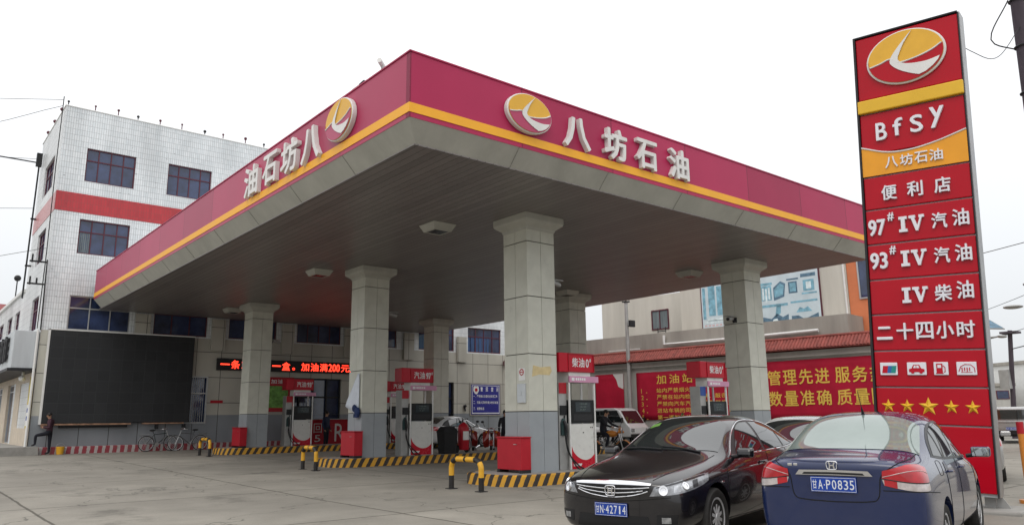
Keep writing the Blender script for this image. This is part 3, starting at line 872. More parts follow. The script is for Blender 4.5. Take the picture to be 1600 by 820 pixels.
names = {(0, 0): 'nearest cream column with a red box and a yellowed patch at its foot', (0, 1): 'cream column with a white cloth hanging from it, second from the front on the left',
         (0, 2): 'cream column in front of the red scrolling text sign', (1, 0): 'cream column at the right, in front of the red banner wall',
         (1, 1): 'dim cream column partly hidden behind the nearest column', (1, 2): 'dim cream column behind the red petrol 97 pump sign'}
first = True
for i, x in enumerate(CX):
    for j, y in enumerate(CY):
        z = 0.25 + gz(y)
        c = col0 if first else dup(col0)
        first = False
        c.location = (x, y, z)
        c['label'] = names[(i, j)]; c['group'] = 'columns carrying the canopy'
        if j:     # floor rises to the rear: shorten so that the capital still meets the ceiling
            c.scale = (1, 1, (6.574-z-0.0)/(6.30+0.0))
        else:
            c.scale = (1, 1, (6.574-z)/6.30)

# yellowed patch and small notices on the nearest column
FC = frame((0, 3.29-0.462, 0), 0.0)
mb = MB(frame((5.68-0.462, 0, 0), -math.pi/2))
mb.box(-3.20, -2.96, 2.42, 2.72, 0.002, 0.010)
n1 = mb.build('no_smoking_notice', M['white'], None); tag(n1, 'small white no smoking notice on the side of the nearest column', 'notice')
mb = MB(frame((5.68-0.462, 0, 0), -math.pi/2)); mb.tube([(-3.08+0.07*math.cos(R(t)), 2.62+0.07*math.sin(R(t)), 0.014) for t in range(0, 360, 30)], 0.012, 5, closed=True); mb.box(-3.16, -3.0, 2.61, 2.63, 0.010, 0.015)
mb.build('red_ring', M['redpaint'], n1)
mb = MB(frame((5.68-0.462, 0, 0), -math.pi/2)); mb.box(-3.22, -2.93, 1.88, 2.34, 0.002, 0.05); mb.box(-3.10, -3.05, 2.06, 2.16, 0.05, 0.06)
tag(mb.build('switch_box', M['greymet'], None, bevel=0.01), 'grey switch box below the notice on the nearest column', 'box')
mb = MB(FC); mb.prism([(5.32, 2.50), (5.55, 2.56), (5.9, 2.55), (5.98, 2.66), (5.93, 2.77), (5.6, 2.74), (5.36, 2.78)], 0.001, 0.004)
tag(mb.build('paint_patch', mat('yellowed_patch', (0.62, 0.50, 0.27), 0.6, var=0.15, scale=5), None), 'yellowed paint patch smeared across the front of the nearest column', 'patch')

# ------------------------------------------------------------------ ceiling lights
def ceiling_light(x, y, lab, first=[None]):
    if first[0] is None:
        t = thing('ceiling_light', lab, 'light')
        mb = MB()
        vs = [(-.36, -.36, 0), (.36, -.36, 0), (.36, .36, 0), (-.36, .36, 0), (-.27, -.27, -.17), (.27, -.27, -.17), (.27, .27, -.17), (-.27, .27, -.17)]
        mb.add(vs, [(0, 1, 5, 4), (1, 2, 6, 5), (2, 3, 7, 6), (3, 0, 4, 7)])
        mb.box(-.27, .27, -.27, -.22, -.185, -.171); mb.box(-.27, .27, .22, .27, -.185, -.171); mb.box(-.27, -.22, -.22, .22, -.185, -.171); mb.box(.22, .27, -.22, .22, -.185, -.171)
        mb.build('housing', M['trim'], t)
        mb = MB(); mb.box(-.22, .22, -.22, .22, -.178, -.160); mb.build('lens', M['blackgloss'], t)
        first[0] = t
    else:
        t = dup(first[0], lab)
    t.location = (x, y, ZS-0.004); t['group'] = 'lights recessed into the canopy ceiling'
for x, y, lab in ((4.07, 5.12, 'square ceiling light nearest the front corner of the canopy'), (4.31, 12.76, 'square ceiling light left of the second column top'),
                  (15.0, 5.3, 'square ceiling light beside the top of the right hand column'), (5.11, 23.4, 'square ceiling light at the far left near the rear wall'),
                  (14.3, 10.9, 'square ceiling light above the dim rear column')):
    ceiling_light(x, y, lab)

# ------------------------------------------------------------------ security cameras
def cctv(loc, rz, lab, first=[None]):
    if first[0] is None:
        t = thing('security_camera', lab, 'camera')
        mb = MB(); mb.box(-0.08, 0.08, -0.015, 0.0, -0.08, 0.08); mb.tube([(0, -0.01, 0), (0, -0.12, -0.02), (0, -0.16, 0.02)], 0.02, 8); mb.build('bracket', M['dark'], t)
        mb = MB(); mb.cyl((-0.02, -0.12, 0.05), (0.05, -0.46, 0.0), 0.065, 12); mb.build('barrel', M['galv'], t, smooth=40)
        mb = MB(); mb.cyl((0.05, -0.46, 0.0), (0.053, -0.475, -0.002), 0.055, 12); mb.build('lens', M['blackgloss'], t)
        mb = MB(); mb.box(-0.07, 0.1, -0.5, -0.1, 0.10, 0.115); mb.build('sun_shield', M['galv'], t)
        first[0] = t
    else:
        t = dup(first[0], lab)
    t.location = loc; t.rotation_euler = (0, 0, rz); t['group'] = 'security cameras of the station'
cctv((6.145, 3.1, 4.93), R(90), 'security camera on the right side of the nearest column')
cctv((6.145, 11.4, 5.03), R(90), 'security camera on the right side of the second left column')
cctv((6.145, 21.4, 4.95), R(90), 'security camera on the right side of the column by the red text sign')
cctv((14.635, 3.3, 4.60), R(-90), 'dark security camera on the left side of the right hand column')
t = thing('roof_camera', 'white security camera on a short mast on the canopy roof edge', 'camera', (0.25, 1.5, 8.26)); t.scale = (.7, .7, .8)
mb = MB(); mb.cyl((0, 0, 0), (0, 0, 0.42), 0.025, 8); mb.box(-0.06, 0.06, -0.06, 0.06, 0, 0.02); mb.build('mast', M['galv'], t)
mb = MB(); mb.cyl((0.16, 0.14, 0.44), (-0.16, -0.12, 0.50), 0.07, 12); mb.build('barrel', M['white'], t, smooth=40)
t = thing('roof_siren', 'low dark cable box with a hoop on the canopy roof edge', 'box', (0.2, 2.35, 8.26))
mb = MB(); mb.box(-0.1, 0.1, -0.15, 0.15, 0, 0.14); mb.build('housing', M['white'], t)
mb = MB(); mb.tube([(0, -0.3, 0), (0, -0.32, 0.12), (0, -0.2, 0.22), (0, -0.02, 0.2)], 0.035, 8); mb.build('hose', M['dark'], t)

# ------------------------------------------------------------------ pump islands
def island(x0, x1, y0, y1, lab, rad=0.75):
    z = gz((y0+y1)/2)
    t = thing('pump_island', lab, 'island', ((x0+x1)/2, (y0+y1)/2, z), group='pump islands', world=True)
    def outline(off):
        a, b, c, d = x0+off, x1-off, y0+off, y1-off
        r = rad-off; o = []
        for cx, cy, s in ((a+r, c+r, 180), (b-r, c+r, 270), (b-r, d-r, 0), (a+r, d-r, 90)):
            for q in range(0, 91, 10): o.append((cx+r*math.cos(R(s+q)), cy+r*math.sin(R(s+q))))
        return o
    o1 = outline(0); n = len(o1); o2 = outline(0.03); o3 = outline(0.14)
    mb = MB()
    mb.add([(p[0], p[1], z-0.15) for p in o1]+[(p[0], p[1], z+0.225) for p in o1]+[(p[0], p[1], z+0.25) for p in o2]+[(p[0], p[1], z+0.25) for p in o3],
           [(k*n+i, k*n+(i+1) % n, (k+1)*n+(i+1) % n, (k+1)*n+i) for k in range(3) for i in range(n)])
    mb.build('kerb', M['hazard'], t, smooth=50)
    mb = MB(); mb.add([(p[0], p[1], z+0.249) for p in o3], [tuple(range(n))]); mb.build('top', M['conc'], t)
island(4.15, 16.8, 2.20, 4.40, 'front black and yellow kerbed pump island under the nearest column')
island(4.15, 16.8, 10.70, 12.60, 'middle black and yellow kerbed pump island with the petrol 97 pump')
island(4.15, 16.8, 20.75, 22.60, 'rear black and yellow kerbed pump island near the station wall')
# ------------------------------------------------------------------ price totem
TA, TW, TL = -1.4073, 1.669, 0.0453
tot = thing('price_totem', 'tall red filling station totem with raised white lettering and five yellow stars', 'sign', (6.2533, -4.9639, 0))
def tf(w=0.0):
    # frame in the totem's own space (the Empty stands at the panel's left foot, unrotated)
    return frame((0, 0, 0), TA, TL) @ Matrix.Translation((0, 0, w))
D = 0.34
mb = MB(tf()); mb.box(-0.035, 0.0, 0.0, 8.33, -D, 0.03); mb.box(0, TW, 8.31, 8.335, -D, 0.02)
mb.build('frame', M['dark'], tot)
mb = MB(tf()); mb.box(TW, TW+0.028, 0.30, 8.33, -D, -0.03); mb.build('side_strip', M['steel'], tot); mb = MB(tf()); mb.box(TW+0.001, TW+0.016, 0.30, 8.31, -0.029, 0.012); mb.build('edge_trim', M['dark'], tot)
mb = MB(tf()); mb.box(0.002, TW-0.002, 0.3, 8.30, -D+0.02, -0.05); mb.build('cabinet', M['greymet'], tot)
M['totred'] = mat('totem_red_vinyl', (0.42, 0.005, 0.016), 0.16, spec=0.22, var=0.06, scale=0.9, rvar=0.04, bump=0.25, bscale=1.6)
M['totyellow'] = mat('totem_yellow', (0.72, 0.43, 0.03), 0.3, var=0.05)
M['totorange'] = mat('totem_orange', (0.78, 0.33, 0.02), 0.22, var=0.06, bump=0.2, bscale=1.6)
rows = [8.30, 7.10, 5.65, 5.05, 4.425, 3.80, 3.192, 2.573, 1.964, 1.36, 0.34]
def panel(v0, v1, m='totred', name='panel'):
    mb = MB(tf()); mb.box(0.006, TW-0.006, v0+0.012, v1-0.012, -0.049, 0.0)
    return mb.build(name, M[m], tot, bevel=0.014)
panel(7.09, 8.30); panel(6.06, 6.83)
for i in range(2, len(rows)-1): panel(rows[i+1], rows[i])
mb = MB(tf()); mb.box(-0.01, TW+0.01, 6.835, 7.08, -0.04, 0.06); mb.build('yellow_bar', M['totyellow'], tot, bevel=0.02)
wave = curve_pts([(0.006, 6.21), (0.42, 6.06), (0.80, 6.035), (1.22, 6.10), (TW-0.006, 6.225)], 24)
poly = [(p[0], p[1]) for p in wave] + [(TW-0.006, 5.665), (0.006, 5.665)]
mb = MB(tf()); mb.prism(poly, 0.0012, 0.016); mb.build('orange_panel', M['totorange'], tot)
mb = MB(tf()); mb.tube([(p[0], p[1], 0.02) for p in wave], 0.014, 6); mb.build('white_edge', M['signwhite'], tot)
panel(5.65, 6.06)
emblem(tot, tf(), 0.83, 7.735, 0.645, 0.50, 0.05, 'totred')
M['letterwhite'] = mat('raised_white_letter', (0.72, 0.72, 0.76), 0.3, var=0.04)
def tt(s, u0, v0, u1, v1, bold=0.03, d=0.05, m='letterwhite', name='character', z=0.001):
    mb = MB(tf()); put_text(mb, s, u0, v0, u1-u0, v1-v0, d, z, bold); return mb.build(name, M[m], tot, smooth=30)
tt('B', 0.27, 6.29, 0.45, 6.61, 0.03); tt('f', 0.55, 6.32, 0.71, 6.635, 0.03); tt('S', 0.83, 6.315, 1.03, 6.625, 0.03); tt('y', 1.14, 6.33, 1.36, 6.70, 0.03)
for ch, a in zip('八坊石油', (0.39, 0.63, 0.86, 1.09)): tt(ch, a, 5.76, a+0.205, 5.96, 0.012, 0.03, z=0.016)
for ch, a in zip('便利店', (0.30, 0.71, 1.13)): tt(ch, a, 5.19, a+0.245, 5.455, 0.018)
for v, num in ((4.575, '97'), (3.985, '93')):
    tt(num, 0.05, v, 0.33, v+0.29, 0.03); tt('#', 0.37, v+0.235, 0.47, v+0.385, 0.03)
    tt('汽', 1.05, v+0.01, 1.28, v+0.28, 0.018); tt('油', 1.36, v+0.02, 1.60, v+0.30, 0.018)
def roman(u0, v0, h):
    mb = MB(tf())
    mb.box(u0, u0+0.13, v0, v0+0.05, 0.001, 0.05); mb.box(u0, u0+0.13, v0+h-0.05, v0+h, 0.001, 0.05); mb.box(u0+0.035, u0+0.095, v0+0.05, v0+h-0.05, 0.001, 0.05)
    mb.build('numeral', M['letterwhite'], tot)
    mb = MB(tf()); a = u0+0.16
    mb.prism([(a, v0+h), (a, v0+h-0.045), (a+0.035, v0+h-0.05), (a+0.10, v0), (a+0.135, v0), (a+0.20, v0+h-0.05), (a+0.235, v0+h-0.045), (a+0.235, v0+h),
              (a+0.155, v0+h), (a+0.155, v0+h-0.045), (a+0.17, v0+h-0.05), (a+0.128, v0+0.09), (a+0.085, v0+h-0.05), (a+0.10, v0+h-0.045), (a+0.10, v0+h)], 0.001, 0.05)
    mb.build('numeral', M['letterwhite'], tot)
roman(0.545, 4.59, 0.27); roman(0.545, 3.995, 0.27); roman(0.525, 3.37, 0.26)
tt('柴', 1.02, 3.37, 1.27, 3.64, 0.018); tt('油', 1.34, 3.39, 1.58, 3.68, 0.018)
for ch, a in zip('十四小时', (0.40, 0.70, 1.00, 1.30)): tt(ch, a, 2.755, a+0.255, 3.035, 0.018)
mb = MB(tf()); mb.box(0.11, 0.30, 2.94, 2.985, 0.001, 0.05); mb.box(0.08, 0.33, 2.76, 2.81, 0.001, 0.05); mb.build('character', M['letterwhite'], tot, bevel=0.008)
for k, (a, b) in enumerate(((0.10, 0.37), (0.52, 0.81), (0.92, 1.13), (1.25, 1.53))):
    mb = MB(tf()); mb.box(a, b, 2.165, 2.375, 0.001, 0.03); io = mb.build('icon', M['letterwhite'], tot, bevel=0.008)
    mb = MB(tf()); m = 'redsign'
    if k == 0:
        mb.prism([(a+.03, 2.20), (a+.11, 2.20), (a+.13, 2.32), (a+.05, 2.32)], 0.031, 0.035)
        mb.build('card_band', M['redsign'], io)
        mb = MB(tf()); mb.prism([(a+.11, 2.20), (a+.17, 2.20), (a+.19, 2.32), (a+.13, 2.32)], 0.031, 0.035); mb.build('card_band', mat('card_blue', (0.03, 0.12, 0.35), 0.4), io)
        mb = MB(tf()); mb.prism([(a+.17, 2.20), (a+.24, 2.20), (a+.26, 2.32), (a+.19, 2.32)], 0.031, 0.035); mb.build('card_band', mat('card_green', (0.02, 0.25, 0.22), 0.4), io)
        continue
    if k == 1:
        mb.prism([(a+.03, 2.215), (a+.26, 2.215), (a+.265, 2.26), (a+.215, 2.275), (a+.185, 2.335), (a+.10, 2.335), (a+.07, 2.275), (a+.03, 2.265)], 0.031, 0.036)
        for c in (a+.085, a+.21): mb.prism(ell(c, 2.215, 0.026, 0.026, 14), 0.0365, 0.041)
        mb.build('car_mark', M['redsign'], io)
        mb = MB(tf()); mb.prism([(a+.095, 2.28), (a+.135, 2.28), (a+.135, 2.322), (a+.112, 2.322)], 0.0365, 0.040); mb.prism([(a+.145, 2.28), (a+.19, 2.28), (a+.175, 2.322), (a+.145, 2.322)], 0.0365, 0.040)
        mb.build('car_glass', M['letterwhite'], io); continue
    if k == 2:
        mb.box(a+.04, a+.13, 2.19, 2.35, 0.031, 0.036); mb.box(a+.03, a+.14, 2.185, 2.20, 0.031, 0.035)
        mb.tube([(a+.135, 2.32, .033), (a+.165, 2.29, .033), (a+.165, 2.22, .033), (a+.15, 2.21, .033)], 0.007, 5)
        mb.build('pump_mark', M['redsign'], io)
        mb = MB(tf()); mb.box(a+.058, a+.112, 2.28, 2.33, 0.0365, 0.040); mb.build('pump_window', M['letterwhite'], io); continue
    mb.tube([(a+.03, 2.22, .033), (a+.06, 2.30, .033), (a+.12, 2.335, .033), (a+.20, 2.33, .033), (a+.25, 2.28, .033), (a+.255, 2.21, .033)], 0.006, 5)
    for q in range(4): mb.box(a+.07+.035*q, a+.085+.035*q, 2.22+.01*(q % 2), 2.285, 0.031, 0.035)
    mb.box(a+.06, a+.22, 2.205, 2.213, 0.031, 0.035)
    mb.build('hand_mark', M['redsign'], io)
for u, r in ((0.19, 0.115), (0.48, 0.115), (0.80, 0.155), (1.13, 0.115), (1.43, 0.115)):
    mb = MB(tf())
    o = [(u+(r if q % 2 == 0 else r*0.42)*math.cos(R(90+36*q)), 1.655+(r if q % 2 == 0 else r*0.42)*math.sin(R(90+36*q))) for q in range(10)]
    vs = [(p[0], p[1], 0.001) for p in o]+[(u, 1.655, 0.05)]
    mb.add(vs, [(q, (q+1) % 10, 10) for q in range(10)]+[tuple(range(9, -1, -1))]); mb.build('star', M['totyellow'], tot)
# steel feet on a concrete pad
mb = MB(tf()); mb.box(1.45, 1.60, 0.03, 0.5, -0.36, -0.20); mb.box(0.1, 0.25, 0.0, 0.5, -0.36, -0.20); mb.prism([(1.61, 0.05), (1.86, 0.05), (1.61, 0.42)], -0.24, -0.22); mb.build('foot', M['galv'], tot)
mb = MB(); mb.m = Matrix.Rotation(TA, 4, 'Z'); mb.box(-0.2, 2.0, -0.25, 0.75, -0.1, 0.06); mb.build('pad', M['conc'], tot, bevel=0.03)

# ------------------------------------------------------------------ fuel pumps
M['pumpwave'] = mat('pump_red_wave', (0.50, 0.012, 0.03), 0.25, var=0.05)
M['screen'] = mat('pump_screen', (0.03, 0.04, 0.045), 0.1, var=0.2)
M['sideglass'] = mat('pump_bezel', (0.010, 0.011, 0.012), 0.3, var=0.1, spec=0.25)
def pump(lab, loc, text, num, group='fuel pumps on the islands', blue=False):
    t = thing('fuel_pump', lab, 'fuel pump', loc, group=group)
    W, Dp = 0.46, 0.26                                  # half width, half depth; front is -Y
    mb = MB(); mb.box(-W+0.05, W-0.05, -Dp+0.03, Dp-0.03, 0.0, 1.14); cab = mb.build('cabinet', M['whitemet'], t, bevel=0.02)
    fr = frame((0, -Dp+0.028, 0), 0.0)
    top = curve_pts([(-W+0.052, 0.60), (-0.33, 0.44), (-0.15, 0.30), (0.06, 0.24), (0.25, 0.27), (W-0.052, 0.38)], 20)
    mb = MB(fr); mb.prism([(p[0], p[1]) for p in top]+[(W-0.052, 0.03), (-W+0.052, 0.03)], 0.0, 0.008); mb.build('red_wave', M['pumpwave'], cab)
    mb = MB(fr); put_text(mb, 'Sanstar', -0.36, 0.10, 0.30, 0.085, 0.004, 0.008, 0.02); mb.build('lettering', M['whitetext'], cab)
    mb = MB(fr); mb.cyl((0.02, 0.92, 0), (0.02, 0.92, 0.012), 0.015, 8); mb.box(0.28, 0.31, 1.03, 1.06, 0, 0.004); mb.box(0.34, 0.37, 1.03, 1.06, 0, 0.004); mb.build('lock', M['dark'], cab)
    for s in (-1, 1):                                    # corner posts
        mb = MB(); mb.box(s*W-0.035 if s > 0 else -W-0.01, s*W+0.01 if s > 0 else -W+0.035, -Dp, -Dp+0.05, 0, 2.18); mb.box(s*W-0.035 if s > 0 else -W-0.01, s*W+0.01 if s > 0 else -W+0.035, Dp-0.05, Dp, 0, 2.18)
        mb.build('post', M['white'], t, bevel=0.008)
    mb = MB(); mb.box(-W+0.04, W-0.04, -Dp+0.005, Dp-0.005, 1.16, 1.74); di = mb.build('display_head', M['sideglass'], t, bevel=0.015)
    mb = MB(fr); mb.box(-0.26, 0.28, 1.44, 1.68, 0.024, 0.030); mb.build('display', M['screen'], di)
    mb = MB(fr)
    for r_ in range(3): put_text(mb, ('123.40', '16.52', '7.47')[r_], -0.10, 1.62-0.075*r_, 0.26-0.03*r_, 0.045, 0.002, 0.0301, 0.01)
    mb.build('digits', mat('lcd_digits', (0.10, 0.13, 0.12), 0.4), di)
    mb = MB(fr); mb.box(-0.34, 0.34, 1.22, 1.38, 0.024, 0.028); mb.build('keypad', M['dark'], di)
    # hose module on the left side
    mb = MB(); mb.box(-W-0.30, -W-0.02, -Dp+0.09, Dp-0.05, 0.0, 2.18); mo = mb.build('hose_module', M['galv'], t, bevel=0.012)
    fs = frame((-W-0.302, 0, 0), -math.pi/2)
    fm = frame((0, -Dp+0.088, 0), 0.0)
    mb = MB(fm); mb.box(-W-0.29, -W-0.03, 1.90, 2.17, 0.0, 0.012); mb.build('module_band', mat('pump_blue_band', (0.03, 0.08, 0.30), 0.4) if blue else M['redpaint'], mo)
    mb = MB(fm); mb.box(-W-0.27, -W-0.05, 1.36, 1.60, 0.0, 0.02); mb.build('module_window', M['sideglass'], mo)
    mb = MB(fm); mb.box(-W-0.26, -W-0.10, 0.86, 1.16, 0.0, 0.05); mb.prism([(-W-0.26, 1.16), (-W-0.10, 1.16), (-W-0.12, 1.28), (-W-0.20, 1.28)], 0.0, 0.04); ho = mb.build('holster', mat('nozzle_boot', (0.03, 0.06, 0.06), 0.5), t, bevel=0.01)
    mb = MB(); x = -W-0.18; y = -Dp+0.0
    mb.tube([(x, y+0.03, 1.22), (x, y-0.03, 1.10), (x+0.02, y-0.05, 0.92)], [0.035, 0.04, 0.025], 10); mb.build('nozzle', M['dark'], ho)
    mb = MB(); mb.tube(curve_pts([(x+0.02, y-0.05, 0.94), (x-0.05, y-0.10, 0.65), (x+0.06, y-0.16, 0.30), (x+0.24, y-0.18, 0.06), (x+0.52, y-0.14, 0.03), (x+0.44, y-0.03, 0.10), (x+0.10, y, 0.45), (x+0.02, y+0.03, 0.95), (x+0.06, y+0.08, 1.35)], 40), 0.017, 8); mb.build('hose', M['black'], t, smooth=60)
    # top: light bar, pink strip, red sign box
    mb = MB(); mb.box(-W-0.01, W+0.12, -Dp-0.03, -Dp+0.02, 2.18, 2.34); pk = mb.build('sign_strip', M['pinksign'], t, bevel=0.008)
    mb = MB(frame((0, -Dp-0.032, 0), 0.0)); mb.box(-0.40, -0.30, 2.22, 2.30, 0, 0.004)
    for q in range(5): mb.box(-0.26+0.075*q, -0.205+0.075*q, 2.235, 2.295, 0, 0.004)
    mb.build('lettering', M['whitetext'], pk)
    mb = MB(); mb.box(-W+0.02, W-0.12, -Dp+0.03, Dp-0.05, 2.18, 2.44); mb.build('light_bar', M['whitemet'], t)
    mb = MB(); mb.box(-W-0.34, W-0.0, -Dp+0.0, Dp, 2.44, 2.93); sb = mb.build('sign_box', M['redsign'], t, bevel=0.02)
    f2 = frame((0, -Dp-0.002, 0), 0.0)
    mb = MB(f2); mb.box(-W-0.02, -W+0.0, 2.45, 2.92, 0, 0.02); mb.box(W-0.03, W-0.01, 2.45, 2.92, 0, 0.02); mb.box(-W, W-0.03, 2.90, 2.92, 0, 0.02); mb.box(-W, W-0.03, 2.45, 2.47, 0, 0.02); mb.build('sign_frame', M['redpaint'], sb)
    mb = MB(f2)
    put_text(mb, text[0], -0.34, 2.57, 0.21, 0.24, 0.006, 0.001, 0.014); put_text(mb, text[1], -0.11, 2.57, 0.21, 0.24, 0.006, 0.001, 0.014)
    put_text(mb, num, 0.15, 2.57, 0.11 if len(num) == 1 else 0.2, 0.22, 0.006, 0.001, 0.04); put_text(mb, '#', 0.29 if len(num) == 1 else 0.37, 2.71, 0.055, 0.10, 0.006, 0.001, 0.03)
    mb.build('lettering', M['whitetext'], sb)
    return t
PZ = 0.25
pump('white fuel pump with a red diesel 0 sign right beside the nearest column', (7.14, 3.21, PZ+gz(3.2)-0.03), '柴油', '0')
pump('white diesel 0 pump with a blue side band left of the right hand column', (12.95, 3.21, PZ-0.03), '柴油', '0', blue=True)
pump('white fuel pump with a red petrol 97 sign on the middle island', (7.55, 11.45, PZ+gz(11.5)-0.02), '汽油', '97')
pump('dim white fuel pump with a red petrol 93 sign in front of the glazed entrance', (7.75, 21.5, PZ+gz(21.5)-0.02), '汽油', '93')
pump('white fuel pump half hidden behind the second left column on the rear island', (12.70, 21.5, PZ+gz(21.5)-0.02), '汽油', '93')

# ------------------------------------------------------------------ red sand boxes by the columns
def sandbox(x, y, z, lab):
    t = thing('sand_box', lab, 'box', (x, y, z), group='red boxes beside the left columns')
    mb = MB(); mb.box(-0.30, 0.0, -0.46, 0.46, 0.07, 0.80); mb.build('cabinet', M['redpaint'], t, bevel=0.012)
    mb = MB(); mb.box(-0.32, 0.005, -0.48, 0.48, 0.801, 0.835); mb.build('lid', M['redpaint'], t, bevel=0.01)
    for a in (-0.42, 0.42):
        mb = MB(); mb.box(-0.30, -0.02, a-0.05, a+0.05, 0.0, 0.07); mb.build('foot', M['dark'], t)
    mb = MB(); mb.tube([(-0.30, -0.30, 0.66), (-0.33, -0.30, 0.66), (-0.33, -0.20, 0.66), (-0.30, -0.20, 0.66)], 0.008, 6); mb.build('handle', M['steel'], t)
    mb = MB(); mb.prism(ell(0.05, 0.62, 0.09, 0.09, 20), 0, 0.002); mb.m = Matrix.Identity(4)
    return t
xb = 5.68-0.462-0.02
sandbox(xb, 3.22, PZ, 'large red sand box at the foot of the nearest column')
sandbox(xb, 11.45, PZ+gz(11.6), 'red sand box at the foot of the second left column')
sandbox(xb, 21.45, PZ+gz(21.6), 'red sand box at the foot of the farthest left column')

# white cloth hanging on the second column
mb = MB()
vs = []; nU, nV = 7, 9
for j in range(nV):
    for i in range(nU):
        s, q = i/(nU-1), j/(nV-1)
        w = 0.10+0.5*min(1, q*1.15)
        x = 5.68-0.475-0.03-0.05*math.sin(5*s+2*q)*q-0.10*q*(1-s)
        y = 11.35+0.35*q+w*(0.35-s)
        z = 3.02-1.05*q-0.42*q*(s)
        vs.append((x, y, z))
mb.add(vs, [(j*nU+i, j*nU+i+1, (j+1)*nU+i+1, (j+1)*nU+i) for j in range(nV-1) for i in range(nU-1)])
cl = mb.build('hanging_cloth', mat('white_cloth', (0.62, 0.66, 0.72), 0.8, var=0.1), None, smooth=60)
cl.modifiers.new('thick', 'SOLIDIFY').thickness = 0.012
tag(cl, 'white cloth hanging in a fold from the second left column', 'cloth')
mb = MB(); mb.ball((5.13, 11.3, 1.78), (0.07, 0.16, 0.16), 10, 8); mb.ball((5.11, 11.45, 1.90), (0.06, 0.12, 0.12), 10, 8); mb.box(5.08, 5.16, 11.2, 11.45, 1.60, 1.72)
tag(mb.build('rag_bundle', mat('dark_blue_rag', (0.02, 0.035, 0.10), 0.85, var=0.3), None, smooth=60), 'dark blue rag bundle under the white cloth on the second left column', 'rag')

# ------------------------------------------------------------------ hoop barriers
M['hoopY'] = mat('barrier_yellow', (0.72, 0.38, 0.03), 0.4, var=0.1, scale=6, dirt=0.2)
M['hoopK'] = mat('barrier_black', (0.022, 0.02, 0.02), 0.4, var=0.2)
def hoop(x, y0, y1, lab):
    zg = gz((y0+y1)/2)
    t = thing('hoop_barrier', lab, 'barrier', (x, (y0+y1)/2, zg), group='yellow and black hoop barriers')
    h = 0.65; wd = (y1-y0)/2; r = 0.21
    path = [(0, -wd, 0.0), (0, -wd, h-r)] + [(0, -wd+r-r*math.cos(R(a)), h-r+r*math.sin(R(a))) for a in range(15, 91, 15)] + \
           [(0, wd-r+r*math.sin(R(a)), h-r+r*math.cos(R(a))) for a in range(0, 91, 15)] + [(0, wd, 0.0)]
    P = curve_pts(path, 96)
    n = 9
    mb = MB()
    for s in range(n):
        cuts = (0, .13, .26, .36, .485, .515, .64, .74, .87, 1)
        a, b = round(95*cuts[s]), round(95*cuts[s+1])
        mb.cur = s % 2
        mb.tube(P[a:b+1], 0.06, 12)
    mb.build('banded_tube', [M['hoopK'], M['hoopY']], t, smooth=50)
    for s in (-1, 1):
        mb = MB(); mb.box(-0.10, 0.10, s*wd-0.10, s*wd+0.10, 0.0, 0.015); mb.build('base_plate', M['dark'], t)
hoop(3.17, 2.04, 3.14, 'nearest yellow and black hoop barrier in front of the first island')
hoop(3.25, 10.2, 11.1, 'yellow and black hoop barrier left of the middle island')
hoop(3.41, 20.1, 21.3, 'farthest yellow and black hoop barrier left of the rear island')

# ------------------------------------------------------------------ big dark screen on the station wall
led = thing('video_screen', 'large switched off black video screen on the station wall', 'screen', (1.5, 26.8, 3.5), world=True)
mb = MB(); mb.box(-1.50, 4.54, 26.72, 27.0, 1.53, 5.52); mb.build('casing', M['dark'], led)
mb = MB(FB); mb.box(-1.47, 4.51, 1.56, 5.49, 0.322, 0.328); mb.build('screen_face', M['ledface'], led)
mb = MB(FB); mb.box(-1.56, -1.50, 1.50, 5.56, 0.04, 0.34); mb.box(-1.56, 4.56, 5.522, 5.57, 0.04, 0.34); mb.build('white_edging', M['white'], led)
mb = MB(FB); mb.box(-1.5, 2.0, 1.46, 1.525, 0.1, 0.34); mb.box(2.5, 4.3, 1.47, 1.525, 0.1, 0.33); mb.build('bottom_trim', mat('copper_trim', (0.40, 0.24, 0.16), 0.35, 0.5, var=0.5, scale=4), led)
for x in (3.1, 4.3):
    mb = MB(FB); mb.box(x, x+0.10, 1.25, 1.46, 0.04, 0.3); mb.build('bracket', M['dark'], led)
mb = MB(FB); mb.box(-0.8, 1.9, 1.34, 1.44, 0.04, 0.2); tag(mb.build('cable_tray', M['dark'], None), 'thin dark cable tray under the big black screen', 'tray')

# scrolling text sign
tk = thing('scrolling_text_sign', 'long black sign with glowing red scrolling characters above the entrance', 'sign', (9.5, 26.9, 4.3), world=True)
mb = MB(FB); mb.box(5.72, 14.4, 4.02, 4.60, 0.06, 0.22); mb.build('housing', M['dark'], tk)
txt = '一条或赠送一盒。加油满'
mb = MB(FB)
for i, ch in enumerate(txt):
    u = 5.86+0.525*i
    if ch == '一': put_text(mb, ch, u, 4.28, 0.46, 0.06, 0.01, 0.221, 0.02)
    elif ch == '。': put_text(mb, ch, u+0.04, 4.12, 0.14, 0.14, 0.01, 0.221, 0.012)
    else: put_text(mb, ch, u, 4.10, 0.44, 0.42, 0.01, 0.221, 0.010)
u = 5.86+0.525*11
put_text(mb, '200', u-0.02, 4.11, 0.66, 0.40, 0.01, 0.221, 0.012); put_text(mb, '元送', u+0.72, 4.10, 1.05, 0.42, 0.01, 0.221, 0.008)
mb.build('glowing_text', M['ledred'], tk)

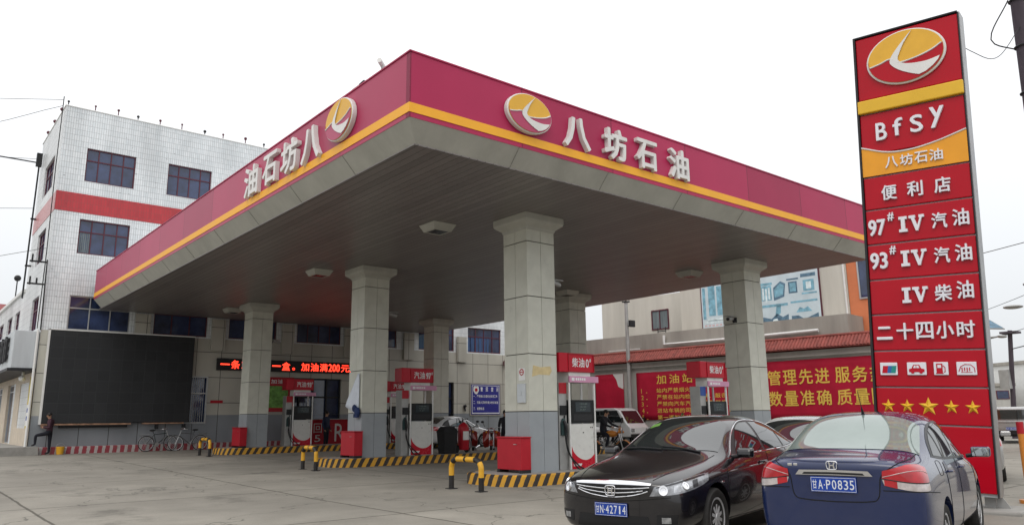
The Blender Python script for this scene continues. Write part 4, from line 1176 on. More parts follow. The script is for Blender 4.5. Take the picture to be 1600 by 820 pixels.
# posters, counter and notice board at the station wall
mb = MB(FB); mb.box(8.15, 9.75, 2.0, 3.75, 0.05, 0.09)
p1 = mb.build('poster_board', M['redpaint'], None); tag(p1, 'red poster board with a green map beside the entrance', 'poster')
mb = MB(FB); mb.box(8.45, 9.45, 2.2, 3.3, 0.091, 0.10); mb.build('green_map', mat('green_map_print', (0.16, 0.34, 0.08), 0.6, var=0.5, scale=6), p1)
mb = MB(FB); put_row(mb, '加油', 8.5, 3.42, 0.7, 0.22, 0.004, 0.091); mb.build('lettering', M['whitetext'], p1)
mb = MB(FB); mb.box(5.55, 6.15, 2.42, 2.56, 0.04, 0.06); tag(mb.build('wall_plate', M['redpaint'], None), 'small red plate on the wall beside the barred window', 'plate')
ct = thing('red_counter', 'red cabinet with large white letters behind the rear island', 'cabinet', (10.4, 24.2, gz(24)))
mb = MB(); mb.box(-0.95, 0.95, -0.3, 0.3, 0.0, 1.35); mb.build('carcass', M['redpaint'], ct, bevel=0.015)
mb = MB(); mb.box(-1.0, 1.0, -0.34, 0.34, 1.351, 1.39); mb.build('worktop', M['galv'], ct)
mb = MB(frame((0, -0.302, 0), 0)); put_text(mb, '回', -0.86, 0.72, 0.42, 0.45, 0.004, 0.0, 0.0); put_text(mb, 'R', 0.25, 0.30, 0.5, 0.85, 0.004, 0.0, 0.0); put_text(mb, '5', -0.8, 0.3, 0.3, 0.32, 0.004, 0, 0)
mb.build('lettering', M['signwhite'], ct)
nb = thing('notice_board', 'blue police notice board with a badge and white writing on the station wall', 'notice board', (22.4, 27, 2.7), world=True)
mb = MB(FB); mb.box(21.15, 23.65, 1.72, 3.72, 0.05, 0.08); mb.build('backing', M['cement'], nb)
mb = MB(FB); mb.box(21.25, 23.5, 1.80, 3.62, 0.081, 0.10); pan = mb.build('panel', mat('police_blue', (0.03, 0.03, 0.22), 0.4, var=0.1), nb)
mb = MB(FB); mb.box(21.30, 23.45, 3.54, 3.565, 0.101, 0.105); mb.box(21.30, 23.45, 1.85, 1.90, 0.101, 0.105); mb.box(21.30, 21.33, 1.9, 3.54, 0.101, 0.105); mb.box(23.42, 23.45, 1.9, 3.54, 0.101, 0.105)
for k, s in enumerate(('警 民 提 示',)): put_row(mb, s, 21.95, 3.20, 1.45, 0.27, 0.004, 0.101, 0.02)
put_row(mb, '一、严禁烟火注意安全防范工作', 21.40, 2.83, 1.9, 0.16, 0.004, 0.101, 0.01); put_row(mb, '二、驾驶人员停车熄火依次加油', 21.40, 2.45, 1.95, 0.16, 0.004, 0.101, 0.01); put_row(mb, '三、报警电话', 21.40, 2.07, 0.85, 0.16, 0.004, 0.101, 0.01)
mb.build('lettering', M['whitetext'], pan)
mb = MB(FB); mb.prism([(21.42, 3.48), (21.52, 3.52), (21.62, 3.50), (21.72, 3.52), (21.82, 3.48), (21.84, 3.25), (21.74, 3.08), (21.62, 3.02), (21.50, 3.08), (21.40, 3.25)], 0.101, 0.108)
bd = mb.build('badge', M['signwhite'], pan)
mb = MB(FB); mb.prism(ell(21.62, 3.29, 0.11, 0.11, 18), 0.1085, 0.112); mb.build('badge_centre', M['redpaint'], bd)
mb = MB(FB); mb.box(19.0, 19.18, 2.2, 2.6, 0.04, 0.2); mb.cyl((20.75, 2.35, 0.05), (20.75, 2.0, 0.18), 0.06, 8); mb.ball((20.75, 2.3, 0.16), 0.10, 8, 6)
tag(mb.build('wall_phone', M['dark'], None), 'dark handset fixed to the wall left of the blue notice board', 'phone')
mb = MB(FB); mb.cyl((23.95, 5.2, 0.3), (23.95, 4.75, 0.5), 0.20, 12, 0.26); mb.box(23.85, 24.05, 4.85, 5.15, 0.03, 0.3)
tag(mb.build('wall_lamp', M['maroon'], None), 'maroon wall lamp above the blue notice board', 'lamp')

# ------------------------------------------------------------------ bin and extinguisher on the middle island
t = thing('litter_bin', 'black plastic litter bin beside the petrol 97 pump', 'bin', (8.68, 11.3, PZ+gz(11.5)))
mb = MB(); P = [(0.24, 0.0), (0.29, 0.72), (0.30, 0.72), (0.30, 0.78)]
vs = []
for (w, z) in P: vs += [(-w, -w*0.8, z), (w, -w*0.8, z), (w, w*0.8, z), (-w, w*0.8, z)]
mb.add(vs, [(i*4+j, i*4+(j+1) % 4, i*4+4+(j+1) % 4, i*4+4+j) for i in range(3) for j in range(4)]+[(3, 2, 1, 0), (12, 13, 14, 15)]); mb.build('tub', M['black'], t, bevel=0.02)
mb = MB(); mb.add([(-.29, -.23, .781), (.29, -.23, .781), (.29, .23, .781), (-.29, .23, .781), (-.20, -.16, .93), (.20, -.16, .93), (.20, .16, .93), (-.20, .16, .93)],
                  [(0, 1, 5, 4), (1, 2, 6, 5), (2, 3, 7, 6), (3, 0, 4, 7), (4, 5, 6, 7)]); mb.build('lid', M['black'], t, bevel=0.02)
t = thing('fire_extinguisher', 'large red wheeled fire extinguisher beside the black bin', 'fire extinguisher', (9.42, 11.35, PZ+gz(11.5)))
mb = MB(); mb.lathe([(0.0, 0.10), (0.17, 0.10), (0.20, 0.16), (0.20, 0.86), (0.16, 0.97), (0.07, 1.03), (0.05, 1.06), (0.0, 1.06)], 20); mb.build('cylinder', M['redpaint'], t, smooth=40)
mb = MB(); mb.tube([(-0.05, 0, 1.05), (-0.05, 0, 1.16), (0.18, -0.02, 1.18)], 0.02, 8); mb.tube([(-0.14, 0.2, 0.3), (-0.14, 0.22, 1.2), (0.14, 0.22, 1.2), (0.14, 0.2, 0.3)], 0.014, 8); mb.build('valve', M['dark'], t)
mb = MB(); mb.tube(curve_pts([(0.1, -0.03, 1.1), (0.28, -0.1, 0.8), (0.26, -0.14, 0.4), (0.16, -0.18, 0.6)], 16), 0.018, 8); mb.build('hose', M['black'], t)
for s in (-1, 1):
    mb = MB(); mb.m = Matrix.Translation((s*0.22, 0.12, 0.14)) @ Matrix.Rotation(math.pi/2, 4, 'Y'); mb.lathe([(0.02, -0.025), (0.14, -0.025), (0.14, 0.025), (0.02, 0.025)], 18); mb.build('wheel', M['black'], t)
mb = MB(); mb.m = Matrix.Rotation(0, 4, 'Z'); mb.add([(0.201*math.cos(R(a)), 0.201*math.sin(R(a)), z) for z in (0.45, 0.75) for a in range(-130, -49, 10)], [(i, i+1, i+10, i+9) for i in range(8)]); mb.build('label', M['white'], t)

# ------------------------------------------------------------------ long wall with tiled coping and the red banners
WA = -1.4760
Nw = Vector((0.9955, 0.0946, 0))
def fw(off=0.0): return frame(Vector((23.5, 18.47, 0)) + Nw*off, WA)
wl = thing('boundary_wall', 'long rendered boundary wall with a red tiled coping at the right of the forecourt', 'wall', (24.2, 11, 0), world=True)
mb = MB(fw()); mb.box(-2.5, 18.7, 0, 4.30, -0.30, 0.0); mb.build('wall_face', M['render'], wl)
mb = MB(fw()); mb.box(-2.5, 18.7, 4.04, 4.30, 0.002, 0.16); mb.build('eave_beam', M['render'], wl)
mb = MB(fw())
n = 140; u0, u1 = -2.5, 18.7
for i in range(n):
    a = u0+(u1-u0)*i/n; b = u0+(u1-u0)*(i+1)/n; c = (a+b)/2; r = (b-a)*0.46
    # each tile course is a half round running down the slope, front then back
    for (z0, v0, z1, v1) in ((-0.15, 4.88, 0.42, 4.36), (-0.72, 4.36, -0.15, 4.88)):
        vs = []
        for (z, v) in ((z0, v0), (z1, v1)):
            for q in range(5):
                ang = math.pi*q/4; vs.append((c-r*math.cos(ang), v+r*0.75*math.sin(ang), z))
        mb.add(vs, [(q, q+1, q+6, q+5) for q in range(4)])
        mb.add([(a, v0-0.01, z0), (b, v0-0.01, z0), (b, v1-0.01, z1), (a, v1-0.01, z1)], [(0, 1, 2, 3)])
mb.build('tiled_coping', M['rooftile'], wl, smooth=35)
mb = MB(fw()); mb.tube([(u0+(u1-u0)*i/60, 4.90, -0.15) for i in range(61)], 0.075, 8); mb.build('ridge', M['rooftile'], wl, smooth=50)
def banner(name, u0, u1, v0, v1, lab):
    mb = MB(fw()); nu, nv = 24, 8; vs = []
    for j in range(nv+1):
        for i in range(nu+1):
            u = u0+(u1-u0)*i/nu; v = v0+(v1-v0)*j/nv
            vs.append((u, v, 0.03+0.008*math.sin(u*2.3+v)+0.005*math.sin(u*5.1-v*2)))
    mb.add(vs, [(j*(nu+1)+i, j*(nu+1)+i+1, (j+1)*(nu+1)+i+1, (j+1)*(nu+1)+i) for j in range(nv) for i in range(nu)])
    t = mb.build(name, M['banner'], None, smooth=60); t.modifiers.new('thick', 'SOLIDIFY').thickness = 0.006
    return tag(t, lab, 'banner', 'red banners on the boundary wall')
b0 = banner('wall_banner', 0.02, 1.95, 1.42, 3.80, 'plain red banner with a torn white corner on the boundary wall')
mb = MB(fw()); mb.prism([(1.25, 3.80), (1.95, 3.80), (1.93, 2.98), (1.6, 3.12), (1.48, 3.5)], 0.048, 0.054); mb.build('torn_patch', M['white'], b0)
b2 = banner('wall_banner', 2.78, 9.35, 1.36, 3.78, 'red safety rules banner with yellow numbered lines behind the second diesel pump')
mb = MB(fw()); z = 0.048
for ch, u in zip('加油站须知', (4.05, 4.82, 5.59, 6.36, 7.13)): put_text(mb, ch, u, 3.16, 0.58, 0.46, 0.004, z, 0.014)
lines = ['1. 站内严禁烟火。', '2. 严禁在站内检修车辆,敲击铁器以防', '3. 严禁向汽车汽化器及塑料桶加油。', '4. 进站车辆的司机,乘客,人员下车', '5. 第一道加油枪']
for k, s in enumerate(lines): put_row(mb, s, 3.0, 2.72-0.335*k, 0.335*len(s), 0.225, 0.004, z, 0.012)
mb.build('lettering', M['goldtext'], b2)
b1 = banner('wall_banner', 9.95, 17.6, 1.30, 3.92, 'large red slogan banner with two rows of big yellow characters beside the totem')
mb = MB(fw())
for s, v in (('管理先进', 2.85), ('数量准确', 1.92)):
    for i, ch in enumerate(s): put_text(mb, ch, 10.12+0.735*i, v, 0.63, 0.66, 0.004, z, 0.016)
for s, v in (('服务热情', 2.85), ('质量国标', 1.92)):
    for i, ch in enumerate(s): put_text(mb, ch, 13.20+0.725*i, v, 0.63, 0.66, 0.004, z, 0.016)
mb.build('lettering', M['goldtext'], b1)

# floodlight pole at the wall
t = thing('floodlight_pole', 'concrete pole with a dark floodlight and lantern in front of the boundary wall', 'light pole', (23.45, 15.95, 0.14))
mb = MB(); mb.cyl((0, 0, 0), (0, 0, 7.4), 0.13, 12, 0.09); mb.build('pole', M['galv'], t, smooth=40)
mb = MB(); mb.box(-0.20, 0.20, -0.42, -0.30, 6.05, 6.4); mb.tube([(0, 0, 6.1), (0, -0.3, 6.15)], 0.03, 6); mb.build('floodlight', M['dark'], t, bevel=0.02)
mb = MB(); mb.box(-0.15, 0.15, -0.15, 0.15, 7.4, 7.46); mb.box(-0.13, -0.11, -0.13, -0.11, 7.46, 8.2); mb.box(0.11, 0.13, -0.13, -0.11, 7.46, 8.2); mb.box(-0.13, -0.11, 0.11, 0.13, 7.46, 8.2); mb.box(0.11, 0.13, 0.11, 0.13, 7.46, 8.2); mb.box(-0.16, 0.16, -0.16, 0.16, 8.2, 8.3)
mb.build('lantern', M['dark'], t)

# ------------------------------------------------------------------ beige house, billboard, orange house behind the wall
bh = thing('beige_house', 'stained beige rendered house behind the boundary wall', 'house', (28, 12, 0), world=True)
mb = MB(fw(3.0)); mb.box(3.8, 12.94, 0, 9.1, -8, 0); mb.build('main_block', M['beige'], bh)
mb = MB(fw(4.6)); mb.box(-3.0, 3.79, 0, 8.6, -6, 0); mb.build('rear_block', M['beige'], bh)
mb = MB(fw(1.2)); mb.box(-2.2, 13.5, 0, 5.92, -1.75, 0.0); mb.build('parapet_wall', M['cement'], bh)
f = MB(fw(4.6)); a, b, c, d = 0.75, 1.95, 6.55, 7.72
f.box(a, b, c, c+.06, 0.002, 0.06); f.box(a, b, d-.06, d, 0.002, 0.06); f.box(a, a+.06, c+.06, d-.06, 0.002, 0.06); f.box(b-.06, b, c+.06, d-.06, 0.002, 0.06); f.box(a+0.55, a+0.60, c+.06, d-.06, 0.002, 0.05)
wo = f.build('window', M['maroon'], bh)
f = MB(fw(4.6)); f.box(a+.06, b-.06, c+.06, d-.06, 0.002, 0.012); f.build('pane', M['curtain'], wo)
mb = MB(fw(2.98)); mb.tube([(12.85, 9.0, 0.06), (12.85, 5.95, 0.06)], 0.05, 8); mb.build('downpipe', M['white'], bh)
mb = MB(fw(1.1)); mb.tube([(3.9, 5.75, 0.05), (3.9, 5.27, 0.06), (8.2, 5.25, 0.06), (12.2, 5.28, 0.06)], 0.075, 8); mb.build('drainpipe', M['white'], bh)
mb = MB(fw(1.1)); mb.box(0.2, 2.3, 5.12, 5.18, 0.0, 0.1); mb.build('ledge', M['white'], bh)
mb = MB(fw(2.0)); mb.tube([(2.9, 5.92, 0), (2.9, 6.32, 0)], 0.025, 6); mb.tube([(3.4, 5.92, 0), (3.4, 6.32, 0)], 0.025, 6); mb.tube([(2.9, 6.1, 0), (3.4, 6.1, 0)], 0.025, 6)
mb.build('railing', M['dark'], bh)
bb = thing('billboard', 'white and blue billboard with pictures of carved stone building parts on the beige house', 'billboard', (27, 10, 5.8), world=True)
mb = MB(fw(3.0)); mb.box(5.12, 11.68, 5.76, 8.75, 0.003, 0.08); mb.build('frame', M['maroon'], bb)
mb = MB(fw(3.0)); mb.box(5.18, 11.62, 5.82, 8.70, 0.081, 0.09); bp_ = mb.build('sheet', mat('billboard_sheet', (0.55, 0.64, 0.68), 0.55, var=0.12, scale=1.2), bb)
M['bbblue'] = mat('billboard_blue', (0.20, 0.40, 0.50), 0.6, var=0.40, scale=4)
M['bbdark'] = mat('billboard_dark_blue', (0.10, 0.18, 0.25), 0.6, var=0.4, scale=5)
M['bblight'] = mat('billboard_light', (0.66, 0.76, 0.78), 0.55, var=0.2, scale=5)
M['bbpink'] = mat('billboard_pink', (0.60, 0.42, 0.42), 0.55, var=0.2, scale=6)
fb = fw(3.0); z = 0.0905
def pic(m, *polys, dz=0.0):
    mb = MB(fb)
    for p in polys: mb.prism(list(p), z+dz, z+dz+0.004)
    mb.build('picture', M[m], bp_)
rc = lambda a, b, c, d: [(a, c), (b, c), (b, d), (a, d)]
pic('bbblue', rc(5.25, 5.42, 6.6, 8.3), rc(5.60, 6.0, 6.75, 8.35), rc(6.1, 6.5, 6.75, 8.3), rc(6.6, 6.9, 6.8, 8.2), rc(7.0, 7.6, 6.7, 8.4))
pic('bblight', rc(5.5, 6.8, 6.45, 6.62), [(5.3, 6.5), (5.9, 6.55), (6.6, 6.45), (6.9, 6.6), (6.9, 6.4), (5.3, 6.35)], dz=0.005)
for k in range(3):
    pic('bbpink', *[rc(5.3+0.22*q, 5.45+0.22*q, 6.20-0.17*k, 6.29-0.17*k) for q in range(6)])
pic('bbblue', rc(8.62, 9.20, 7.2, 7.95), rc(8.5, 9.25, 7.98, 8.10))
pic('bblight', rc(8.70, 8.80, 7.25, 7.85), rc(8.86, 8.96, 7.1, 7.8), rc(9.02, 9.12, 7.25, 7.85), dz=0.005)
pic('bbdark', [(9.30, 7.15), (9.85, 7.3), (9.95, 7.95), (9.70, 8.1), (9.30, 7.8)])
pic('bbblue', [(9.35, 7.3), (9.8, 7.4), (9.88, 7.85), (9.68, 7.98), (9.36, 7.72)], dz=0.005)
pic('bbdark', rc(10.10, 10.55, 7.42, 8.0), rc(10.02, 10.63, 8.08, 8.16))
pic('bbblue', rc(10.17, 10.48, 7.5, 7.93), dz=0.005)
pic('bbblue', rc(10.85, 11.40, 7.45, 8.0), rc(10.75, 11.5, 7.30, 7.38)); pic('bblight', rc(11.0, 11.25, 7.55, 7.9), dz=0.005)
pic('bbdark', rc(10.75, 11.5, 8.15, 8.32)); pic('bbblue', rc(10.8, 11.4, 8.5, 8.66))
pic('bbdark', [(8.6, 5.95), (10.0, 5.95), (10.0, 6.42), (9.7, 6.3), (9.4, 6.5), (9.1, 6.25), (8.6, 6.4)], [(10.15, 5.95), (11.5, 5.95), (11.5, 6.35), (11.1, 6.2), (10.8, 6.1), (10.5, 6.3), (10.15, 6.3)])
pic('bbblue', rc(8.6, 10.0, 6.85, 6.98), [(9.3, 6.3), (9.6, 6.5), (9.65, 6.95), (9.4, 6.85)], rc(10.15, 11.5, 6.92, 7.02), [(10.4, 6.45), (11.2, 6.45), (11.0, 6.7), (10.8, 6.6), (10.6, 6.7)])
pic('bblight', [(9.1, 6.0), (9.5, 6.0), (9.4, 6.25), (9.2, 6.22)], [(10.6, 6.0), (11.0, 6.0), (10.9, 6.12), (10.7, 6.12)], dz=0.005)
mb = MB(fb); mb.tube([(5.2, 5.70, 0.1), (7, 5.66, 0.1), (9, 5.72, 0.1), (11.6, 5.74, 0.1)], 0.03, 6); mb.build('cable', M['white'], bb)
oh = thing('orange_house', 'orange rendered house between the billboard and the totem', 'house', (30, 4, 0), world=True)
mb = MB(fw(3.02)); mb.box(12.96, 16.8, 0, 9.4, -3, 0); mb.build('wall_face', M['orange'], oh)
f = MB(fw(3.02)); a, b, c, d = 13.45, 15.2, 6.75, 8.7
f.box(a, b, c, c+.07, 0.002, 0.06); f.box(a, b, d-.07, d, 0.002, 0.06); f.box(a, a+.07, c+.07, d-.07, 0.002, 0.06); f.box(b-.07, b, c+.07, d-.07, 0.002, 0.06); f.box(a+.6, a+.66, c+.07, d-.07, 0.002, 0.05)
wo = f.build('window', M['alu'], oh)
f = MB(fw(3.02)); f.box(a+.07, b-.07, c+.07, d-.07, 0.002, 0.014); f.build('pane', M['pane'], wo)
# ------------------------------------------------------------------ cars: subdivided body cage, windows and lamps laid onto the body surface
def paint(name, col, flake=0.0, rough=0.22, coat=1.0, dust=0.10):
    m = mat(name, col, rough, flake, 0.05, 2.0, coat=coat, rvar=0.05, dirt=dust, dirt_col=(0.16, 0.15, 0.135))
    return m
M['carblack'] = paint('black_car_paint', (0.007, 0.006, 0.008), 0.0, dust=0.04)
M['carblue'] = paint('navy_car_paint', (0.008, 0.018, 0.075), 0.0, dust=0.05)
M['carwhite'] = paint('white_car_paint', (0.62, 0.63, 0.63), 0.0, dust=0.15)
M['carsilver'] = paint('silver_car_paint', (0.42, 0.42, 0.42), 0.5, dust=0.15)
M['carglass'] = mat('car_glass', (0.012, 0.016, 0.017), 0.03, 0, 0.2, 1.0, rvar=0, spec=1.0)
M['carglass'].node_tree.nodes['Principled BSDF'].inputs['IOR'].default_value = 1.75
M['carpale'] = mat('sky_pale_rear_glass', (0.24, 0.29, 0.27), 0.05, 0.30, 0.12, 1.0, rvar=0, spec=1.0)  # pale base colour imitates reflected sky and light through the cabin
M['blacktrim'] = mat('black_car_trim', (0.012, 0.012, 0.013), 0.35, var=0.2)
M['archdark'] = mat('wheel_arch_dark', (0.008, 0.008, 0.008), 0.9, var=0.2)
M['tyre'] = mat('tyre_rubber', (0.022, 0.021, 0.020), 0.75, var=0.3, scale=8, dirt=0.4, dirt_col=(0.10, 0.09, 0.08))
M['alloy'] = mat('alloy_wheel', (0.52, 0.52, 0.53), 0.38, 0.25, var=0.10, dirt=0.2, dirt_col=(.12, .11, .10))
M['lampclear'] = mat('headlamp_reflector', (0.42, 0.43, 0.45), 0.18, 0.75, var=0.45, scale=14)
M['lampbase'] = mat('headlamp_cover', (0.26, 0.27, 0.29), 0.12, 0.35, var=0.5, scale=16, coat=1.0)
M['lampdark'] = mat('headlamp_housing', (0.05, 0.05, 0.055), 0.08, 0.3, var=0.4, scale=10)
M['lampred'] = mat('tail_lamp_red', (0.42, 0.012, 0.02), 0.08, 0, 0.25, 9, coat=1.0)
M['lampwhite'] = mat('tail_lamp_clear', (0.55, 0.50, 0.49), 0.10, 0.2, 0.3, 12, coat=1.0)
M['plateblue'] = mat('number_plate_blue', (0.012, 0.050, 0.30), 0.35, var=0.06)
M['platewhite'] = mat('number_plate_white', (0.66, 0.68, 0.72), 0.4, var=0.04)

def eval_mesh(o):
    dg = bpy.context.evaluated_depsgraph_get()
    return bpy.data.meshes.new_from_object(o.evaluated_get(dg))

def car_body(stations, bow_f, bow_r, wheels, wr, lvl=3):
    """stations rear to front: (x, zbottom, [(y,z) S0..S5], zT1, zT0).  Returns (uncut surface mesh, body mesh with wheel arches)"""
    vs = []; rings = []
    def bow(i, y, ymax):
        k = 1-(abs(y)/ymax)**2
        n = len(stations)
        if i >= n-2: return bow_f*k*(1.0 if i == n-1 else 0.7)
        if i <= 1: return -bow_r*k*(1.0 if i == 0 else 0.7)
        return 0.0
    for i, (x, zb, S, z1, z0) in enumerate(stations):
        ym = max(s[0] for s in S)
        half = [(0, zb), (S[0][0]*0.55, zb)] + list(S) + [(S[5][0]*0.58, z1), (0, z0)]
        ring = []
        for (y, z) in half: ring.append(len(vs)); vs.append((x+bow(i, y, ym), y, z))
        for (y, z) in reversed(half[1:-1]): ring.append(len(vs)); vs.append((x+bow(i, y, ym), -y, z))
        rings.append(ring)
    fs = []
    n = len(rings[0])
    for a, b in zip(rings[:-1], rings[1:]):
        for j in range(n): fs.append((a[j], a[(j+1) % n], b[(j+1) % n], b[j]))
    for end in (0, -1):
        r = rings[end]; i = 0 if end == 0 else len(stations)-1
        x, zb, S, z1, z0 = stations[i]; ym = max(s[0] for s in S)
        rows = []
        for k in range(6):
            L, Rr = r[2+k], r[n-2-k]
            if k == 0: mid = [r[1], r[0], r[n-1]]
            elif k == 5: mid = [r[8], r[9], r[10]]
            else:
                mid = []
                for f in (0.5, 0, -0.5):
                    mid.append(len(vs)); vs.append((x+bow(i, S[k][0]*f, ym), S[k][0]*f, S[k][1]))
            rows.append([L]+mid+[Rr])
        for a, b in zip(rows[:-1], rows[1:]):
            for q in range(4): fs.append((a[q], a[q+1], b[q+1], b[q]))
    me = bpy.data.meshes.new('cage'); me.from_pydata(vs, [], fs)
    bm = bmesh.new(); bm.from_mesh(me); bmesh.ops.recalc_face_normals(bm, faces=bm.faces); bm.to_mesh(me); bm.free()
    o = bpy.data.objects.new('cage', me); COL.objects.link(o)
    s = o.modifiers.new('s', 'SUBSURF'); s.levels = lvl; s.render_levels = lvl
    full = eval_mesh(o)
    # wheel arches
    mb = MB()
    for (wx_, wy) in wheels:
        for sd in (-1, 1):
            y0, y1 = (wy-0.24)*sd, (wy+0.4)*sd
            mb.cyl((wx_, min(y0, y1), wr+0.005), (wx_, max(y0, y1), wr+0.005), wr+0.055, 40)
    cme = bpy.data.meshes.new('cut'); cme.from_pydata([tuple(p) for p in mb.v], [], mb.f)
    bm = bmesh.new(); bm.from_mesh(cme); bmesh.ops.recalc_face_normals(bm, faces=bm.faces); bm.to_mesh(cme); bm.free()
    cme.materials.append(M['archdark'])
    c = bpy.data.objects.new('cut', cme); COL.objects.link(c)
    full.materials.clear(); full.materials.append(M['carblack'])
    o2 = bpy.data.objects.new('b', full); COL.objects.link(o2)
    b = o2.modifiers.new('b', 'BOOLEAN'); b.operation = 'DIFFERENCE'; b.object = c; b.solver = 'EXACT'; b.material_mode = 'TRANSFER'
    cut = eval_mesh(o2)
    for q in (o, o2, c): bpy.data.objects.remove(q)
    return full, cut

class Skin:
    """lays patches, strips and seams onto a body surface"""
    def __init__(self, me, parent):
        self.bvh = BVHTree.FromPolygons([v.co.copy() for v in me.vertices], [tuple(p.vertices) for p in me.polygons])
        self.p = parent
    def hit(self, pt, d, off):
        d = Vector(d).normalized(); pt = Vector(pt)
        loc, nrm, _, dist = self.bvh.ray_cast(pt-d*0.6, d, 1.4)
        if loc is None:
            loc, nrm, _, dist = self.bvh.find_nearest(pt)
        if nrm.dot(d) > 0: nrm = -nrm
        return loc+nrm*off, nrm
    def grid(self, bottom, top, d, off=0.004, nu=28, nv=10, mirror=False, mid=None):
        B, T_ = curve_pts(bottom, nu), curve_pts(top, nu)
        mb = MB(); s = -1 if mirror else 1
        vs = []
        for j in range(nv):
            for i in range(nu):
                t = j/(nv-1); q = B[i].lerp(T_[i], t)
                p, n = self.hit(q, d, off); vs.append((p.x, p.y*s, p.z))
        fs = []
        for j in range(nv-1):
            for i in range(nu-1):
                f = (j*nu+i, j*nu+i+1, (j+1)*nu+i+1, (j+1)*nu+i)
                fs.append(f)
        mb.add(vs, fs)
        return mb
    def patch(self, name, m, bottom, top, d, off=0.004, nu=28, nv=10, mirror=False, parent=None):
        mb = self.grid(bottom, top, d, off, nu, nv, mirror)
        me = bpy.data.meshes.new(name); me.from_pydata([tuple(v) for v in mb.v], [], mb.f); me.materials.append(m)
        # face outwards
        dd = Vector((d[0], -d[1] if mirror else d[1], d[2]))
        acc = sum(p.normal.dot(dd) for p in me.polygons)
        if acc > 0:
            me.flip_normals()
        o = link(name, me, parent or self.p, 70)
        return o
    def strip(self, name, m, pts, d, r=0.008, off=0.004, mirror=False, n=40, parent=None, closed=False, flat=None):
        P = [self.hit(q, d, off)[0] for q in curve_pts(pts, n)]
        if mirror: P = [Vector((p.x, -p.y, p.z)) for p in P]
        mb = MB(); mb.tube(P, r, 6)
        return mb.build(name, m, parent or self.p, 60)

def wheel(parent, loc, side, r, w, spokes, name='wheel'):
    """tyre with alloy rim; the axle runs along local Y, side=+1 faces +Y"""
    t = bpy.data.objects.new(name, None); COL.objects.link(t); t.parent = parent; t.location = loc
    ri = r*0.66
    mb = MB(); mb.lathe([(ri, -w/2+.02), (ri+.02, -w/2), (r-.025, -w/2), (r-.004, -w/2+.03), (r, 0), (r-.004, w/2-.03), (r-.025, w/2), (ri+.02, w/2), (ri, w/2-.02)], 40, 'Y')
    mb.build('tyre', M['tyre'], t, 50)
    mb = MB(); mb.lathe([(ri+.002, -w/2+.03), (ri+.004, -w/2+.012), (ri-.015, -w/2+.012), (ri-.03, 0), (ri-.03, w/2-.03), (ri-.012, w/2-.012), (ri+.004, w/2-.012), (ri+.002, w/2-.03)], 40, 'Y')
    mb.lathe([(0.0, side*(w/2-.006)), (0.045, side*(w/2-.008)), (0.055, side*(w/2-.03)), (0.055, 0)], 20, 'Y')
    for k in range(spokes):
        a = 2*math.pi*k/spokes
        old = mb.m
        mb.m = Matrix.Rotation(a, 4, 'Y')
        y = side*(w/2-.012)
        hw = 0.030 if spokes > 8 else 0.036
        for s2 in ((-1, 1) if spokes <= 6 else (0,)):
            o = s2*0.028
            mb.add([(-hw*0.55+o*0.3, y, 0.03), (hw*0.55+o*0.3, y, 0.03), (hw*0.6+o, y-side*0.012, ri-.015), (-hw*0.6+o, y-side*0.012, ri-.015),
                    (-hw*0.8+o*0.3, y-side*.035, 0.03), (hw*0.8+o*0.3, y-side*.035, 0.03), (hw*0.8+o, y-side*0.045, ri-.015), (-hw*0.8+o, y-side*0.045, ri-.015)],
                   [(0, 1, 2, 3), (0, 4, 5, 1), (1, 5, 6, 2), (2, 6, 7, 3), (3, 7, 4, 0), (4, 7, 6, 5)])
        mb.m = old
    mb.build('rim', M['alloy'], t, 35)
    mb = MB(); mb.lathe([(0.0, -side*0.01), (ri-.04, -side*0.01), (ri-.04, -side*0.03), (0, -side*.03)], 24, 'Y'); mb.build('brake_disc', M['archdark'], t)
    return t

def plate(parent, fr, text, hand='甘'):
    mb = MB(fr); mb.box(-0.22, 0.22, -0.07, 0.07, 0, 0.006); o = mb.build('number_plate', M['plateblue'], parent, bevel=0.003)
    mb = MB(fr)
    for (a, b, c, d) in ((-.214, .214, .060, .0635), (-.214, .214, -.0635, -.060), (-.214, -.2105, -.060, .060), (.2105, .214, -.060, .060)): mb.box(a, b, c, d, 0.0062, 0.0075)
    put_text(mb, hand, -0.202, -0.042, 0.044, 0.084, 0.0012, 0.0062, 0.012)
    put_text(mb, text[0], -0.146, -0.043, 0.045, 0.086, 0.0012, 0.0062, 0.012)
    mb.prism(ell(-0.085, -0.004, 0.006, 0.006, 8), 0.0062, 0.0074)
    for i, ch in enumerate(text[1:]):
        put_text(mb, ch, -0.068+0.056*i+(0.012 if ch == '1' else 0), -0.043, 0.018 if ch == '1' else 0.042, 0.086, 0.0012, 0.0062, 0.012)
    mb.build('lettering', M['platewhite'], o)
    return o

def hmark(parent, fr, w, h):
    """rounded upright badge with a splayed H"""
    mb = MB(fr)
    rr = [(w*math.copysign(abs(math.cos(R(t)))**0.45, math.cos(R(t)))*(0.5+0.05*(math.sin(R(t)) > 0)), h*0.5*math.copysign(abs(math.sin(R(t)))**0.45, math.sin(R(t))), 0.008) for t in range(0, 360, 10)]
    mb.tube(rr, w*0.055, 8, closed=True)
    mb.prism([(-w*.34, h*.40), (-w*.20, h*.40), (-w*.12, h*.02), (-w*.17, -h*.40), (-w*.32, -h*.40), (-w*.25, 0)], 0.002, 0.014)
    mb.prism([(w*.34, h*.40), (w*.20, h*.40), (w*.12, h*.02), (w*.17, -h*.40), (w*.32, -h*.40), (w*.25, 0)], 0.002, 0.014)
    mb.box(-w*.15, w*.15, -h*.06, h*.08, 0.002, 0.0135)
    return mb.build('emblem', M['chrome'], parent, 40)

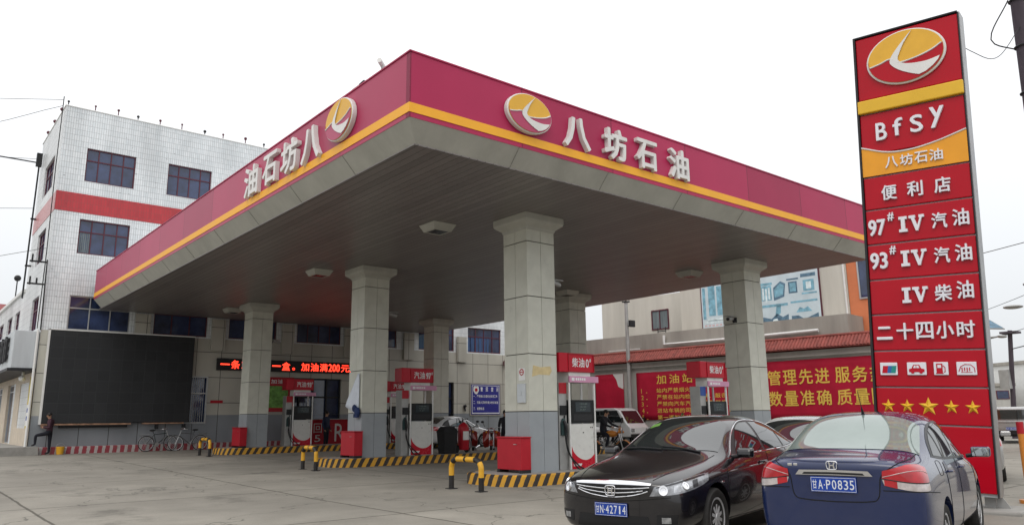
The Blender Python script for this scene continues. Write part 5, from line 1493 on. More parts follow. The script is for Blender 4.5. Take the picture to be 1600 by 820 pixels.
def mirror_part(parent, loc, side, m, glass=True, rearface=True):
    x, y, z = loc
    mb = MB(); mb.tube([(x+0.03, y-side*0.17, z-0.05), (x+0.03, y-side*0.04, z-0.03)], 0.025, 8); 
    o0 = mb.build('mirror_stalk', M['blacktrim'], parent, 60)
    mb = MB(); hw = 0.118
    mb.add([(x-.036, y-hw*.96, z-.062), (x-.036, y+hw*.96, z-.062), (x-.036, y+hw, z+.068), (x-.036, y-hw, z+.068),
            (x+.075, y-hw*.8, z-.045), (x+.075, y+hw*.8, z-.045), (x+.065, y+hw*.8, z+.05), (x+.065, y-hw*.8, z+.05)],
           [(0, 1, 2, 3), (4, 7, 6, 5), (0, 4, 5, 1), (1, 5, 6, 2), (2, 6, 7, 3), (3, 7, 4, 0)])
    o = mb.build('wing_mirror', m, parent, bevel=0.03)
    if glass:
        mb = MB(); mb.m = Matrix.Translation((x-0.036, y, z)) @ Matrix.Rotation(-math.pi/2, 4, 'Y'); mb.box(-.047, .050, -.095, .095, 0, 0.006)
        mb.build('mirror_glass', M['mirrorglass'], o, bevel=.003)
    return o
M['mirrorglass'] = mat('mirror_glass', (0.5, 0.55, 0.55), 0.03, 1.0, 0.02, rvar=0)

# --------------------------------------------------------------- large black saloon (origin: mid wheelbase, +x forward)
ST_A = [
 (-2.52, .27, [(.74, .30), (.80, .42), (.82, .60), (.80, .80), (.75, .95), (.62, 1.02)], 1.045, 1.05),
 (-2.36, .22, [(.78, .24), (.87, .36), (.89, .60), (.87, .84), (.80, 1.0), (.64, 1.07)], 1.085, 1.09),
 (-1.95, .20, [(.80, .22), (.905, .34), (.92, .58), (.905, .86), (.845, 1.01), (.66, 1.10)], 1.125, 1.13),
 (-1.45, .19, [(.80, .21), (.91, .33), (.923, .57), (.912, .86), (.862, 1.01), (.645, 1.29)], 1.348, 1.358),
 (-0.95, .18, [(.80, .20), (.91, .32), (.923, .57), (.914, .86), (.868, 1.005), (.64, 1.395)], 1.448, 1.458),
 (-0.35, .18, [(.80, .20), (.91, .32), (.923, .57), (.914, .86), (.870, .995), (.645, 1.415)], 1.472, 1.482),
 (0.20, .18, [(.80, .20), (.91, .32), (.923, .57), (.914, .85), (.868, .985), (.645, 1.37)], 1.428, 1.440),
 (0.65, .18, [(.80, .20), (.91, .32), (.923, .57), (.914, .84), (.862, .965), (.66, 1.15)], 1.205, 1.218),
 (1.00, .18, [(.80, .20), (.91, .32), (.923, .57), (.912, .82), (.850, .935), (.69, .99)], 1.018, 1.026),
 (1.45, .19, [(.80, .21), (.905, .33), (.92, .57), (.905, .79), (.820, .885), (.64, .935)], .958, .965),
 (1.95, .19, [(.77, .21), (.88, .33), (.90, .55), (.872, .73), (.765, .805), (.58, .845)], .865, .872),
 (2.26, .20, [(.70, .22), (.80, .33), (.815, .52), (.78, .655), (.69, .715), (.52, .745)], .757, .762),
]
ac = thing('parked_car', 'black saloon car with a chrome grille parked facing the camera, plate ending 42714', 'car', (2.13, -4.37, 0), 3.378, 'cars parked in front of the station')
ac.scale = (1.035, .965, 1.04)
fullA, cutA = car_body(ST_A, 0.10, 0.08, ((1.40, .80), (-1.40, .80)), .325)
cutA.materials.clear(); cutA.materials.append(M['carblack']); cutA.materials.append(M['archdark'])
bodyA = link('body', cutA, ac, 50)
sk = Skin(fullA, ac)
def mir(pts): return [(x, -y, z) for x, y, z in pts]
def sedan_glass(sk, wind_b, wind_t, dlo, panes, rear_b=None, rear_t=None, rearmat='carglass', strips=True):
    def sym(h): return [(x, y, z) for x, y, z in h] + [(x, -y, z) for x, y, z in reversed(h) if abs(y) > 1e-6]
    w = sk.patch('windscreen', M['carglass'], sym(wind_b), sym(wind_t), (-.45, 0, -1), .005, 40, 16)
    if rear_b: sk.patch('rear_window', M[rearmat], sym(rear_b), sym(rear_t), (.5, 0, -1), .005, 40, 16)
    for mr in (False, True):
        sk.patch('window_surround', M['blacktrim'], dlo[0], dlo[1], (0, -1, -.12), .003, 44, 12, mr)
        for b, t in panes: sk.patch('side_window', M['carglass'], b, t, (0, -1, -.12), .006, 24, 12, mr)
sedan_glass(sk, [(.86, .72, .965), (.98, .42, 1.0), (1.02, 0, 1.015)], [(.20, .575, 1.39), (.12, .29, 1.435), (.09, 0, 1.445)],
            ([(.78, .9, .975), (.2, .9, .985), (-.6, .9, 1.0), (-1.3, .9, 1.02), (-1.78, .9, 1.05)],
             [(.72, .9, 1.0), (.30, .8, 1.25), (-.10, .7, 1.375), (-.60, .7, 1.39), (-1.10, .7, 1.33), (-1.50, .8, 1.19), (-1.72, .9, 1.07)]),
            [([(.56, .9, 1.0), (.1, .9, 1.005), (-.36, .9, 1.015)], [(.50, .86, 1.05), (.18, .75, 1.27), (-.08, .7, 1.355), (-.36, .7, 1.372)]),
             ([(-.44, .9, 1.018), (-1.18, .9, 1.032)], [(-.44, .7, 1.372), (-.80, .7, 1.362), (-1.18, .72, 1.29)]),
             ([(-1.24, .9, 1.035), (-1.66, .9, 1.06)], [(-1.24, .74, 1.275), (-1.44, .8, 1.19), (-1.63, .88, 1.085)])],
            [(-1.98, .66, 1.12), (-2.02, .35, 1.125), (-2.03, 0, 1.13)], [(-1.28, .52, 1.37), (-1.18, .28, 1.42), (-1.14, 0, 1.43)])
for mr in (False, True):
    up = [(.80, .9, .972), (.72, .9, 1.0), (.30, .8, 1.25), (-.10, .7, 1.38), (-.60, .7, 1.395), (-1.10, .7, 1.335), (-1.50, .8, 1.195), (-1.76, .9, 1.055)]
    sk.strip('chrome_strip', M['chrome'], up, (0, -1, -.12), .010, .006, mr, 60)
    sk.strip('chrome_strip', M['chrome'], [(.78, .9, .970), (.2, .9, .980), (-.6, .9, .995), (-1.3, .9, 1.015), (-1.78, .9, 1.045)], (0, -1, 0), .011, .006, mr, 50)
    # headlamps
    hb = [(2.33, .50, .610), (2.18, .68, .618), (2.02, .80, .645), (1.78, .89, .70), (1.60, .90, .745)]
    ht = [(2.27, .52, .700), (2.14, .66, .735), (1.98, .77, .775), (1.75, .86, .815), (1.56, .89, .825)]
    h = sk.patch('headlight', M['lampbase'], hb, ht, (-.75, -.6, -.1), .004, 40, 10, mr)
    def inner(pb, pt, a, b, lo, hi):
        B, T_ = curve_pts(pb, 60), curve_pts(pt, 60)
        return [B[i].lerp(T_[i], lo) for i in range(int(a*59), int(b*59)+1, 3)], [B[i].lerp(T_[i], hi) for i in range(int(a*59), int(b*59)+1, 3)]
    b, t = inner(hb, ht, .05, .93, .80, .94); sk.patch('brow', M['lampdark'], b, t, (-.75, -.6, -.1), .006, 30, 4, mr, h)
    b, t = inner(hb, ht, .30, .60, .14, .68); sk.patch('reflector', M['lampclear'], b, t, (-.75, -.6, -.1), .006, 20, 6, mr, h)
    b, t = inner(hb, ht, .62, .72, .1, .7); sk.patch('divider', M['lampdark'], b, t, (-.75, -.6, -.1), .006, 16, 6, mr, h)
    for (px_, py_, pz_, rr_) in ((2.235, .615, .665, .052), (2.03, .79, .705, .045)):
        p, n = sk.hit((px_, py_, pz_), (-.75, -.6, -.1), .004)
        if mr: p = Vector((p.x, -p.y, p.z)); n = Vector((n.x, -n.y, n.z))
        mb = MB(Matrix.Translation(p) @ n.to_track_quat('Z', 'Y').to_matrix().to_4x4())
        mb.lathe([(0, .002), (rr_*.55, .004), (rr_*.6, .010), (rr_, .012), (rr_*1.05, .004), (rr_*1.05, -.01)], 24); mb.build('lamp_lens', M['chrome'], h, 50)
    # lower bumper: fog lamp recess
    f = sk.patch('fog_lamp', M['blacktrim'], [(2.3, .56, .30), (2.2, .76, .32)], [(2.3, .56, .42), (2.18, .78, .42)], (-1, -.25, 0), .003, 16, 6, mr)
    sk.patch('fog_lens', M['lampclear'], [(2.3, .62, .335), (2.2, .70, .335)], [(2.3, .62, .395), (2.2, .70, .395)], (-1, -.25, 0), .006, 8, 6, mr, f)
    # seams and handles
    sk.strip('bonnet_seam', M['archdark'], [(2.24, .50, .76), (1.9, .60, .84), (1.45, .69, .915), (1.0, .72, .985)], (0, 0, -1), .004, .0005, mr, 40)
    for x0, zt in ((1.02, .88), (-.40, .995), (-1.22, 1.0)):
        sk.strip('door_seam', M['archdark'], [(x0, .95, .28), (x0+.03, .95, .5), (x0+.02, .95, .75), (x0-.02, .95, zt)], (0, -1, 0), .004, .0005, mr, 24)
    sk.strip('side_crease', M['carblack'], [(1.05, .95, .80), (0, .95, .835), (-1.2, .95, .87), (-1.9, .95, .89)], (0, -1, 0), .010, -.003, mr, 40)
    sk.strip('sill_seam', M['archdark'], [(1.02, .95, .28), (0, .95, .27), (-1.02, .95, .28)], (0, -1, 0), .004, .0005, mr, 24)
    for x0 in (-.18, -1.02):
        p, n = sk.hit((x0, .95, .86), (0, -1, 0), .03); s = -1 if mr else 1
        mb = MB(); mb.tube([(p.x+.10, (p.y-.03)*s, p.z), (p.x+.08, p.y*s, p.z), (p.x-.08, p.y*s, p.z+.005), (p.x-.10, (p.y-.03)*s, p.z+.005)], .014, 8); mb.build('door_handle', M['carblack'], ac, 60)
    s = -1 if mr else 1
    mirror_part(ac, (.66, 1.00*s, 1.005), s, M['carblack'])
    p, n = sk.hit((1.22, .95, .70), (0, -1, 0), .006)
    mb = MB(); mb.cbox((p.x, p.y*s, p.z), (.07, .012, .022)); mb.build('side_repeater', M['chrome'], ac, bevel=.004)
    # tail lamps at the rear
    sk.patch('tail_lamp', M['lampred'], [(-2.45, .50, .80), (-2.3, .80, .80), (-2.0, .90, .84)], [(-2.45, .50, .96), (-2.3, .80, .97), (-2.05, .89, .97)], (.8, -.5, 0), .004, 24, 8, mr)
g_b = [(2.3, -.47, .655), (2.36, -.30, .605), (2.38, 0, .575), (2.36, .30, .605), (2.3, .47, .655)]
g_t = [(2.3, -.51, .735), (2.34, -.30, .752), (2.36, 0, .758), (2.34, .30, .752), (2.3, .51, .735)]
gr = sk.patch('grille', M['blacktrim'], g_b, g_t, (-1, 0, 0), .002, 40, 10)
def lerp_curve(a, b, t, trim=0.0):
    A, B = curve_pts(a, 41), curve_pts(b, 41); k = int(trim*40)
    return [A[i].lerp(B[i], t) for i in range(k, 41-k)]
sk.patch('chrome_bar', M['chrome'], lerp_curve(g_b, g_t, .80), lerp_curve(g_b, g_t, 1.0), (-1, 0, 0), .010, 40, 6, parent=gr)
for t_, tr in ((.06, .02), (.30, .03), (.55, .02)):
    sk.strip('chrome_bar', M['chrome'], lerp_curve(g_b, g_t, t_, tr)[::4], (-1, 0, 0), .0065, .008, False, 40, gr)
p, n = sk.hit((2.38, 0, .655), (-1, 0, 0), .008)
hmark(gr, Matrix.Translation(p) @ frame((0, 0, 0), math.pi/2), .125, .105)
p, n = sk.hit((2.38, 0, .455), (-1, 0, 0), .012)
plate(ac, Matrix.Translation(p) @ frame((0, 0, 0), math.pi/2), 'N42714')
sk.patch('air_intake', M['blacktrim'], [(2.3, -.50, .265), (2.36, 0, .255), (2.3, .50, .265)], [(2.3, -.46, .40), (2.36, 0, .395), (2.3, .46, .40)], (-1, 0, 0), .003, 30, 8)
sk.strip('bumper_seam', M['archdark'], [(2.2, -.72, .60), (2.36, -.35, .565), (2.40, 0, .545), (2.36, .35, .565), (2.2, .72, .60)], (-1, 0, 0), .004, .0005, False, 40)
for q in (-.30, .25):
    sk.strip('wiper', M['blacktrim'], [(1.04, q+.30, 1.02), (.98, q, 1.03), (.94, q-.28, 1.04)], (0, 0, -1), .012, .012, False, 16)
for (x, s) in ((1.40, 1), (1.40, -1), (-1.40, 1), (-1.40, -1)):
    wheel(ac, (x, s*.80, .325), s, .325, .215, 10)
# green inspection sticker on the windscreen
sk.patch('sticker', mat('green_sticker', (0.10, 0.22, 0.04), 0.5, var=0.2), [(.40, -.50, 1.24), (.36, -.36, 1.27)], [(.28, -.50, 1.32), (.26, -.38, 1.34)], (-.45, 0, -1), .008, 8, 4)

# --------------------------------------------------------------- small navy saloon seen from behind
ST_C = [
 (-2.16, .26, [(.69, .29), (.75, .41), (.77, .60), (.765, .80), (.735, .945), (.62, 1.005)], 1.03, 1.036),
 (-2.02, .22, [(.75, .25), (.82, .37), (.835, .60), (.825, .84), (.775, .985), (.63, 1.045)], 1.066, 1.072),
 (-1.62, .20, [(.77, .22), (.84, .34), (.85, .58), (.84, .86), (.795, 1.0), (.66, 1.085)], 1.115, 1.122),
 (-1.10, .19, [(.77, .21), (.84, .33), (.85, .57), (.843, .86), (.80, 1.0), (.67, 1.345)], 1.412, 1.42),
 (-0.65, .18, [(.77, .20), (.84, .32), (.85, .57), (.843, .86), (.803, .99), (.665, 1.435)], 1.488, 1.497),
 (-0.10, .18, [(.77, .20), (.84, .32), (.85, .57), (.843, .85), (.803, .98), (.665, 1.44)], 1.494, 1.502),
 (0.40, .18, [(.77, .20), (.84, .32), (.85, .57), (.843, .84), (.80, .965), (.64, 1.345)], 1.398, 1.408),
 (0.80, .18, [(.77, .20), (.84, .32), (.85, .57), (.84, .83), (.79, .945), (.63, 1.13)], 1.18, 1.19),
 (1.15, .18, [(.77, .20), (.84, .32), (.85, .57), (.835, .81), (.775, .91), (.63, .975)], .998, 1.005),
 (1.50, .19, [(.76, .21), (.83, .33), (.84, .56), (.82, .77), (.735, .85), (.57, .90)], .92, .925),
 (1.85, .19, [(.72, .21), (.79, .33), (.80, .53), (.77, .70), (.67, .77), (.50, .80)], .815, .82),
 (2.05, .20, [(.63, .22), (.70, .33), (.71, .50), (.68, .62), (.60, .68), (.45, .70)], .71, .715),
]
ci = thing('parked_car', 'navy blue saloon car seen from behind with a roof aerial, plate A P0835', 'car', (2.76, -6.715, 0), 0.240, 'cars parked in front of the station')
ci.scale = (1.06, .975, 1.03)
fullC, cutC = car_body(ST_C, 0.10, 0.085, ((1.275, .735), (-1.275, .735)), .30)
cutC.materials.clear(); cutC.materials.append(M['carblue']); cutC.materials.append(M['archdark'])
link('body', cutC, ci, 50)
sk = Skin(fullC, ci)
DLO = ([(.92, .86, .955), (.3, .86, .965), (-.5, .86, .985), (-1.05, .86, 1.01), (-1.42, .86, 1.05)],
       [(.86, .86, .985), (.45, .8, 1.24), (.05, .7, 1.37), (-.40, .7, 1.385), (-.85, .7, 1.335), (-1.18, .75, 1.21), (-1.38, .86, 1.07)])
sedan_glass(sk, [(.98, .66, .945), (1.10, .38, .98), (1.14, 0, .992)], [(.36, .51, 1.365), (.29, .27, 1.405), (.27, 0, 1.415)], DLO,
            [([(.70, .86, .985), (.2, .86, .99), (-.18, .86, 1.0)], [(.64, .84, 1.04), (.34, .76, 1.24), (.08, .7, 1.342), (-.18, .7, 1.362)]),
             ([(-.26, .86, 1.003), (-.92, .86, 1.025)], [(-.26, .7, 1.362), (-.60, .7, 1.352), (-.92, .72, 1.29)]),
             ([(-.98, .86, 1.03), (-1.32, .86, 1.06)], [(-.98, .72, 1.27), (-1.14, .78, 1.19), (-1.30, .86, 1.075)])],
            [(-1.66, .70, 1.08), (-1.72, .36, 1.105), (-1.74, 0, 1.11)], [(-1.02, .615, 1.39), (-.90, .30, 1.45), (-.87, 0, 1.455)], 'carpale')
for mr in (False, True):
    s = -1 if mr else 1
    d = (.75, -.65, 0)
    tb = [(-2.20, .46, .815), (-2.13, .64, .775), (-2.02, .76, .765), (-1.94, .80, .77)]
    tm = [(-2.20, .44, .875), (-2.13, .64, .845), (-2.02, .76, .835), (-1.94, .80, .835)]
    tp = [(-2.17, .42, .945), (-2.10, .62, .995), (-2.0, .74, .995), (-1.90, .78, .968)]
    tl = sk.patch('tail_lamp', M['lampred'], tm, tp, d, .006, 36, 12, mr)
    sk.patch('reversing_lamp', M['lampwhite'], tb, [(x, y, z-.004) for x, y, z in tm], d, .006, 36, 6, mr, tl)
    sk.patch('reflector', M['lampred'], [(-2.20, .46, .816), (-2.17, .56, .79)], [(-2.20, .46, .868), (-2.17, .56, .852)], d, .008, 10, 4, mr, tl)
    sk.strip('lamp_line', M['blacktrim'], tm, d, .005, .007, mr, 30, tl)
    sk.strip('lamp_crease', M['lampwhite'], [(x, y, z-.055) for x, y, z in tp], d, .003, .008, mr, 30, tl)
    # boot lid outline
    sk.strip('boot_seam', M['archdark'], [(-1.70, .68, 1.10), (-1.95, .66, 1.06), (-2.16, .585, 1.01), (-2.25, .46, .94), (-2.24, .43, .83)], (.75, -.2, -.6), .005, .0005, mr, 40)
    sk.strip('boot_seam', M['archdark'], [(-2.24, .43, .86), (-2.24, .40, .70), (-2.24, .30, .665), (-2.24, 0, .655)], (1, 0, 0), .005, .0005, mr, 40)
    sk.strip('bumper_seam', M['archdark'], [(-2.20, .44, .77), (-2.12, .64, .765), (-1.98, .80, .755), (-1.62, .86, .72)], d, .0045, .0005, mr, 30)
    for x0, zt in ((1.02, .86), (-.22, .985), (-1.02, .97)):
        sk.strip('door_seam', M['archdark'], [(x0, .9, .27), (x0+.03, .9, .5), (x0+.02, .9, .75), (x0-.02, .9, zt)], (0, -1, 0), .004, .0005, mr, 24)
    sk.strip('fuel_flap' if mr else 'side_crease', M['archdark'] if mr else M['carblue'], [(-1.20, .9, .86), (-1.20, .9, .98), (-1.38, .9, .99), (-1.38, .9, .87), (-1.20, .9, .86)], (0, -1, 0), .003, .0005, mr, 40)
    for x0 in (.02, -.82):
        p, n = sk.hit((x0, .9, .865), (0, -1, 0), .03)
        mb = MB(); mb.tube([(p.x+.09, (p.y-.03)*s, p.z), (p.x+.07, p.y*s, p.z), (p.x-.07, p.y*s, p.z+.005), (p.x-.09, (p.y-.03)*s, p.z+.005)], .013, 8); mb.build('door_handle', M['carblue'], ci, 60)
    mirror_part(ci, (.72, .98*s, 1.005), s, M['carblue'])
    sk.patch('headlight', M['lampclear'], [(2.0, .40, .60), (1.85, .68, .62), (1.55, .80, .66)], [(1.98, .42, .69), (1.82, .66, .75), (1.45, .78, .80)], (-.75, -.6, -.1), .004, 24, 8, mr)
cb = sk.patch('chrome_bar', M['chrome'], [(-2.26, -.37, .893), (-2.28, 0, .898), (-2.26, .37, .893)], [(-2.26, -.33, .940), (-2.28, 0, .945), (-2.26, .33, .940)], (1, 0, 0), .018, 30, 6)
sk.patch('bar_inset', M['blacktrim'], [(-2.26, -.30, .900), (-2.28, 0, .905), (-2.26, .30, .900)], [(-2.26, -.28, .920), (-2.28, 0, .925), (-2.26, .28, .920)], (1, 0, 0), .0195, 30, 4, parent=cb)
p, n = sk.hit((-2.28, 0, .81), (1, 0, 0), .012)
plate(ci, Matrix.Translation(p) @ frame((0, 0, 0), -math.pi/2), 'AP0835')
p, n = sk.hit((-2.28, 0, .985), (1, 0, 0), .006)
hmark(ci, Matrix.Translation(p) @ frame((0, 0, 0), -math.pi/2), .095, .075)
p, n = sk.hit((-2.25, .40, .985), (1, 0, 0), .003)
mb = MB(Matrix.Translation(p) @ frame((0, 0, 0), -math.pi/2)); mb.box(-.05, -.005, -.012, .012, 0, .004); mb.box(.01, .05, -.010, .012, 0, .004); mb.build('small_badge', M['chrome'], ci, bevel=.003)
# raised boot lip, lower bumper, roof aerial
sk.strip('boot_lip', M['carblue'], [(-2.13, -.56, 1.04), (-2.20, -.28, 1.052), (-2.215, 0, 1.055), (-2.20, .28, 1.052), (-2.13, .56, 1.04)], (0, 0, -1), .016, -.006, False, 40)
sk.patch('lower_bumper', M['blacktrim'], [(-2.2, -.60, .27), (-2.25, 0, .26), (-2.2, .60, .27)], [(-2.2, -.56, .36), (-2.25, 0, .37), (-2.2, .56, .36)], (1, 0, 0), .003, 30, 6)
p, n = sk.hit((-.80, 0, 1.46), (0, 0, -1), 0)
mb = MB(); mb.tube([(p.x, 0, p.z-.01), (p.x-.03, 0, p.z+.05), (p.x-.05, 0, p.z+.08), (p.x-.16, 0, p.z+.26)], [.022, .012, .005, .003], 8); mb.build('aerial', M['blacktrim'], ci)
for (x, s) in ((1.275, 1), (1.275, -1), (-1.275, 1), (-1.275, -1)):
    wheel(ci, (x, s*.735, .30), s, .30, .185, 7)

# --------------------------------------------------------------- plainer cars further back share the two bodies
def plain_car(lab, full, cut, pm, wheels, wr, loc, rz, kind):
    t = thing('parked_car', lab, 'car', loc, rz, 'cars parked in front of the station')
    me = cut.copy(); me.materials.clear(); me.materials.append(M[pm]); me.materials.append(M['archdark'])
    link('body', me, t, 50)
    s_ = Skin(full, t)
    if kind == 'A':
        sedan_glass(s_, [(.86, .72, .965), (.98, .42, 1.0), (1.02, 0, 1.015)], [(.20, .575, 1.39), (.12, .29, 1.435), (.09, 0, 1.445)],
            ([(.78, .9, .975), (.2, .9, .985), (-.6, .9, 1.0), (-1.3, .9, 1.02), (-1.78, .9, 1.05)],
             [(.72, .9, 1.0), (.30, .8, 1.25), (-.10, .7, 1.375), (-.60, .7, 1.39), (-1.10, .7, 1.33), (-1.50, .8, 1.19), (-1.72, .9, 1.07)]),
            [([(.56, .9, 1.0), (.1, .9, 1.005), (-.36, .9, 1.015)], [(.50, .86, 1.05), (.18, .75, 1.27), (-.08, .7, 1.355), (-.36, .7, 1.372)]),
             ([(-.44, .9, 1.018), (-1.18, .9, 1.032)], [(-.44, .7, 1.372), (-.80, .7, 1.362), (-1.18, .72, 1.29)])],
            [(-1.98, .66, 1.12), (-2.02, .35, 1.125), (-2.03, 0, 1.13)], [(-1.28, .52, 1.37), (-1.18, .28, 1.42), (-1.14, 0, 1.43)])
    else:
        sedan_glass(s_, [(.98, .66, .945), (1.10, .38, .98), (1.14, 0, .992)], [(.36, .51, 1.365), (.29, .27, 1.405), (.27, 0, 1.415)], DLO,
            [([(.70, .86, .985), (.2, .86, .99), (-.18, .86, 1.0)], [(.64, .84, 1.04), (.34, .76, 1.24), (.08, .7, 1.342), (-.18, .7, 1.362)]),
             ([(-.26, .86, 1.003), (-.92, .86, 1.025)], [(-.26, .7, 1.362), (-.60, .7, 1.352), (-.92, .72, 1.29)])],
            [(-1.60, .60, 1.135), (-1.66, .32, 1.142), (-1.68, 0, 1.147)], [(-1.00, .515, 1.375), (-.90, .28, 1.43), (-.87, 0, 1.437)])
    for mr in (False, True):
        s = -1 if mr else 1
        fx = 2.0 if kind == 'A' else 1.75
        s_.patch('headlight', M['lampclear'], [(fx+.2, .48, .61), (fx, .72, .63), (fx-.35, .86, .69)], [(fx+.2, .50, .70), (fx-.02, .70, .765), (fx-.42, .84, .80)], (-.75, -.6, -.1), .004, 20, 6, mr)
        rx = -2.3 if kind == 'A' else -2.0
        s_.patch('tail_lamp', M['lampred'], [(rx-.1, .48, .82), (rx, .70, .80), (rx+.3, .86, .82)], [(rx-.1, .48, .98), (rx, .70, 1.0), (rx+.3, .85, .98)], (.75, -.6, 0), .004, 20, 6, mr)
        mirror_part(t, (.66 if kind == 'A' else .72, .99*s, 1.0), s, M[pm], False)
        for x0 in (1.02, -.40 if kind == 'A' else -.22, -1.15):
            s_.strip('door_seam', M['archdark'], [(x0, .95, .28), (x0+.02, .95, .6), (x0-.02, .95, .9)], (0, -1, 0), .004, .0005, mr, 12)
    f = 2.38 if kind == 'A' else 2.16
    s_.patch('grille', M['blacktrim'], [(f, -.4, .58), (f, .4, .58)], [(f, -.4, .68), (f, .4, .68)], (-1, 0, 0), .003, 16, 4)
    for (x, y) in wheels:
        for s in (1, -1): wheel(t, (x, s*y, wr), s, wr, .19, 7)
    return t
wA, wC = ((1.40, .80), (-1.40, .80)), ((1.275, .735), (-1.275, .735))
plain_car('white car between the black saloon and the navy saloon, only its roof and glass visible', fullC, cutC, 'carwhite', wC, .30, (6.9, -3.2, 0), R(195), 'C')
plain_car('white car standing behind the petrol 97 pump and the black bin', fullC, cutC, 'carwhite', wC, .30, (15.0, 20.0, gz(20)), R(8), 'C')
plain_car('white car half hidden behind the nearest diesel pump', fullA, cutA, 'carwhite', wA, .325, (19.5, 16.5, gz(16)), R(-14), 'A')
plain_car('grey car mostly hidden behind the red totem', fullC, cutC, 'carsilver', wC, .30, (13.75, -3.45, 0), R(20), 'C')
# ------------------------------------------------------------------ small trucks
def truck(name, lab, cat, loc, rz, pm, cab_len, hood, group=None, double=True, cargo_h=0.42):
    """double cab pickup, +x forward, origin on the ground at mid length"""
    t = thing(name, lab, cat, loc, rz, group)
    W, H = 0.80, 1.82
    xf = 2.25; xc = xf-hood; xr = xc-cab_len; xb = -2.25
    prof = [(xf-.04, .42), (xf, .62), (xf-.03, .88), (xc+.12, 1.02 if hood > .5 else 1.05), (xc-.42 if hood > .5 else xc-.34, H-.10), (xc-.62, H), (xr+.18, H), (xr+.04, H-.08), (xr, 1.05), (xr, .42)]
    mb = MB(Matrix.Rotation(math.pi/2, 4, 'X'))
    mb.prism(prof, -W, W); mb.build('cab', M[pm], t, bevel=0.05)
    for s in (-1, 1):
        def quad(name, pts, m, off):
            mb = MB(); mb.add([(x, s*(W+off), z) for x, z in pts]+[(x, s*(W+off-.012), z) for x, z in pts],
                              [(0, 1, 2, 3), (7, 6, 5, 4), (0, 4, 5, 1), (1, 5, 6, 2), (2, 6, 7, 3), (3, 7, 4, 0)]); mb.build(name, M[m], t)
        top = H-.12
        a = xc-.05 if hood > .5 else xc-.02
        mid = xr+cab_len*.50
        quad('side_window', [(a-.10, 1.12), (mid+.04, 1.12), (mid+.04, top), (a-.42, top)], 'carglass', .010)
        if double: quad('side_window', [(mid-.04, 1.12), (xr+.18, 1.12), (xr+.18, top), (mid-.04, top)], 'carglass', .010)
        for hx in ((mid+.14, xr+.30) if double else (mid+.14,)):
            mb = MB(); mb.box(hx, hx+.13, s*(W+.002), s*(W+.03), .93, .97); mb.build('door_handle', M['blacktrim'], t)
        for dx in (mid, xr+.08):
            mb = MB(); mb.box(dx-.004, dx+.004, min(s*(W-.01), s*(W+.003)), max(s*(W-.01), s*(W+.003)), .5, top); mb.build('door_seam', M['archdark'], t)
        mb = MB(); mb.tube([(a-.06, s*W, 1.15), (a-.02, s*(W+.14), 1.2)], .02, 6); mb.box(a-.05, a+.0, s*(W+.14)-.07, s*(W+.14)+.07, 1.10, 1.36); mb.build('wing_mirror', M['blacktrim'], t)
    mb = MB(); x0, x1 = (xc+.10, xc-.38) if hood > .5 else (xc+.10, xc-.32)
    mb.add([(x0+.012, -W+.1, 1.08), (x0+.012, W-.1, 1.08), (x1+.02, W-.16, H-.13), (x1+.02, -W+.16, H-.13)], [(0, 1, 2, 3)]); mb.build('windscreen', M['carglass'], t).modifiers.new('t', 'SOLIDIFY').thickness = .01
    mb = MB(); mb.box(xr-.012, xr-.002, -W+.18, W-.18, 1.18, H-.16); mb.build('rear_window', M['carglass'], t, bevel=.0)
    # cargo bed: floor, sides, tailgate
    zb = .62
    mb = MB(); mb.box(xb+.04, xr-.05, -W, W, zb-.12, zb); mb.build('bed_floor', M['blacktrim'], t)
    for s in (-1, 1):
        y0, y1 = sorted((s*(W+.02), s*(W-.03)))
        mb = MB(); mb.box(xb+.04, xr-.05, y0, y1, zb+.002, zb+cargo_h); mb.build('bed_side', M[pm], t, bevel=.01)
        for k in range(3):
            x = xb+.35+k*(xr-xb-.6)/2; y2 = s*(W+.021)
            mb = MB(); mb.box(x-.09, x+.09, min(y2, y2+s*.012), max(y2, y2+s*.012), zb+.20, zb+.25); mb.build('marker_strip', M['lampred'] if k % 2 == 0 else M['white'], t)
    mb = MB(); mb.box(xb, xb+.038, -W-.02, W+.02, zb+.002, zb+cargo_h); tg = mb.build('tailgate', M[pm], t, bevel=.01)
    mb = MB(); mb.box(xb-.012, xb-.001, -W+.06, W-.06, zb+cargo_h-.10, zb+cargo_h-.05); mb.box(xb-.012, xb-.001, -W+.06, W-.06, zb+.08, zb+.12); mb.build('chrome_strip', M['chrome'], tg)
    mb = MB(); mb.box(xb-.10, xb-.003, -W+.05, W-.05, .40, .54); mb.build('rear_bumper', M['blacktrim'], t, bevel=.02)
    plate(t, Matrix.Translation((xb-.014, 0, .73)) @ frame((0, 0, 0), -math.pi/2), 'A58210')
    for s in (-1, 1):
        y0, y1 = sorted((s*(W-.02), s*(W-.20)))
        mb = MB(); mb.box(xb-.03, xb-.002, y0, y1, zb-.14, zb-.02); mb.build('tail_lamp', M['lampred'], t, bevel=.01)
        y0, y1 = sorted((s*(W-.06), s*(W-.32)))
        mb = MB(); mb.box(xf-.02, xf+.02, y0, y1, .66, .82); mb.build('headlight', M['lampclear'], t, bevel=.01)
        for x in (1.45, -1.35): wheel(t, (x, s*(W-.12), .31), s, .31, .18, 7)
    mb = MB(); mb.box(xf-.02, xf+.05, -W+.03, W-.03, .36, .56); mb.build('front_bumper', M['blacktrim'], t, bevel=.02)
    mb = MB(); mb.box(-2.0, 2.0, -.42, .42, .34, .50); mb.build('chassis', M['archdark'], t)
    return t
truck('small_truck', 'white double cab small truck parked along the boundary wall behind the black saloon', 'truck', (22.1, 16.6, gz(16.6)), R(-84), 'carwhite', 2.1, .35)
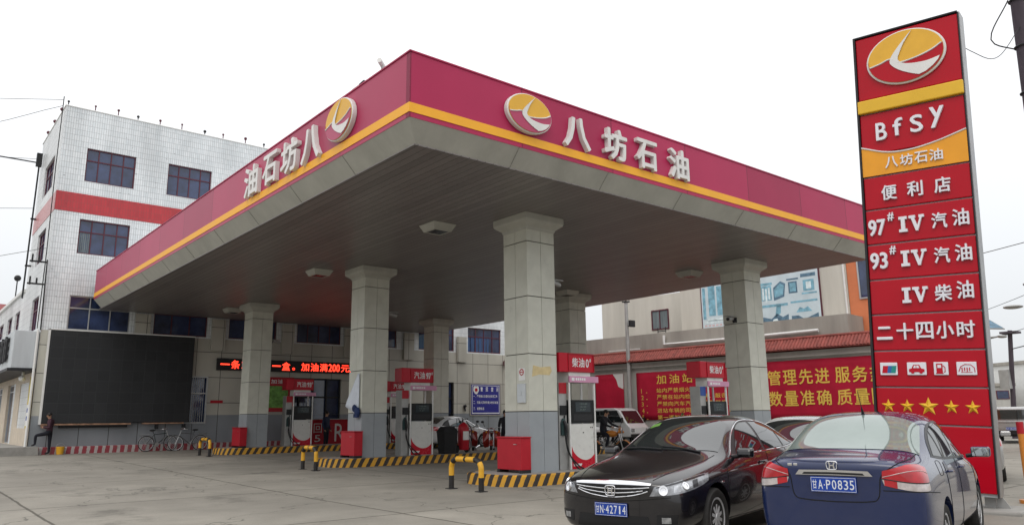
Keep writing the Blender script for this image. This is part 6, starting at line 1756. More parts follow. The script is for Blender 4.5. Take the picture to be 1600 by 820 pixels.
rp = truck('pickup_truck', 'pale pickup truck seen from behind on the street right of the totem', 'truck', (39.6, 3.6, 0.0), R(15), 'carsilver', 1.75, 1.05, cargo_h=.48)
mb = MB(); mb.tube([(-.42, -.7, 1.1), (-.42, -.7, 1.72), (-.42, .7, 1.72), (-.42, .7, 1.1)], .03, 8); mb.build('roll_bar', M['alloy'], rp)

# ------------------------------------------------------------------ people: one skinned body each
def skinned(joints, bones, subdiv=2):
    idx = {k: i for i, k in enumerate(joints)}
    me = bpy.data.meshes.new('sk'); me.from_pydata([j[0] for j in joints.values()], [(idx[a], idx[b]) for a, b in bones], [])
    o = bpy.data.objects.new('sk', me); COL.objects.link(o)
    s = o.modifiers.new('skin', 'SKIN'); s.use_smooth_shade = True
    for i, j in enumerate(joints.values()):
        r = j[1] if isinstance(j[1], tuple) else (j[1], j[1])
        me.skin_vertices[0].data[i].radius = r
    me.skin_vertices[0].data[idx['pelvis']].use_root = True
    b = o.modifiers.new('sub', 'SUBSURF'); b.levels = subdiv; b.render_levels = subdiv
    res = eval_mesh(o); bpy.data.objects.remove(o)
    return res
M['skin'] = mat('skin', (0.42, 0.24, 0.16), 0.55, var=0.08)
M['hair'] = mat('black_hair', (0.012, 0.010, 0.009), 0.5, var=0.3)
def person(lab, loc, rz, pose, top, trousers, shoes='dark', group=None, bareheaded=True):
    t = thing('person', lab, 'person', loc, rz, group)
    P = pose
    J = {'pelvis': (P['pelvis'], (.145, .115)), 'waist': (P['waist'], (.14, .105)), 'chest': (P['chest'], (.165, .12)), 'neckbase': (P['neck'], (.075, .07)),
         'neck': (tuple(a*0.55+b*0.45 for a, b in zip(P['neck'], P['head'])), (.052, .055)), 'skull': (P['head'], (.078, .095)), 'crown': (tuple(Vector(P['head'])+Vector((0, 0.0, .095))), (.062, .075))}
    B = [('pelvis', 'waist'), ('waist', 'chest'), ('chest', 'neckbase'), ('neckbase', 'neck'), ('neck', 'skull'), ('skull', 'crown')]
    for s in ('l', 'r'):
        J['sh'+s] = (P['sh'+s], .075); J['el'+s] = (P['el'+s], .052); J['wr'+s] = (P['wr'+s], .035); J['palm'+s] = (P['ha'+s], (.042, .022))
        B += [('chest', 'sh'+s), ('sh'+s, 'el'+s), ('el'+s, 'wr'+s), ('wr'+s, 'palm'+s)]
        J['hip'+s] = (P['hip'+s], .098); J['kn'+s] = (P['kn'+s], .066); J['an'+s] = (P['an'+s], .048); J['toe'+s] = (P['toe'+s], (.046, .034))
        B += [('pelvis', 'hip'+s), ('hip'+s, 'kn'+s), ('kn'+s, 'an'+s), ('an'+s, 'toe'+s)]
    me = skinned(J, B)
    bm = bmesh.new(); bm.from_mesh(me)
    # fingers rooted inside each palm, nose and ears on the head
    mb = MB()
    for s in ('l', 'r'):
        w, h = Vector(P['wr'+s]), Vector(P['ha'+s]); d = (h-w).normalized()
        side = d.cross(Vector((0, 1, 0.2))).normalized(); curl = d.cross(side).normalized()
        for k, L in enumerate((.070, .080, .075, .058)):
            o = h+side*(.027-.018*k)-d*.01
            mb.tube([o, o+d*L*.55+curl*.006, o+d*L*.85+curl*.026, o+d*L*.95+curl*.045], [.0095, .009, .008, .006], 6)
        o = w+d*.035+side*.03
        mb.tube([o, o+side*.028+d*.03, o+side*.03+d*.065+curl*.015], [.012, .010, .007], 6)
    hd = Vector(P['head']); fw_ = Vector(P['face']).normalized(); sd = fw_.cross(Vector((0, 0, 1))).normalized()
    mb.tube([hd+fw_*.085+Vector((0, 0, .045)), hd+fw_*.112+Vector((0, 0, .012)), hd+fw_*.09+Vector((0, 0, .0))], [.010, .016, .012], 6)
    for q in (-1, 1): mb.ball(hd+sd*.082*q+Vector((0, 0, .02)), (.016, .022, .032), 8, 6)
    for q in (-1, 1): mb.ball(hd+fw_*.084+sd*.032*q+Vector((0, 0, .045)), (.013, .013, .009), 8, 6)
    base = len(bm.verts)
    vv = [bm.verts.new(p) for p in mb.v]
    for f in mb.f: bm.faces.new([vv[i] for i in f])
    bm.to_mesh(me); bm.free()
    me.materials.clear()
    for m in (M['skin'], top, trousers, M[shoes]): me.materials.append(m)
    chest, pelv, head = Vector(P['chest']), Vector(P['pelvis']), Vector(P['head'])
    segs = [('t', P['neck'], P['chest']), ('t', P['chest'], P['waist']), ('p', P['pelvis'], P['pelvis']), ('s', P['head'], tuple(Vector(P['head'])+Vector((0, 0, .1)))), ('s', tuple(Vector(P['neck']).lerp(head, .5)), P['head'])]
    for s in ('l', 'r'):
        segs += [('t', P['sh'+s], P['el'+s]), ('t', P['el'+s], P['wr'+s]), ('s', P['ha'+s], tuple(Vector(P['ha'+s])+(Vector(P['ha'+s])-Vector(P['wr'+s])))),
                 ('p', P['hip'+s], P['kn'+s]), ('p', P['kn'+s], P['an'+s]), ('h', tuple(Vector(P['an'+s])+Vector((0, 0, -.03))), P['toe'+s])]
    code = {'s': 0, 't': 1, 'p': 2, 'h': 3}
    def dist(p, a, b):
        a, b = Vector(a), Vector(b); d = b-a; L = d.length_squared
        k = 0 if L < 1e-9 else max(0, min(1, (p-a).dot(d)/L)); return (p-(a+d*k)).length
    for pl in me.polygons:
        pl.material_index = code[min(segs, key=lambda q: dist(pl.center, q[1], q[2]))[0]]
        pl.use_smooth = True
    link('body', me, t)
    # hair cap following the skull
    mb = MB(); mb.ball(head+Vector((0, 0, .065))-fw_*.018, (.100, .108, .092), 16, 10)
    o = mb.build('hair', M['hair'], t, 60)
    return t
M['jacket_plum'] = mat('plum_jacket', (0.055, 0.022, 0.034), 0.8, var=0.25, scale=6)
M['jacket_dark'] = mat('dark_jacket', (0.018, 0.018, 0.024), 0.8, var=0.25, scale=6)
M['trouser_dark'] = mat('dark_trousers', (0.014, 0.015, 0.022), 0.85, var=0.2, scale=6)
M['uniform_blue'] = mat('dark_blue_uniform', (0.018, 0.026, 0.060), 0.8, var=0.2, scale=6)
stand = dict(pelvis=(0, 0, .93), waist=(0, 0, 1.08), chest=(0, .0, 1.30), neck=(0, .01, 1.47), head=(0, -.02, 1.60), face=(0, -1, 0),
             shl=(.19, .01, 1.39), ell=(.25, .03, 1.12), wrl=(.24, -.06, .90), hal=(.235, -.09, .83), shr=(-.19, .01, 1.39), elr=(-.25, .03, 1.12), wrr=(-.24, -.06, .90), har=(-.235, -.09, .83),
             hipl=(.09, 0, .88), knl=(.10, -.02, .49), anl=(.10, .02, .09), toel=(.11, -.15, .045), hipr=(-.09, 0, .88), knr=(-.10, -.02, .49), anr=(-.10, .02, .09), toer=(-.11, -.15, .045))
# man leaning at the terrace: one foot up on the terrace (towards -X), hands near the chest
lean = dict(stand); lean.update(pelvis=(.03, 0, .92), waist=(.05, 0, 1.07), chest=(.04, -.02, 1.29), neck=(.0, -.03, 1.46), head=(-.05, -.06, 1.58), face=(-.8, -.6, -.15),
            shl=(.14, .12, 1.38), ell=(.10, .02, 1.12), wrl=(-.10, -.06, 1.10), hal=(-.17, -.08, 1.13), shr=(-.05, -.19, 1.37), elr=(-.02, -.27, 1.11), wrr=(-.20, -.17, 1.12), har=(-.27, -.14, 1.15),
            hipr=(-.05, -.07, .88), knr=(-.47, -.10, .80), anr=(-.46, -.06, .44), toer=(-.60, -.07, .385), hipl=(.07, .06, .88), knl=(.08, .05, .48), anl=(.09, .07, .09), toel=(-.06, .03, .045))
person('man in a plum jacket with one foot up on the terrace', (-1.22, 26.42, gz(26.4)), 0, lean, M['jacket_plum'], M['trouser_dark'])
person('attendant in dark clothes standing in front of the glazed entrance', (9.9, 23.3, gz(23.3)), R(30), stand, M['uniform_blue'], M['trouser_dark'])
person('person in a dark jacket standing by the red motorcycles behind the nearest column', (12.75, 13.1, gz(13)), R(-40), stand, M['jacket_dark'], M['trouser_dark'])

# ------------------------------------------------------------------ motorcycles
M['motored'] = mat('motorcycle_red', (0.36, 0.030, 0.020), 0.3, var=0.1, coat=0.6, dirt=0.15)
M['motoorange'] = mat('motorcycle_orange', (0.62, 0.22, 0.03), 0.35, var=0.1, coat=0.4)
def motorcycle(lab, loc, rz, pm, shield=True):
    t = thing('motorcycle', lab, 'motorcycle', loc, rz, 'motorcycles on the forecourt')   # +x forward
    for x in (.64, -.62):
        w = bpy.data.objects.new('wheel', None); COL.objects.link(w); w.parent = t; w.location = (x, 0, .29)
        mb = MB(); mb.lathe([(.215, -.04), (.27, -.048), (.29, 0), (.27, .048), (.215, .04), (.215, -.04)], 28, 'Y'); mb.build('tyre', M['tyre'], w, 50)
        mb = MB(); mb.lathe([(.20, -.03), (.217, -.03), (.217, .03), (.20, .03), (.20, -.03)], 28, 'Y'); mb.lathe([(0, -.05), (.05, -.05), (.05, .05), (0, .05)], 14, 'Y')
        for k in range(10):
            a = 2*math.pi*k/10; mb.cyl((.04*math.cos(a), .02*(-1)**k, .04*math.sin(a)), (.205*math.cos(a+.2), 0, .205*math.sin(a+.2)), .005, 4)
        mb.build('rim', M['alloy'], w)
    mb = MB(); mb.tube([(.50, 0, .92), (.40, 0, .72), (.10, 0, .42), (-.35, 0, .42), (-.62, 0, .29)], .026, 8); mb.tube([(.42, 0, .80), (-.15, 0, .74), (-.72, 0, .72)], .024, 8); mb.tube([(-.1, 0, .42), (-.2, 0, .74)], .02, 8); mb.build('frame', M['dark'], t)
    mb = MB(); mb.tube([(-.62, .12, .29), (-.55, .14, .68)], .03, 8); mb.tube([(-.62, -.12, .29), (-.55, -.14, .68)], .03, 8)
    for s in (-1, 1): mb.tube([(.64, s*.075, .29), (.47, s*.075, .93)], .024, 8)
    mb.build('fork', M['steel'], t)
    mb = MB(); mb.box(-.16, .18, -.13, .13, .27, .55); mb.cyl((.05, -.14, .40), (.05, .14, .40), .11, 14); mb.build('engine', M['galv'], t, bevel=.03)
    mb = MB(); mb.tube([(.1, .13, .45), (-.05, .17, .24), (-.75, .19, .30)], [.022, .025, .045], 10); mb.build('exhaust', M['chrome'], t, 50)
    mb = MB(); mb.ball((.16, 0, .84), (.27, .15, .13), 16, 10); mb.build('tank', M[pm], t, 60)
    mb = MB(); mb.ball((-.38, 0, .84), (.40, .14, .07), 16, 8); mb.ball((-.12, 0, .82), (.2, .12, .06), 12, 8); mb.build('seat', M['black'], t, 60)
    for (x, a0, a1, rr) in ((.64, 20, 150, .325), (-.62, 30, 160, .325)):
        mb = MB(); vs = []
        for q in range(11):
            a = R(a0+(a1-a0)*q/10)
            for y in (-.07, .07): vs.append((x+rr*math.cos(a), y, .29+rr*math.sin(a)))
        mb.add(vs, [(2*q, 2*q+1, 2*q+3, 2*q+2) for q in range(10)]); mb.build('mudguard', M[pm], t, 60).modifiers.new('t', 'SOLIDIFY').thickness = .012
    if shield:
        for s in (-1, 1):
            mb = MB(); vs = [(.44, s*.10, .98), (.50, s*.34, .90), (.42, s*.36, .50), (.30, s*.30, .30), (.30, s*.10, .34), (.48, s*.10, .7)]
            mb.add(vs, [(0, 1, 2, 5), (2, 3, 4, 5)]); mb.build('leg_shield', M[pm], t).modifiers.new('t', 'SOLIDIFY').thickness = .02
    mb = MB(); mb.tube([(.30, -.38, 1.06), (.42, -.25, 1.08), (.46, 0, 1.0), (.42, .25, 1.08), (.30, .38, 1.06)], .016, 8); mb.build('handlebar', M['chrome'], t, 60)
    for s in (-1, 1):
        mb = MB(); mb.tube([(.40, s*.26, 1.07), (.44, s*.34, 1.26)], .008, 6); mb.ball((.44, s*.36, 1.29), (.02, .065, .045), 12, 8); mb.build('mirror', M['dark'], t, 60)
        mb = MB(); mb.ball((.55, s*.20, .90), .045, 10, 8); mb.build('indicator', mat('amber_lens', (.6, .2, .02), .2) if 'amber' not in M else M['amber'], t, 60)
    mb = MB(); mb.m = Matrix.Translation((.56, 0, .96)) @ Matrix.Rotation(math.pi/2, 4, 'Y'); mb.lathe([(.0, -.10), (.08, -.08), (.11, 0), (.10, .02), (0, .035)], 20); hl = mb.build('headlamp', M[pm], t, 50)
    mb = MB(); mb.m = Matrix.Translation((.58, 0, .96)) @ Matrix.Rotation(math.pi/2, 4, 'Y'); mb.lathe([(.092, .002), (.08, .016), (0, .022)], 20); mb.build('lamp_lens', M['lampclear'], hl, 50)
    mb = MB(); mb.box(-.98, -.62, -.16, .16, .80, .84); mb.tube([(-.62, -.16, .84), (-.98, -.16, .84), (-.98, .16, .84), (-.62, .16, .84)], .012, 6); mb.build('carrier', M['steel'], t)
    return t
m1 = motorcycle('red motorcycle with leg shields facing the camera, left one behind the fire extinguisher', (12.0, 14.4, gz(14.4)), R(222), 'motored')
m2 = motorcycle('red motorcycle with leg shields parked nearest the dark clothed person', (12.1, 13.1, gz(13.1)), R(228), 'motored')
m3 = motorcycle('orange motorcycle carrying a rider in black beside the nearest diesel pump', (14.75, 9.35, gz(9.3)), R(-72), 'motoorange', False)
ride = dict(stand); ride.update(pelvis=(0, 0, .96), waist=(0, -.03, 1.10), chest=(0, -.10, 1.30), neck=(0, -.14, 1.46), head=(0, -.19, 1.59), face=(0, -1, -.1),
            shl=(.19, -.11, 1.39), ell=(.30, -.28, 1.18), wrl=(.31, -.50, 1.10), hal=(.32, -.57, 1.08), shr=(-.19, -.11, 1.39), elr=(-.30, -.28, 1.18), wrr=(-.31, -.50, 1.10), har=(-.32, -.57, 1.08),
            hipl=(.10, -.03, .92), knl=(.22, -.36, .74), anl=(.20, -.22, .34), toel=(.21, -.38, .28), hipr=(-.10, -.03, .92), knr=(-.22, -.36, .74), anr=(-.20, -.22, .34), toer=(-.21, -.38, .28))
dx, dy = math.cos(R(-72))*(-.22), math.sin(R(-72))*(-.22)
person('rider in a black jacket sitting on the orange motorcycle', (14.75+dx, 9.35+dy, gz(9.3)), R(-72+90), ride, M['jacket_dark'], M['trouser_dark'])

# ------------------------------------------------------------------ bicycles against the station wall
def bicycle(lab, loc, rz, pm, steer=0.0, leanx=0.0):
    t = thing('bicycle', lab, 'bicycle', loc, rz, 'bicycles under the big screen')
    t.rotation_euler = (leanx, 0, rz)
    for x in (.53, -.53):
        w = bpy.data.objects.new('wheel', None); COL.objects.link(w); w.parent = t; w.location = (x, 0, .345)
        if x > 0: w.rotation_euler = (0, 0, steer)
        n = 40
        mb = MB(); mb.tube([(.33*math.cos(2*math.pi*k/n), 0, .33*math.sin(2*math.pi*k/n)) for k in range(n)], .019, 8, closed=True); mb.build('tyre', M['tyre'], w, 60)
        mb = MB(); mb.tube([(.305*math.cos(2*math.pi*k/n), 0, .305*math.sin(2*math.pi*k/n)) for k in range(n)], .011, 6, closed=True); mb.cyl((0, -.045, 0), (0, .045, 0), .022, 10)
        for k in range(18):
            a = 2*math.pi*k/18; mb.cyl((.02*math.cos(a+.6), .03*(-1)**k, .02*math.sin(a+.6)), (.303*math.cos(a), 0, .303*math.sin(a)), .003, 4)
        mb.build('rim', M['alloy'], w)
        mb = MB(); vs = []
        for q in range(13):
            a = R(15+150*q/12)
            for y in (-.025, .025): vs.append((x+.365*math.cos(a), y, .345+.365*math.sin(a)))
        mb.add(vs, [(2*q, 2*q+1, 2*q+3, 2*q+2) for q in range(12)]); mb.build('mudguard', M['steel'], t, 60).modifiers.new('t', 'SOLIDIFY').thickness = .006
    bb_, seat, head, hb = (-.08, 0, .30), (-.22, 0, .80), (.36, 0, .80), (.40, 0, .68)
    mb = MB(); mb.tube([seat, bb_], .016, 8); mb.tube([bb_, hb], .018, 8); mb.tube([(-.20, 0, .74), head], .016, 8)
    for s in (-1, 1): mb.tube([(-.53, s*.05, .345), bb_], .010, 6); mb.tube([(-.53, s*.05, .345), (-.20, 0, .74)], .009, 6)
    mb.build('frame', M[pm], t)
    mb = MB(); mb.tube([head, (.34, 0, .92)], .015, 8); mb.tube([(.36, 0, .80), (.41, 0, .68)], .018, 8)
    for s in (-1, 1): mb.tube([(.41, s*.04, .68), (.53, s*.05, .345)], .012, 6)
    mb.build('fork', M['steel'], t)
    mb = MB(); mb.tube(curve_pts([(.12, -.28, .98), (.28, -.22, 1.0), (.36, 0, .95), (.28, .22, 1.0), (.12, .28, .98)], 20), .012, 8); mb.build('handlebar', M['chrome'], t, 60)
    mb = MB(); mb.tube([(-.22, 0, .78), (-.25, 0, .90)], .012, 8); mb.ball((-.28, 0, .93), (.14, .09, .04), 14, 8); mb.build('saddle', M['black'], t, 60)
    mb = MB(); mb.cyl((-.08, -.05, .30), (-.08, -.06, .30), .09, 18); mb.tube([(-.08, -.07, .30), (-.02, -.08, .15), (-.02, -.16, .14)], .012, 6); mb.tube([(-.08, .07, .30), (-.14, .08, .45), (-.14, .16, .46)], .012, 6); mb.build('crank', M['steel'], t)
    mb = MB(); mb.box(-.85, -.42, -.07, .07, .74, .755); mb.tube([(-.78, .07, .75), (-.55, .06, .345)], .007, 5); mb.tube([(-.78, -.07, .75), (-.55, -.06, .345)], .007, 5); mb.build('carrier', M['steel'], t)
    mb = MB(); mb.tube([(-.45, .06, .33), (-.50, .22, .02)], .010, 6); mb.build('kickstand', M['steel'], t)
    return t
M['bikeframe'] = mat('bicycle_dark_green', (0.02, 0.03, 0.03), 0.35, var=0.2)
M['bikegrey'] = mat('bicycle_grey', (0.12, 0.12, 0.13), 0.3, 0.4, var=0.2)
bicycle('dark bicycle facing right, left one of the two under the big screen', (3.15, 26.30, gz(26.3)), R(4), 'bikeframe', .25, R(-5))
bicycle('grey bicycle facing left, right one of the two under the big screen', (4.35, 26.05, gz(26.0)), R(176), 'bikegrey', -.3, R(-4))

# yellow bottle by the terrace
t = thing('wash_bucket', 'small yellow bucket on the ground behind the man at the terrace', 'bucket', (-.72, 26.45, gz(26.4)))
mb = MB(); mb.lathe([(0, 0), (.13, 0), (.17, .32), (.155, .32), (.12, .02), (0, .02)], 18); mb.build('tub', M['hoopY'], t, 50)
mb = MB(); mb.tube([(.16*math.cos(R(a)), 0, .30+.16*math.sin(R(a))) for a in range(0, 181, 15)], .006, 6); mb.build('handle', M['steel'], t)

# potted shrub by the second diesel pump
def foliage(mb, c, r, n, s, seed):
    g = random.Random(seed)
    for _ in range(n):
        d = Vector((g.gauss(0, 1), g.gauss(0, 1), g.gauss(0, .9)))
        d.normalize(); q = Vector(c)+Vector((d.x*r[0], d.y*r[1], d.z*r[2]))*(g.random()**.4)
        u = Vector((g.uniform(-1, 1), g.uniform(-1, 1), g.uniform(-.3, 1))).normalized(); v = u.cross(Vector((g.uniform(-1, 1), g.uniform(-1, 1), .3))).normalized()
        L, W = s*g.uniform(.7, 1.3), s*.35*g.uniform(.7, 1.2)
        mb.add([q-v*W*.2, q+u*L*.5-v*W, q+u*L, q+u*L*.5+v*W], [(0, 1, 2, 3)])
M['leaf'] = mat('leaf_green', (0.045, 0.10, 0.025), 0.55, var=0.5, scale=9)
t = thing('potted_shrub', 'green leafy potted shrub just left of the second diesel pump', 'plant', (11.45, 3.3, .10))
mb = MB(); mb.lathe([(0, 0), (.15, 0), (.20, .34), (.18, .34), (.17, .30), (0, .30)], 18); mb.build('pot', mat('clay_pot', (.25, .10, .06), .8, var=.15), t, 50)
mb = MB(); mb.tube([(0, 0, .28), (.02, 0, .8), (-.02, .02, 1.2)], .018, 6); mb.tube([(.01, 0, .6), (.15, .05, 1.2)], .012, 6); mb.tube([(.01, 0, .7), (-.14, -.06, 1.25)], .012, 6); mb.build('stem', mat('bark', (.12, .08, .05), .9), t)
mb = MB(); foliage(mb, (0, 0, 1.15), (.28, .28, .33), 300, .11, 3); mb.build('foliage', M['leaf'], t)

# ------------------------------------------------------------------ right hand street: poles, lamps, far buildings
M['polewood'] = mat('weathered_pole', (0.075, 0.060, 0.075), 0.8, var=0.35, scale=5, dirt=0.4, streak=True)
t = thing('utility_pole', 'thick dark leaning utility pole with cables at the right edge', 'utility pole', (10.49, -6.65, 0), world=True)
top = Vector((8.15, -7.50, 10.4)); foot = Vector((10.49, -6.65, 0))
mb = MB(); mb.tube([foot, top], [.13, .105], 14); mb.build('pole', M['polewood'], t, 50)
for k in range(5):
    q = foot.lerp(top, .62+.08*k)
    mb = MB(); mb.tube([q+Vector((.13*math.cos(R(a)), .13*math.sin(R(a)), 0)) for a in range(0, 360, 30)], .02, 5, closed=True); mb.build('clamp', M['dark'], t)
mb = MB(); mb.tube([foot.lerp(top, .5)+Vector((.16, -.05, 0)), foot.lerp(top, .75)+Vector((.2, -.02, 0)), top+Vector((.14, .0, 0))], .022, 6); mb.tube(curve_pts([foot.lerp(top, .78)+Vector((.1, .1, 0)), foot.lerp(top, .80)+Vector((-.5, .35, -.1)), foot.lerp(top, .86)+Vector((-.15, .1, 0))], 14), .012, 6); mb.build('cable', M['wire'], t)
cols = [(.45, .06, .10), (.10, .25, .45), (.55, .50, .45), (.50, .12, .22), (.12, .30, .32), (.60, .56, .5), (.3, .1, .3)]
for k in range(7):
    q = Vector((8.90, -7.33, 6.62-.32*k))
    mb = MB(); mb.add([(q.x-.02, q.y-.06, q.z), (q.x+.03, q.y+.09, q.z-.03), (q.x+.01, q.y+.05, q.z-.26), (q.x-.01, q.y-.04, q.z-.22)], [(0, 1, 2, 3)])
    o = mb.build('prayer_flag', mat('flag_cloth', cols[k], .8, var=.15), None); o.modifiers.new('t', 'SOLIDIFY').thickness = .006
    tag(o, ('topmost crimson', 'blue', 'pale', 'pink red', 'teal', 'whitish', 'lowest purple')[k]+' cloth flag strung beside the thick utility pole', 'flag', 'cloth flags strung beside the utility pole')
mb = MB(); mb.tube([(8.95, -7.35, 7.0), (8.95, -7.35, 4.2)], .006, 5); tag(mb.build('flag_string', M['wire'], None), 'thin string of cloth flags hanging beside the thick utility pole', 'string')
mb = MB(); mb.tube(curve_pts([(6.75, -6.55, 8.15), (7.3, -6.9, 7.75), (7.9, -7.1, 7.75), (8.50, -7.37, 8.45)], 24), .007, 5); tag(mb.build('cable', M['wire'], None), 'thin cable drooping from the totem top to the thick utility pole', 'cable')

t = thing('utility_pole', 'thin purple brown utility pole with a crossbar beyond the pickup truck', 'utility pole', (45.2, 5.4, 0), world=True)
mb = MB(); mb.tube([(45.2, 5.4, 0), (44.5, 4.65, 6.3)], [.15, .12], 10); mb.build('pole', M['polewood'], t, 50)
mb = MB(); mb.box(44.1, 44.9, 4.2, 5.1, 6.1, 6.22); mb.build('crossbar', M['polewood'], t)
mb = MB(); mb.box(44.3, 44.8, 5.0, 5.5, 2.9, 4.0); mb.build('meter_box', M['galv'], t)
for k, pts in enumerate(([(44.5, 4.65, 6.1), (36, 4.8, 4.7), (30.5, 2.2, 2.9), (26.5, 1.0, 2.4)], [(44.5, 4.65, 5.2), (40, 1.5, 5.3), (34, -3.5, 6.2), (24, -10, 7.5)], [(24, -10, 9.2), (40, 2, 7.8), (70, 24, 8.2)], [(24, -8, 6.9), (44.5, 4.65, 6.15), (80, 30, 7.4)], [(20, -8, 7.2), (50, 20, 10.5), (90, 55, 14)])):
    mb = MB(); mb.tube(curve_pts(pts, 24), .03 if k < 2 else .016, 5)
    tag(mb.build('power_line', M['wire'], None), ('thick looped cable from the thin utility pole down towards the totem', 'thick cable rising from the thin utility pole to the right', 'highest thin wire crossing the sky right of the totem', 'thin wire passing the top of the thin utility pole', 'thin wire rising steeply behind the totem')[k], 'cable', 'overhead cables right of the totem')
def solar(lab, pole, top, panel_c, arm, ang):
    t = thing('solar_street_lamp', lab, 'street lamp', pole, world=True, group='solar street lamps')
    mb = MB(); mb.tube([pole, top], [.09, .06], 10); mb.build('pole', M['galv'], t, 50)
    mb = MB(Matrix.Translation(panel_c) @ Matrix.Rotation(ang, 4, 'Z') @ Matrix.Rotation(R(-32), 4, 'Y')); mb.box(-.5, .5, -.75, .75, -.02, .02); pn = mb.build('solar_panel', M['galv'], t)
    mb = MB(Matrix.Translation(panel_c) @ Matrix.Rotation(ang, 4, 'Z') @ Matrix.Rotation(R(-32), 4, 'Y')); mb.box(-.46, .46, -.71, .71, .021, .03); mb.build('cells', M['bbdark'], pn)
    mb = MB(); mb.tube([Vector(pole).lerp(Vector(top), .93), arm], .03, 8); d = (Vector(arm)-Vector(top)); d.z = 0; d.normalize(); mb.ball(Vector(arm)+d*.15, (.30, .16, .06), 12, 8); mb.build('lamp_arm', M['galv'], t, 50)
    return t
solar('solar street lamp whose panel shows at the right edge above the street', (15.2, -6.6, 0), (15.2, -6.6, 5.0), (14.95, -6.25, 5.55), (14.8, -5.3, 4.6), R(50))
solar('farther solar street lamp whose panel peeps out beside the totem', (26.4, .35, 0), (26.4, .35, 4.7), (26.6, .15, 5.0), (26.9, -.35, 4.45), R(60))
t = thing('street_lamp', 'street lamp with a curved arm reaching into the picture from the right', 'street lamp', (25.6, -4.0, 0), world=True)
mb = MB(); mb.tube([(25.6, -4.0, 0), (25.6, -4.0, 4.6), (25.0, -3.1, 5.1), (24.3, -2.2, 5.15)], [.09, .07, .05, .04], 10); mb.build('pole', M['galv'], t, 50)
mb = MB(); mb.ball((24.0, -1.9, 5.2), (.32, .32, .07), 12, 8); mb.build('lamp_head', M['galv'], t, 50)

def far_house(lab, loc, rz, w, d, h, floors, nwin, m):  # far walls painted pale to imitate distance haze
    t = thing('street_building', lab, 'building', loc, rz, 'pale buildings far along the street')
    mb = MB(); mb.box(-w/2, w/2, 0, d, 0, h); wall = mb.build('wall', m, t)
    mb = MB(); mb.box(-w/2-.3, w/2+.3, -.3, d+.3, h+.002, h+.4); mb.build('roof', M['cement'], t)
    fh = h/floors
    for f in range(floors):
        for i in range(nwin):
            x = -w/2+w*(i+.5)/nwin
            mb = MB(); mb.box(x-w/nwin*.30, x+w/nwin*.30, -.06, -.002, f*fh+fh*.32, f*fh+fh*.78); wo = mb.build('window', M['maroon'] if f % 2 else M['alu'], t)
            mb = MB(); mb.box(x-w/nwin*.26, x+w/nwin*.26, -.075, -.062, f*fh+fh*.36, f*fh+fh*.74); mb.build('pane', M['pane'], wo)
    return t
far_house('pale low building at the end of the street beside the totem', (104, 30, 0), R(-42), 14, 12, 5.0, 2, 5, M['render'])
far_house('tall building whitened to imitate haze at the right end of the street', (118, 19, 0), R(-30), 16, 16, 8.0, 3, 5, M['white'])  # white wall colour stands in for haze fading
far_house('white building partly hidden behind the totem far along the street', (86, 37, 0), R(-45), 13, 10, 7.2, 2, 4, M['white'])
far_house('low grey building behind the thin utility pole', (132, 41, 0), R(-40), 22, 12, 6.8, 3, 6, M['render'])
t = thing('street_building', 'low building with a dull red roof at the far left edge', 'building', (-1.0, 76, 0.6), R(10), world=False)
mb = MB(); mb.box(-10, 5, 0, 12, 0, 11.2); mb.build('wall', M['render'], t)
mb = MB(); mb.add([(-10.4, -.4, 11.2), (5.4, -.4, 11.2), (5.4, 6, 13.2), (-10.4, 6, 13.2), (5.4, 12.4, 11.2), (-10.4, 12.4, 11.2)], [(0, 1, 2, 3), (3, 2, 4, 5), (0, 3, 5), (1, 4, 2), (0, 5, 4, 1)]); mb.build('roof', mat('dull_red_roof', (.22, .05, .05), .7, var=.2), t)

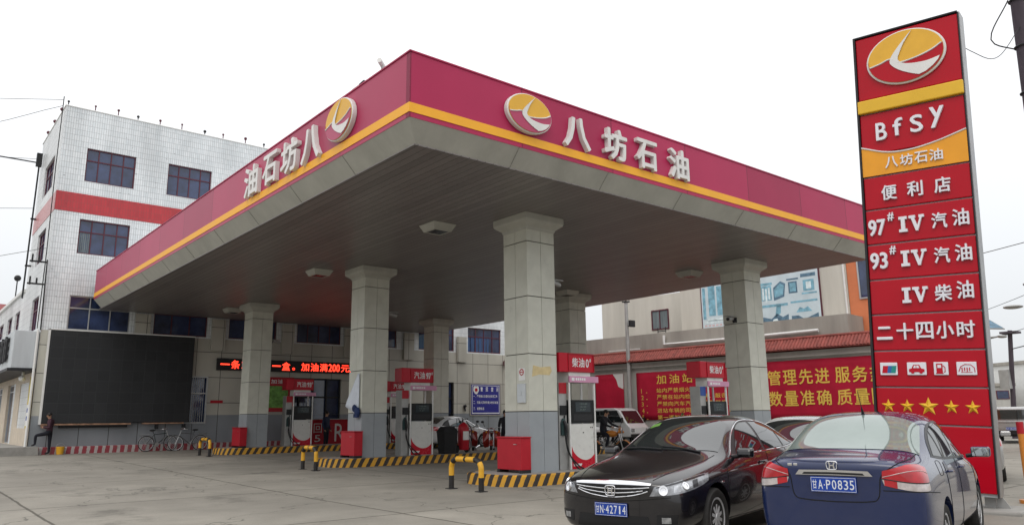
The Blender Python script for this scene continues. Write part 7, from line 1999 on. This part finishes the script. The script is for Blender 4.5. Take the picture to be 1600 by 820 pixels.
# wires and an aerial mast at the station building's left corner
t = thing('aerial_mast', 'dark aerial mast with a long cross rod on the left side of the station building', 'mast', (-2.05, 32.6, 7.5), world=True)
mb = MB(); mb.tube([(-2.05, 32.6, 7.6), (-2.0, 32.6, 15.0)], .04, 8); mb.build('pole', M['dark'], t)
mb = MB(); mb.tube([(-1.9, 32.6, 14.6), (-4.6, 33.6, 14.9)], .035, 6); mb.box(-2.15, -1.9, 32.5, 32.7, 14.4, 15.1); mb.build('cross_rod', M['dark'], t)
for z in (9.2, 11.6): 
    mb = MB(); mb.box(-2.1, -1.84, 32.55, 32.65, z, z+.08); mb.build('bracket', M['dark'], t)
for k, pts in enumerate(([(-1.95, 27.2, 15.9), (-6, 30, 14.6), (-14, 36, 14.0)], [(-1.95, 27.2, 16.2), (-8, 36, 17.8), (-16, 48, 20)], [(-2.05, 32.6, 14.8), (-9, 38, 15.4), (-18, 46, 16.6)], [(-2.0, 32.6, 12.2), (-10, 40, 12.6), (-20, 50, 13.5)], [(-1.95, 27.4, 9.2), (-8, 40, 9.2), (-16, 56, 10)])):
    mb = MB(); mb.tube(curve_pts(pts, 20), .012, 5)
    tag(mb.build('wire', M['wire'], None), ('drooping wire from the top corner of the station building to the left', 'highest thin wire running left from the station building', 'thin wire running left from the aerial mast top', 'thin wire running left from the middle of the aerial mast', 'lowest thin wire running left over the shop wing')[k], 'wire', 'wires left of the station building')
# ball lamp on the shop wing roof
t = thing('roof_lamp_post', 'dark ball topped post on the roof edge of the shop wing', 'post', (-1.9, 36.8, 8.2))
mb = MB(); mb.cyl((0, 0, 0), (0, 0, .9), .03, 8); mb.build('post', M['dark'], t)
mb = MB(); mb.ball((0, 0, 1.05), .17, 12, 8); mb.build('ball', M['dark'], t, 60)
# orange marker post by the street
t = thing('marker_post', 'orange marker post standing by the street right of the totem', 'post', (8.38, -6.47, 0))
mb = MB(); mb.cyl((0, 0, 0), (0, 0, .06), .16, 16); mb.build('foot', M['motoorange'], t)
mb = MB(); mb.cyl((0, 0, .06), (0, 0, 1.15), .05, 14); mb.build('post', M['motoorange'], t, 50)
mb = MB(); mb.cyl((0, 0, 1.151), (0, 0, 1.35), .055, 14); mb.build('red_cap', M['redpaint'], t, 50)
# wheel stop and bench at the shop front
t = thing('shop_stool', 'red and green stool by the shop door on the terrace', 'stool', (-2.6, 35.6, .6))
mb = MB(); mb.box(-.25, .25, -.25, .25, .42, .48); mb.build('seat', M['redpaint'], t, bevel=.02)
for a in (-.2, .2):
    for b in (-.2, .2):
        mb = MB(); mb.cyl((a, b, 0), (a, b, .42), .02, 8); mb.build('leg', M['leaf'], t)
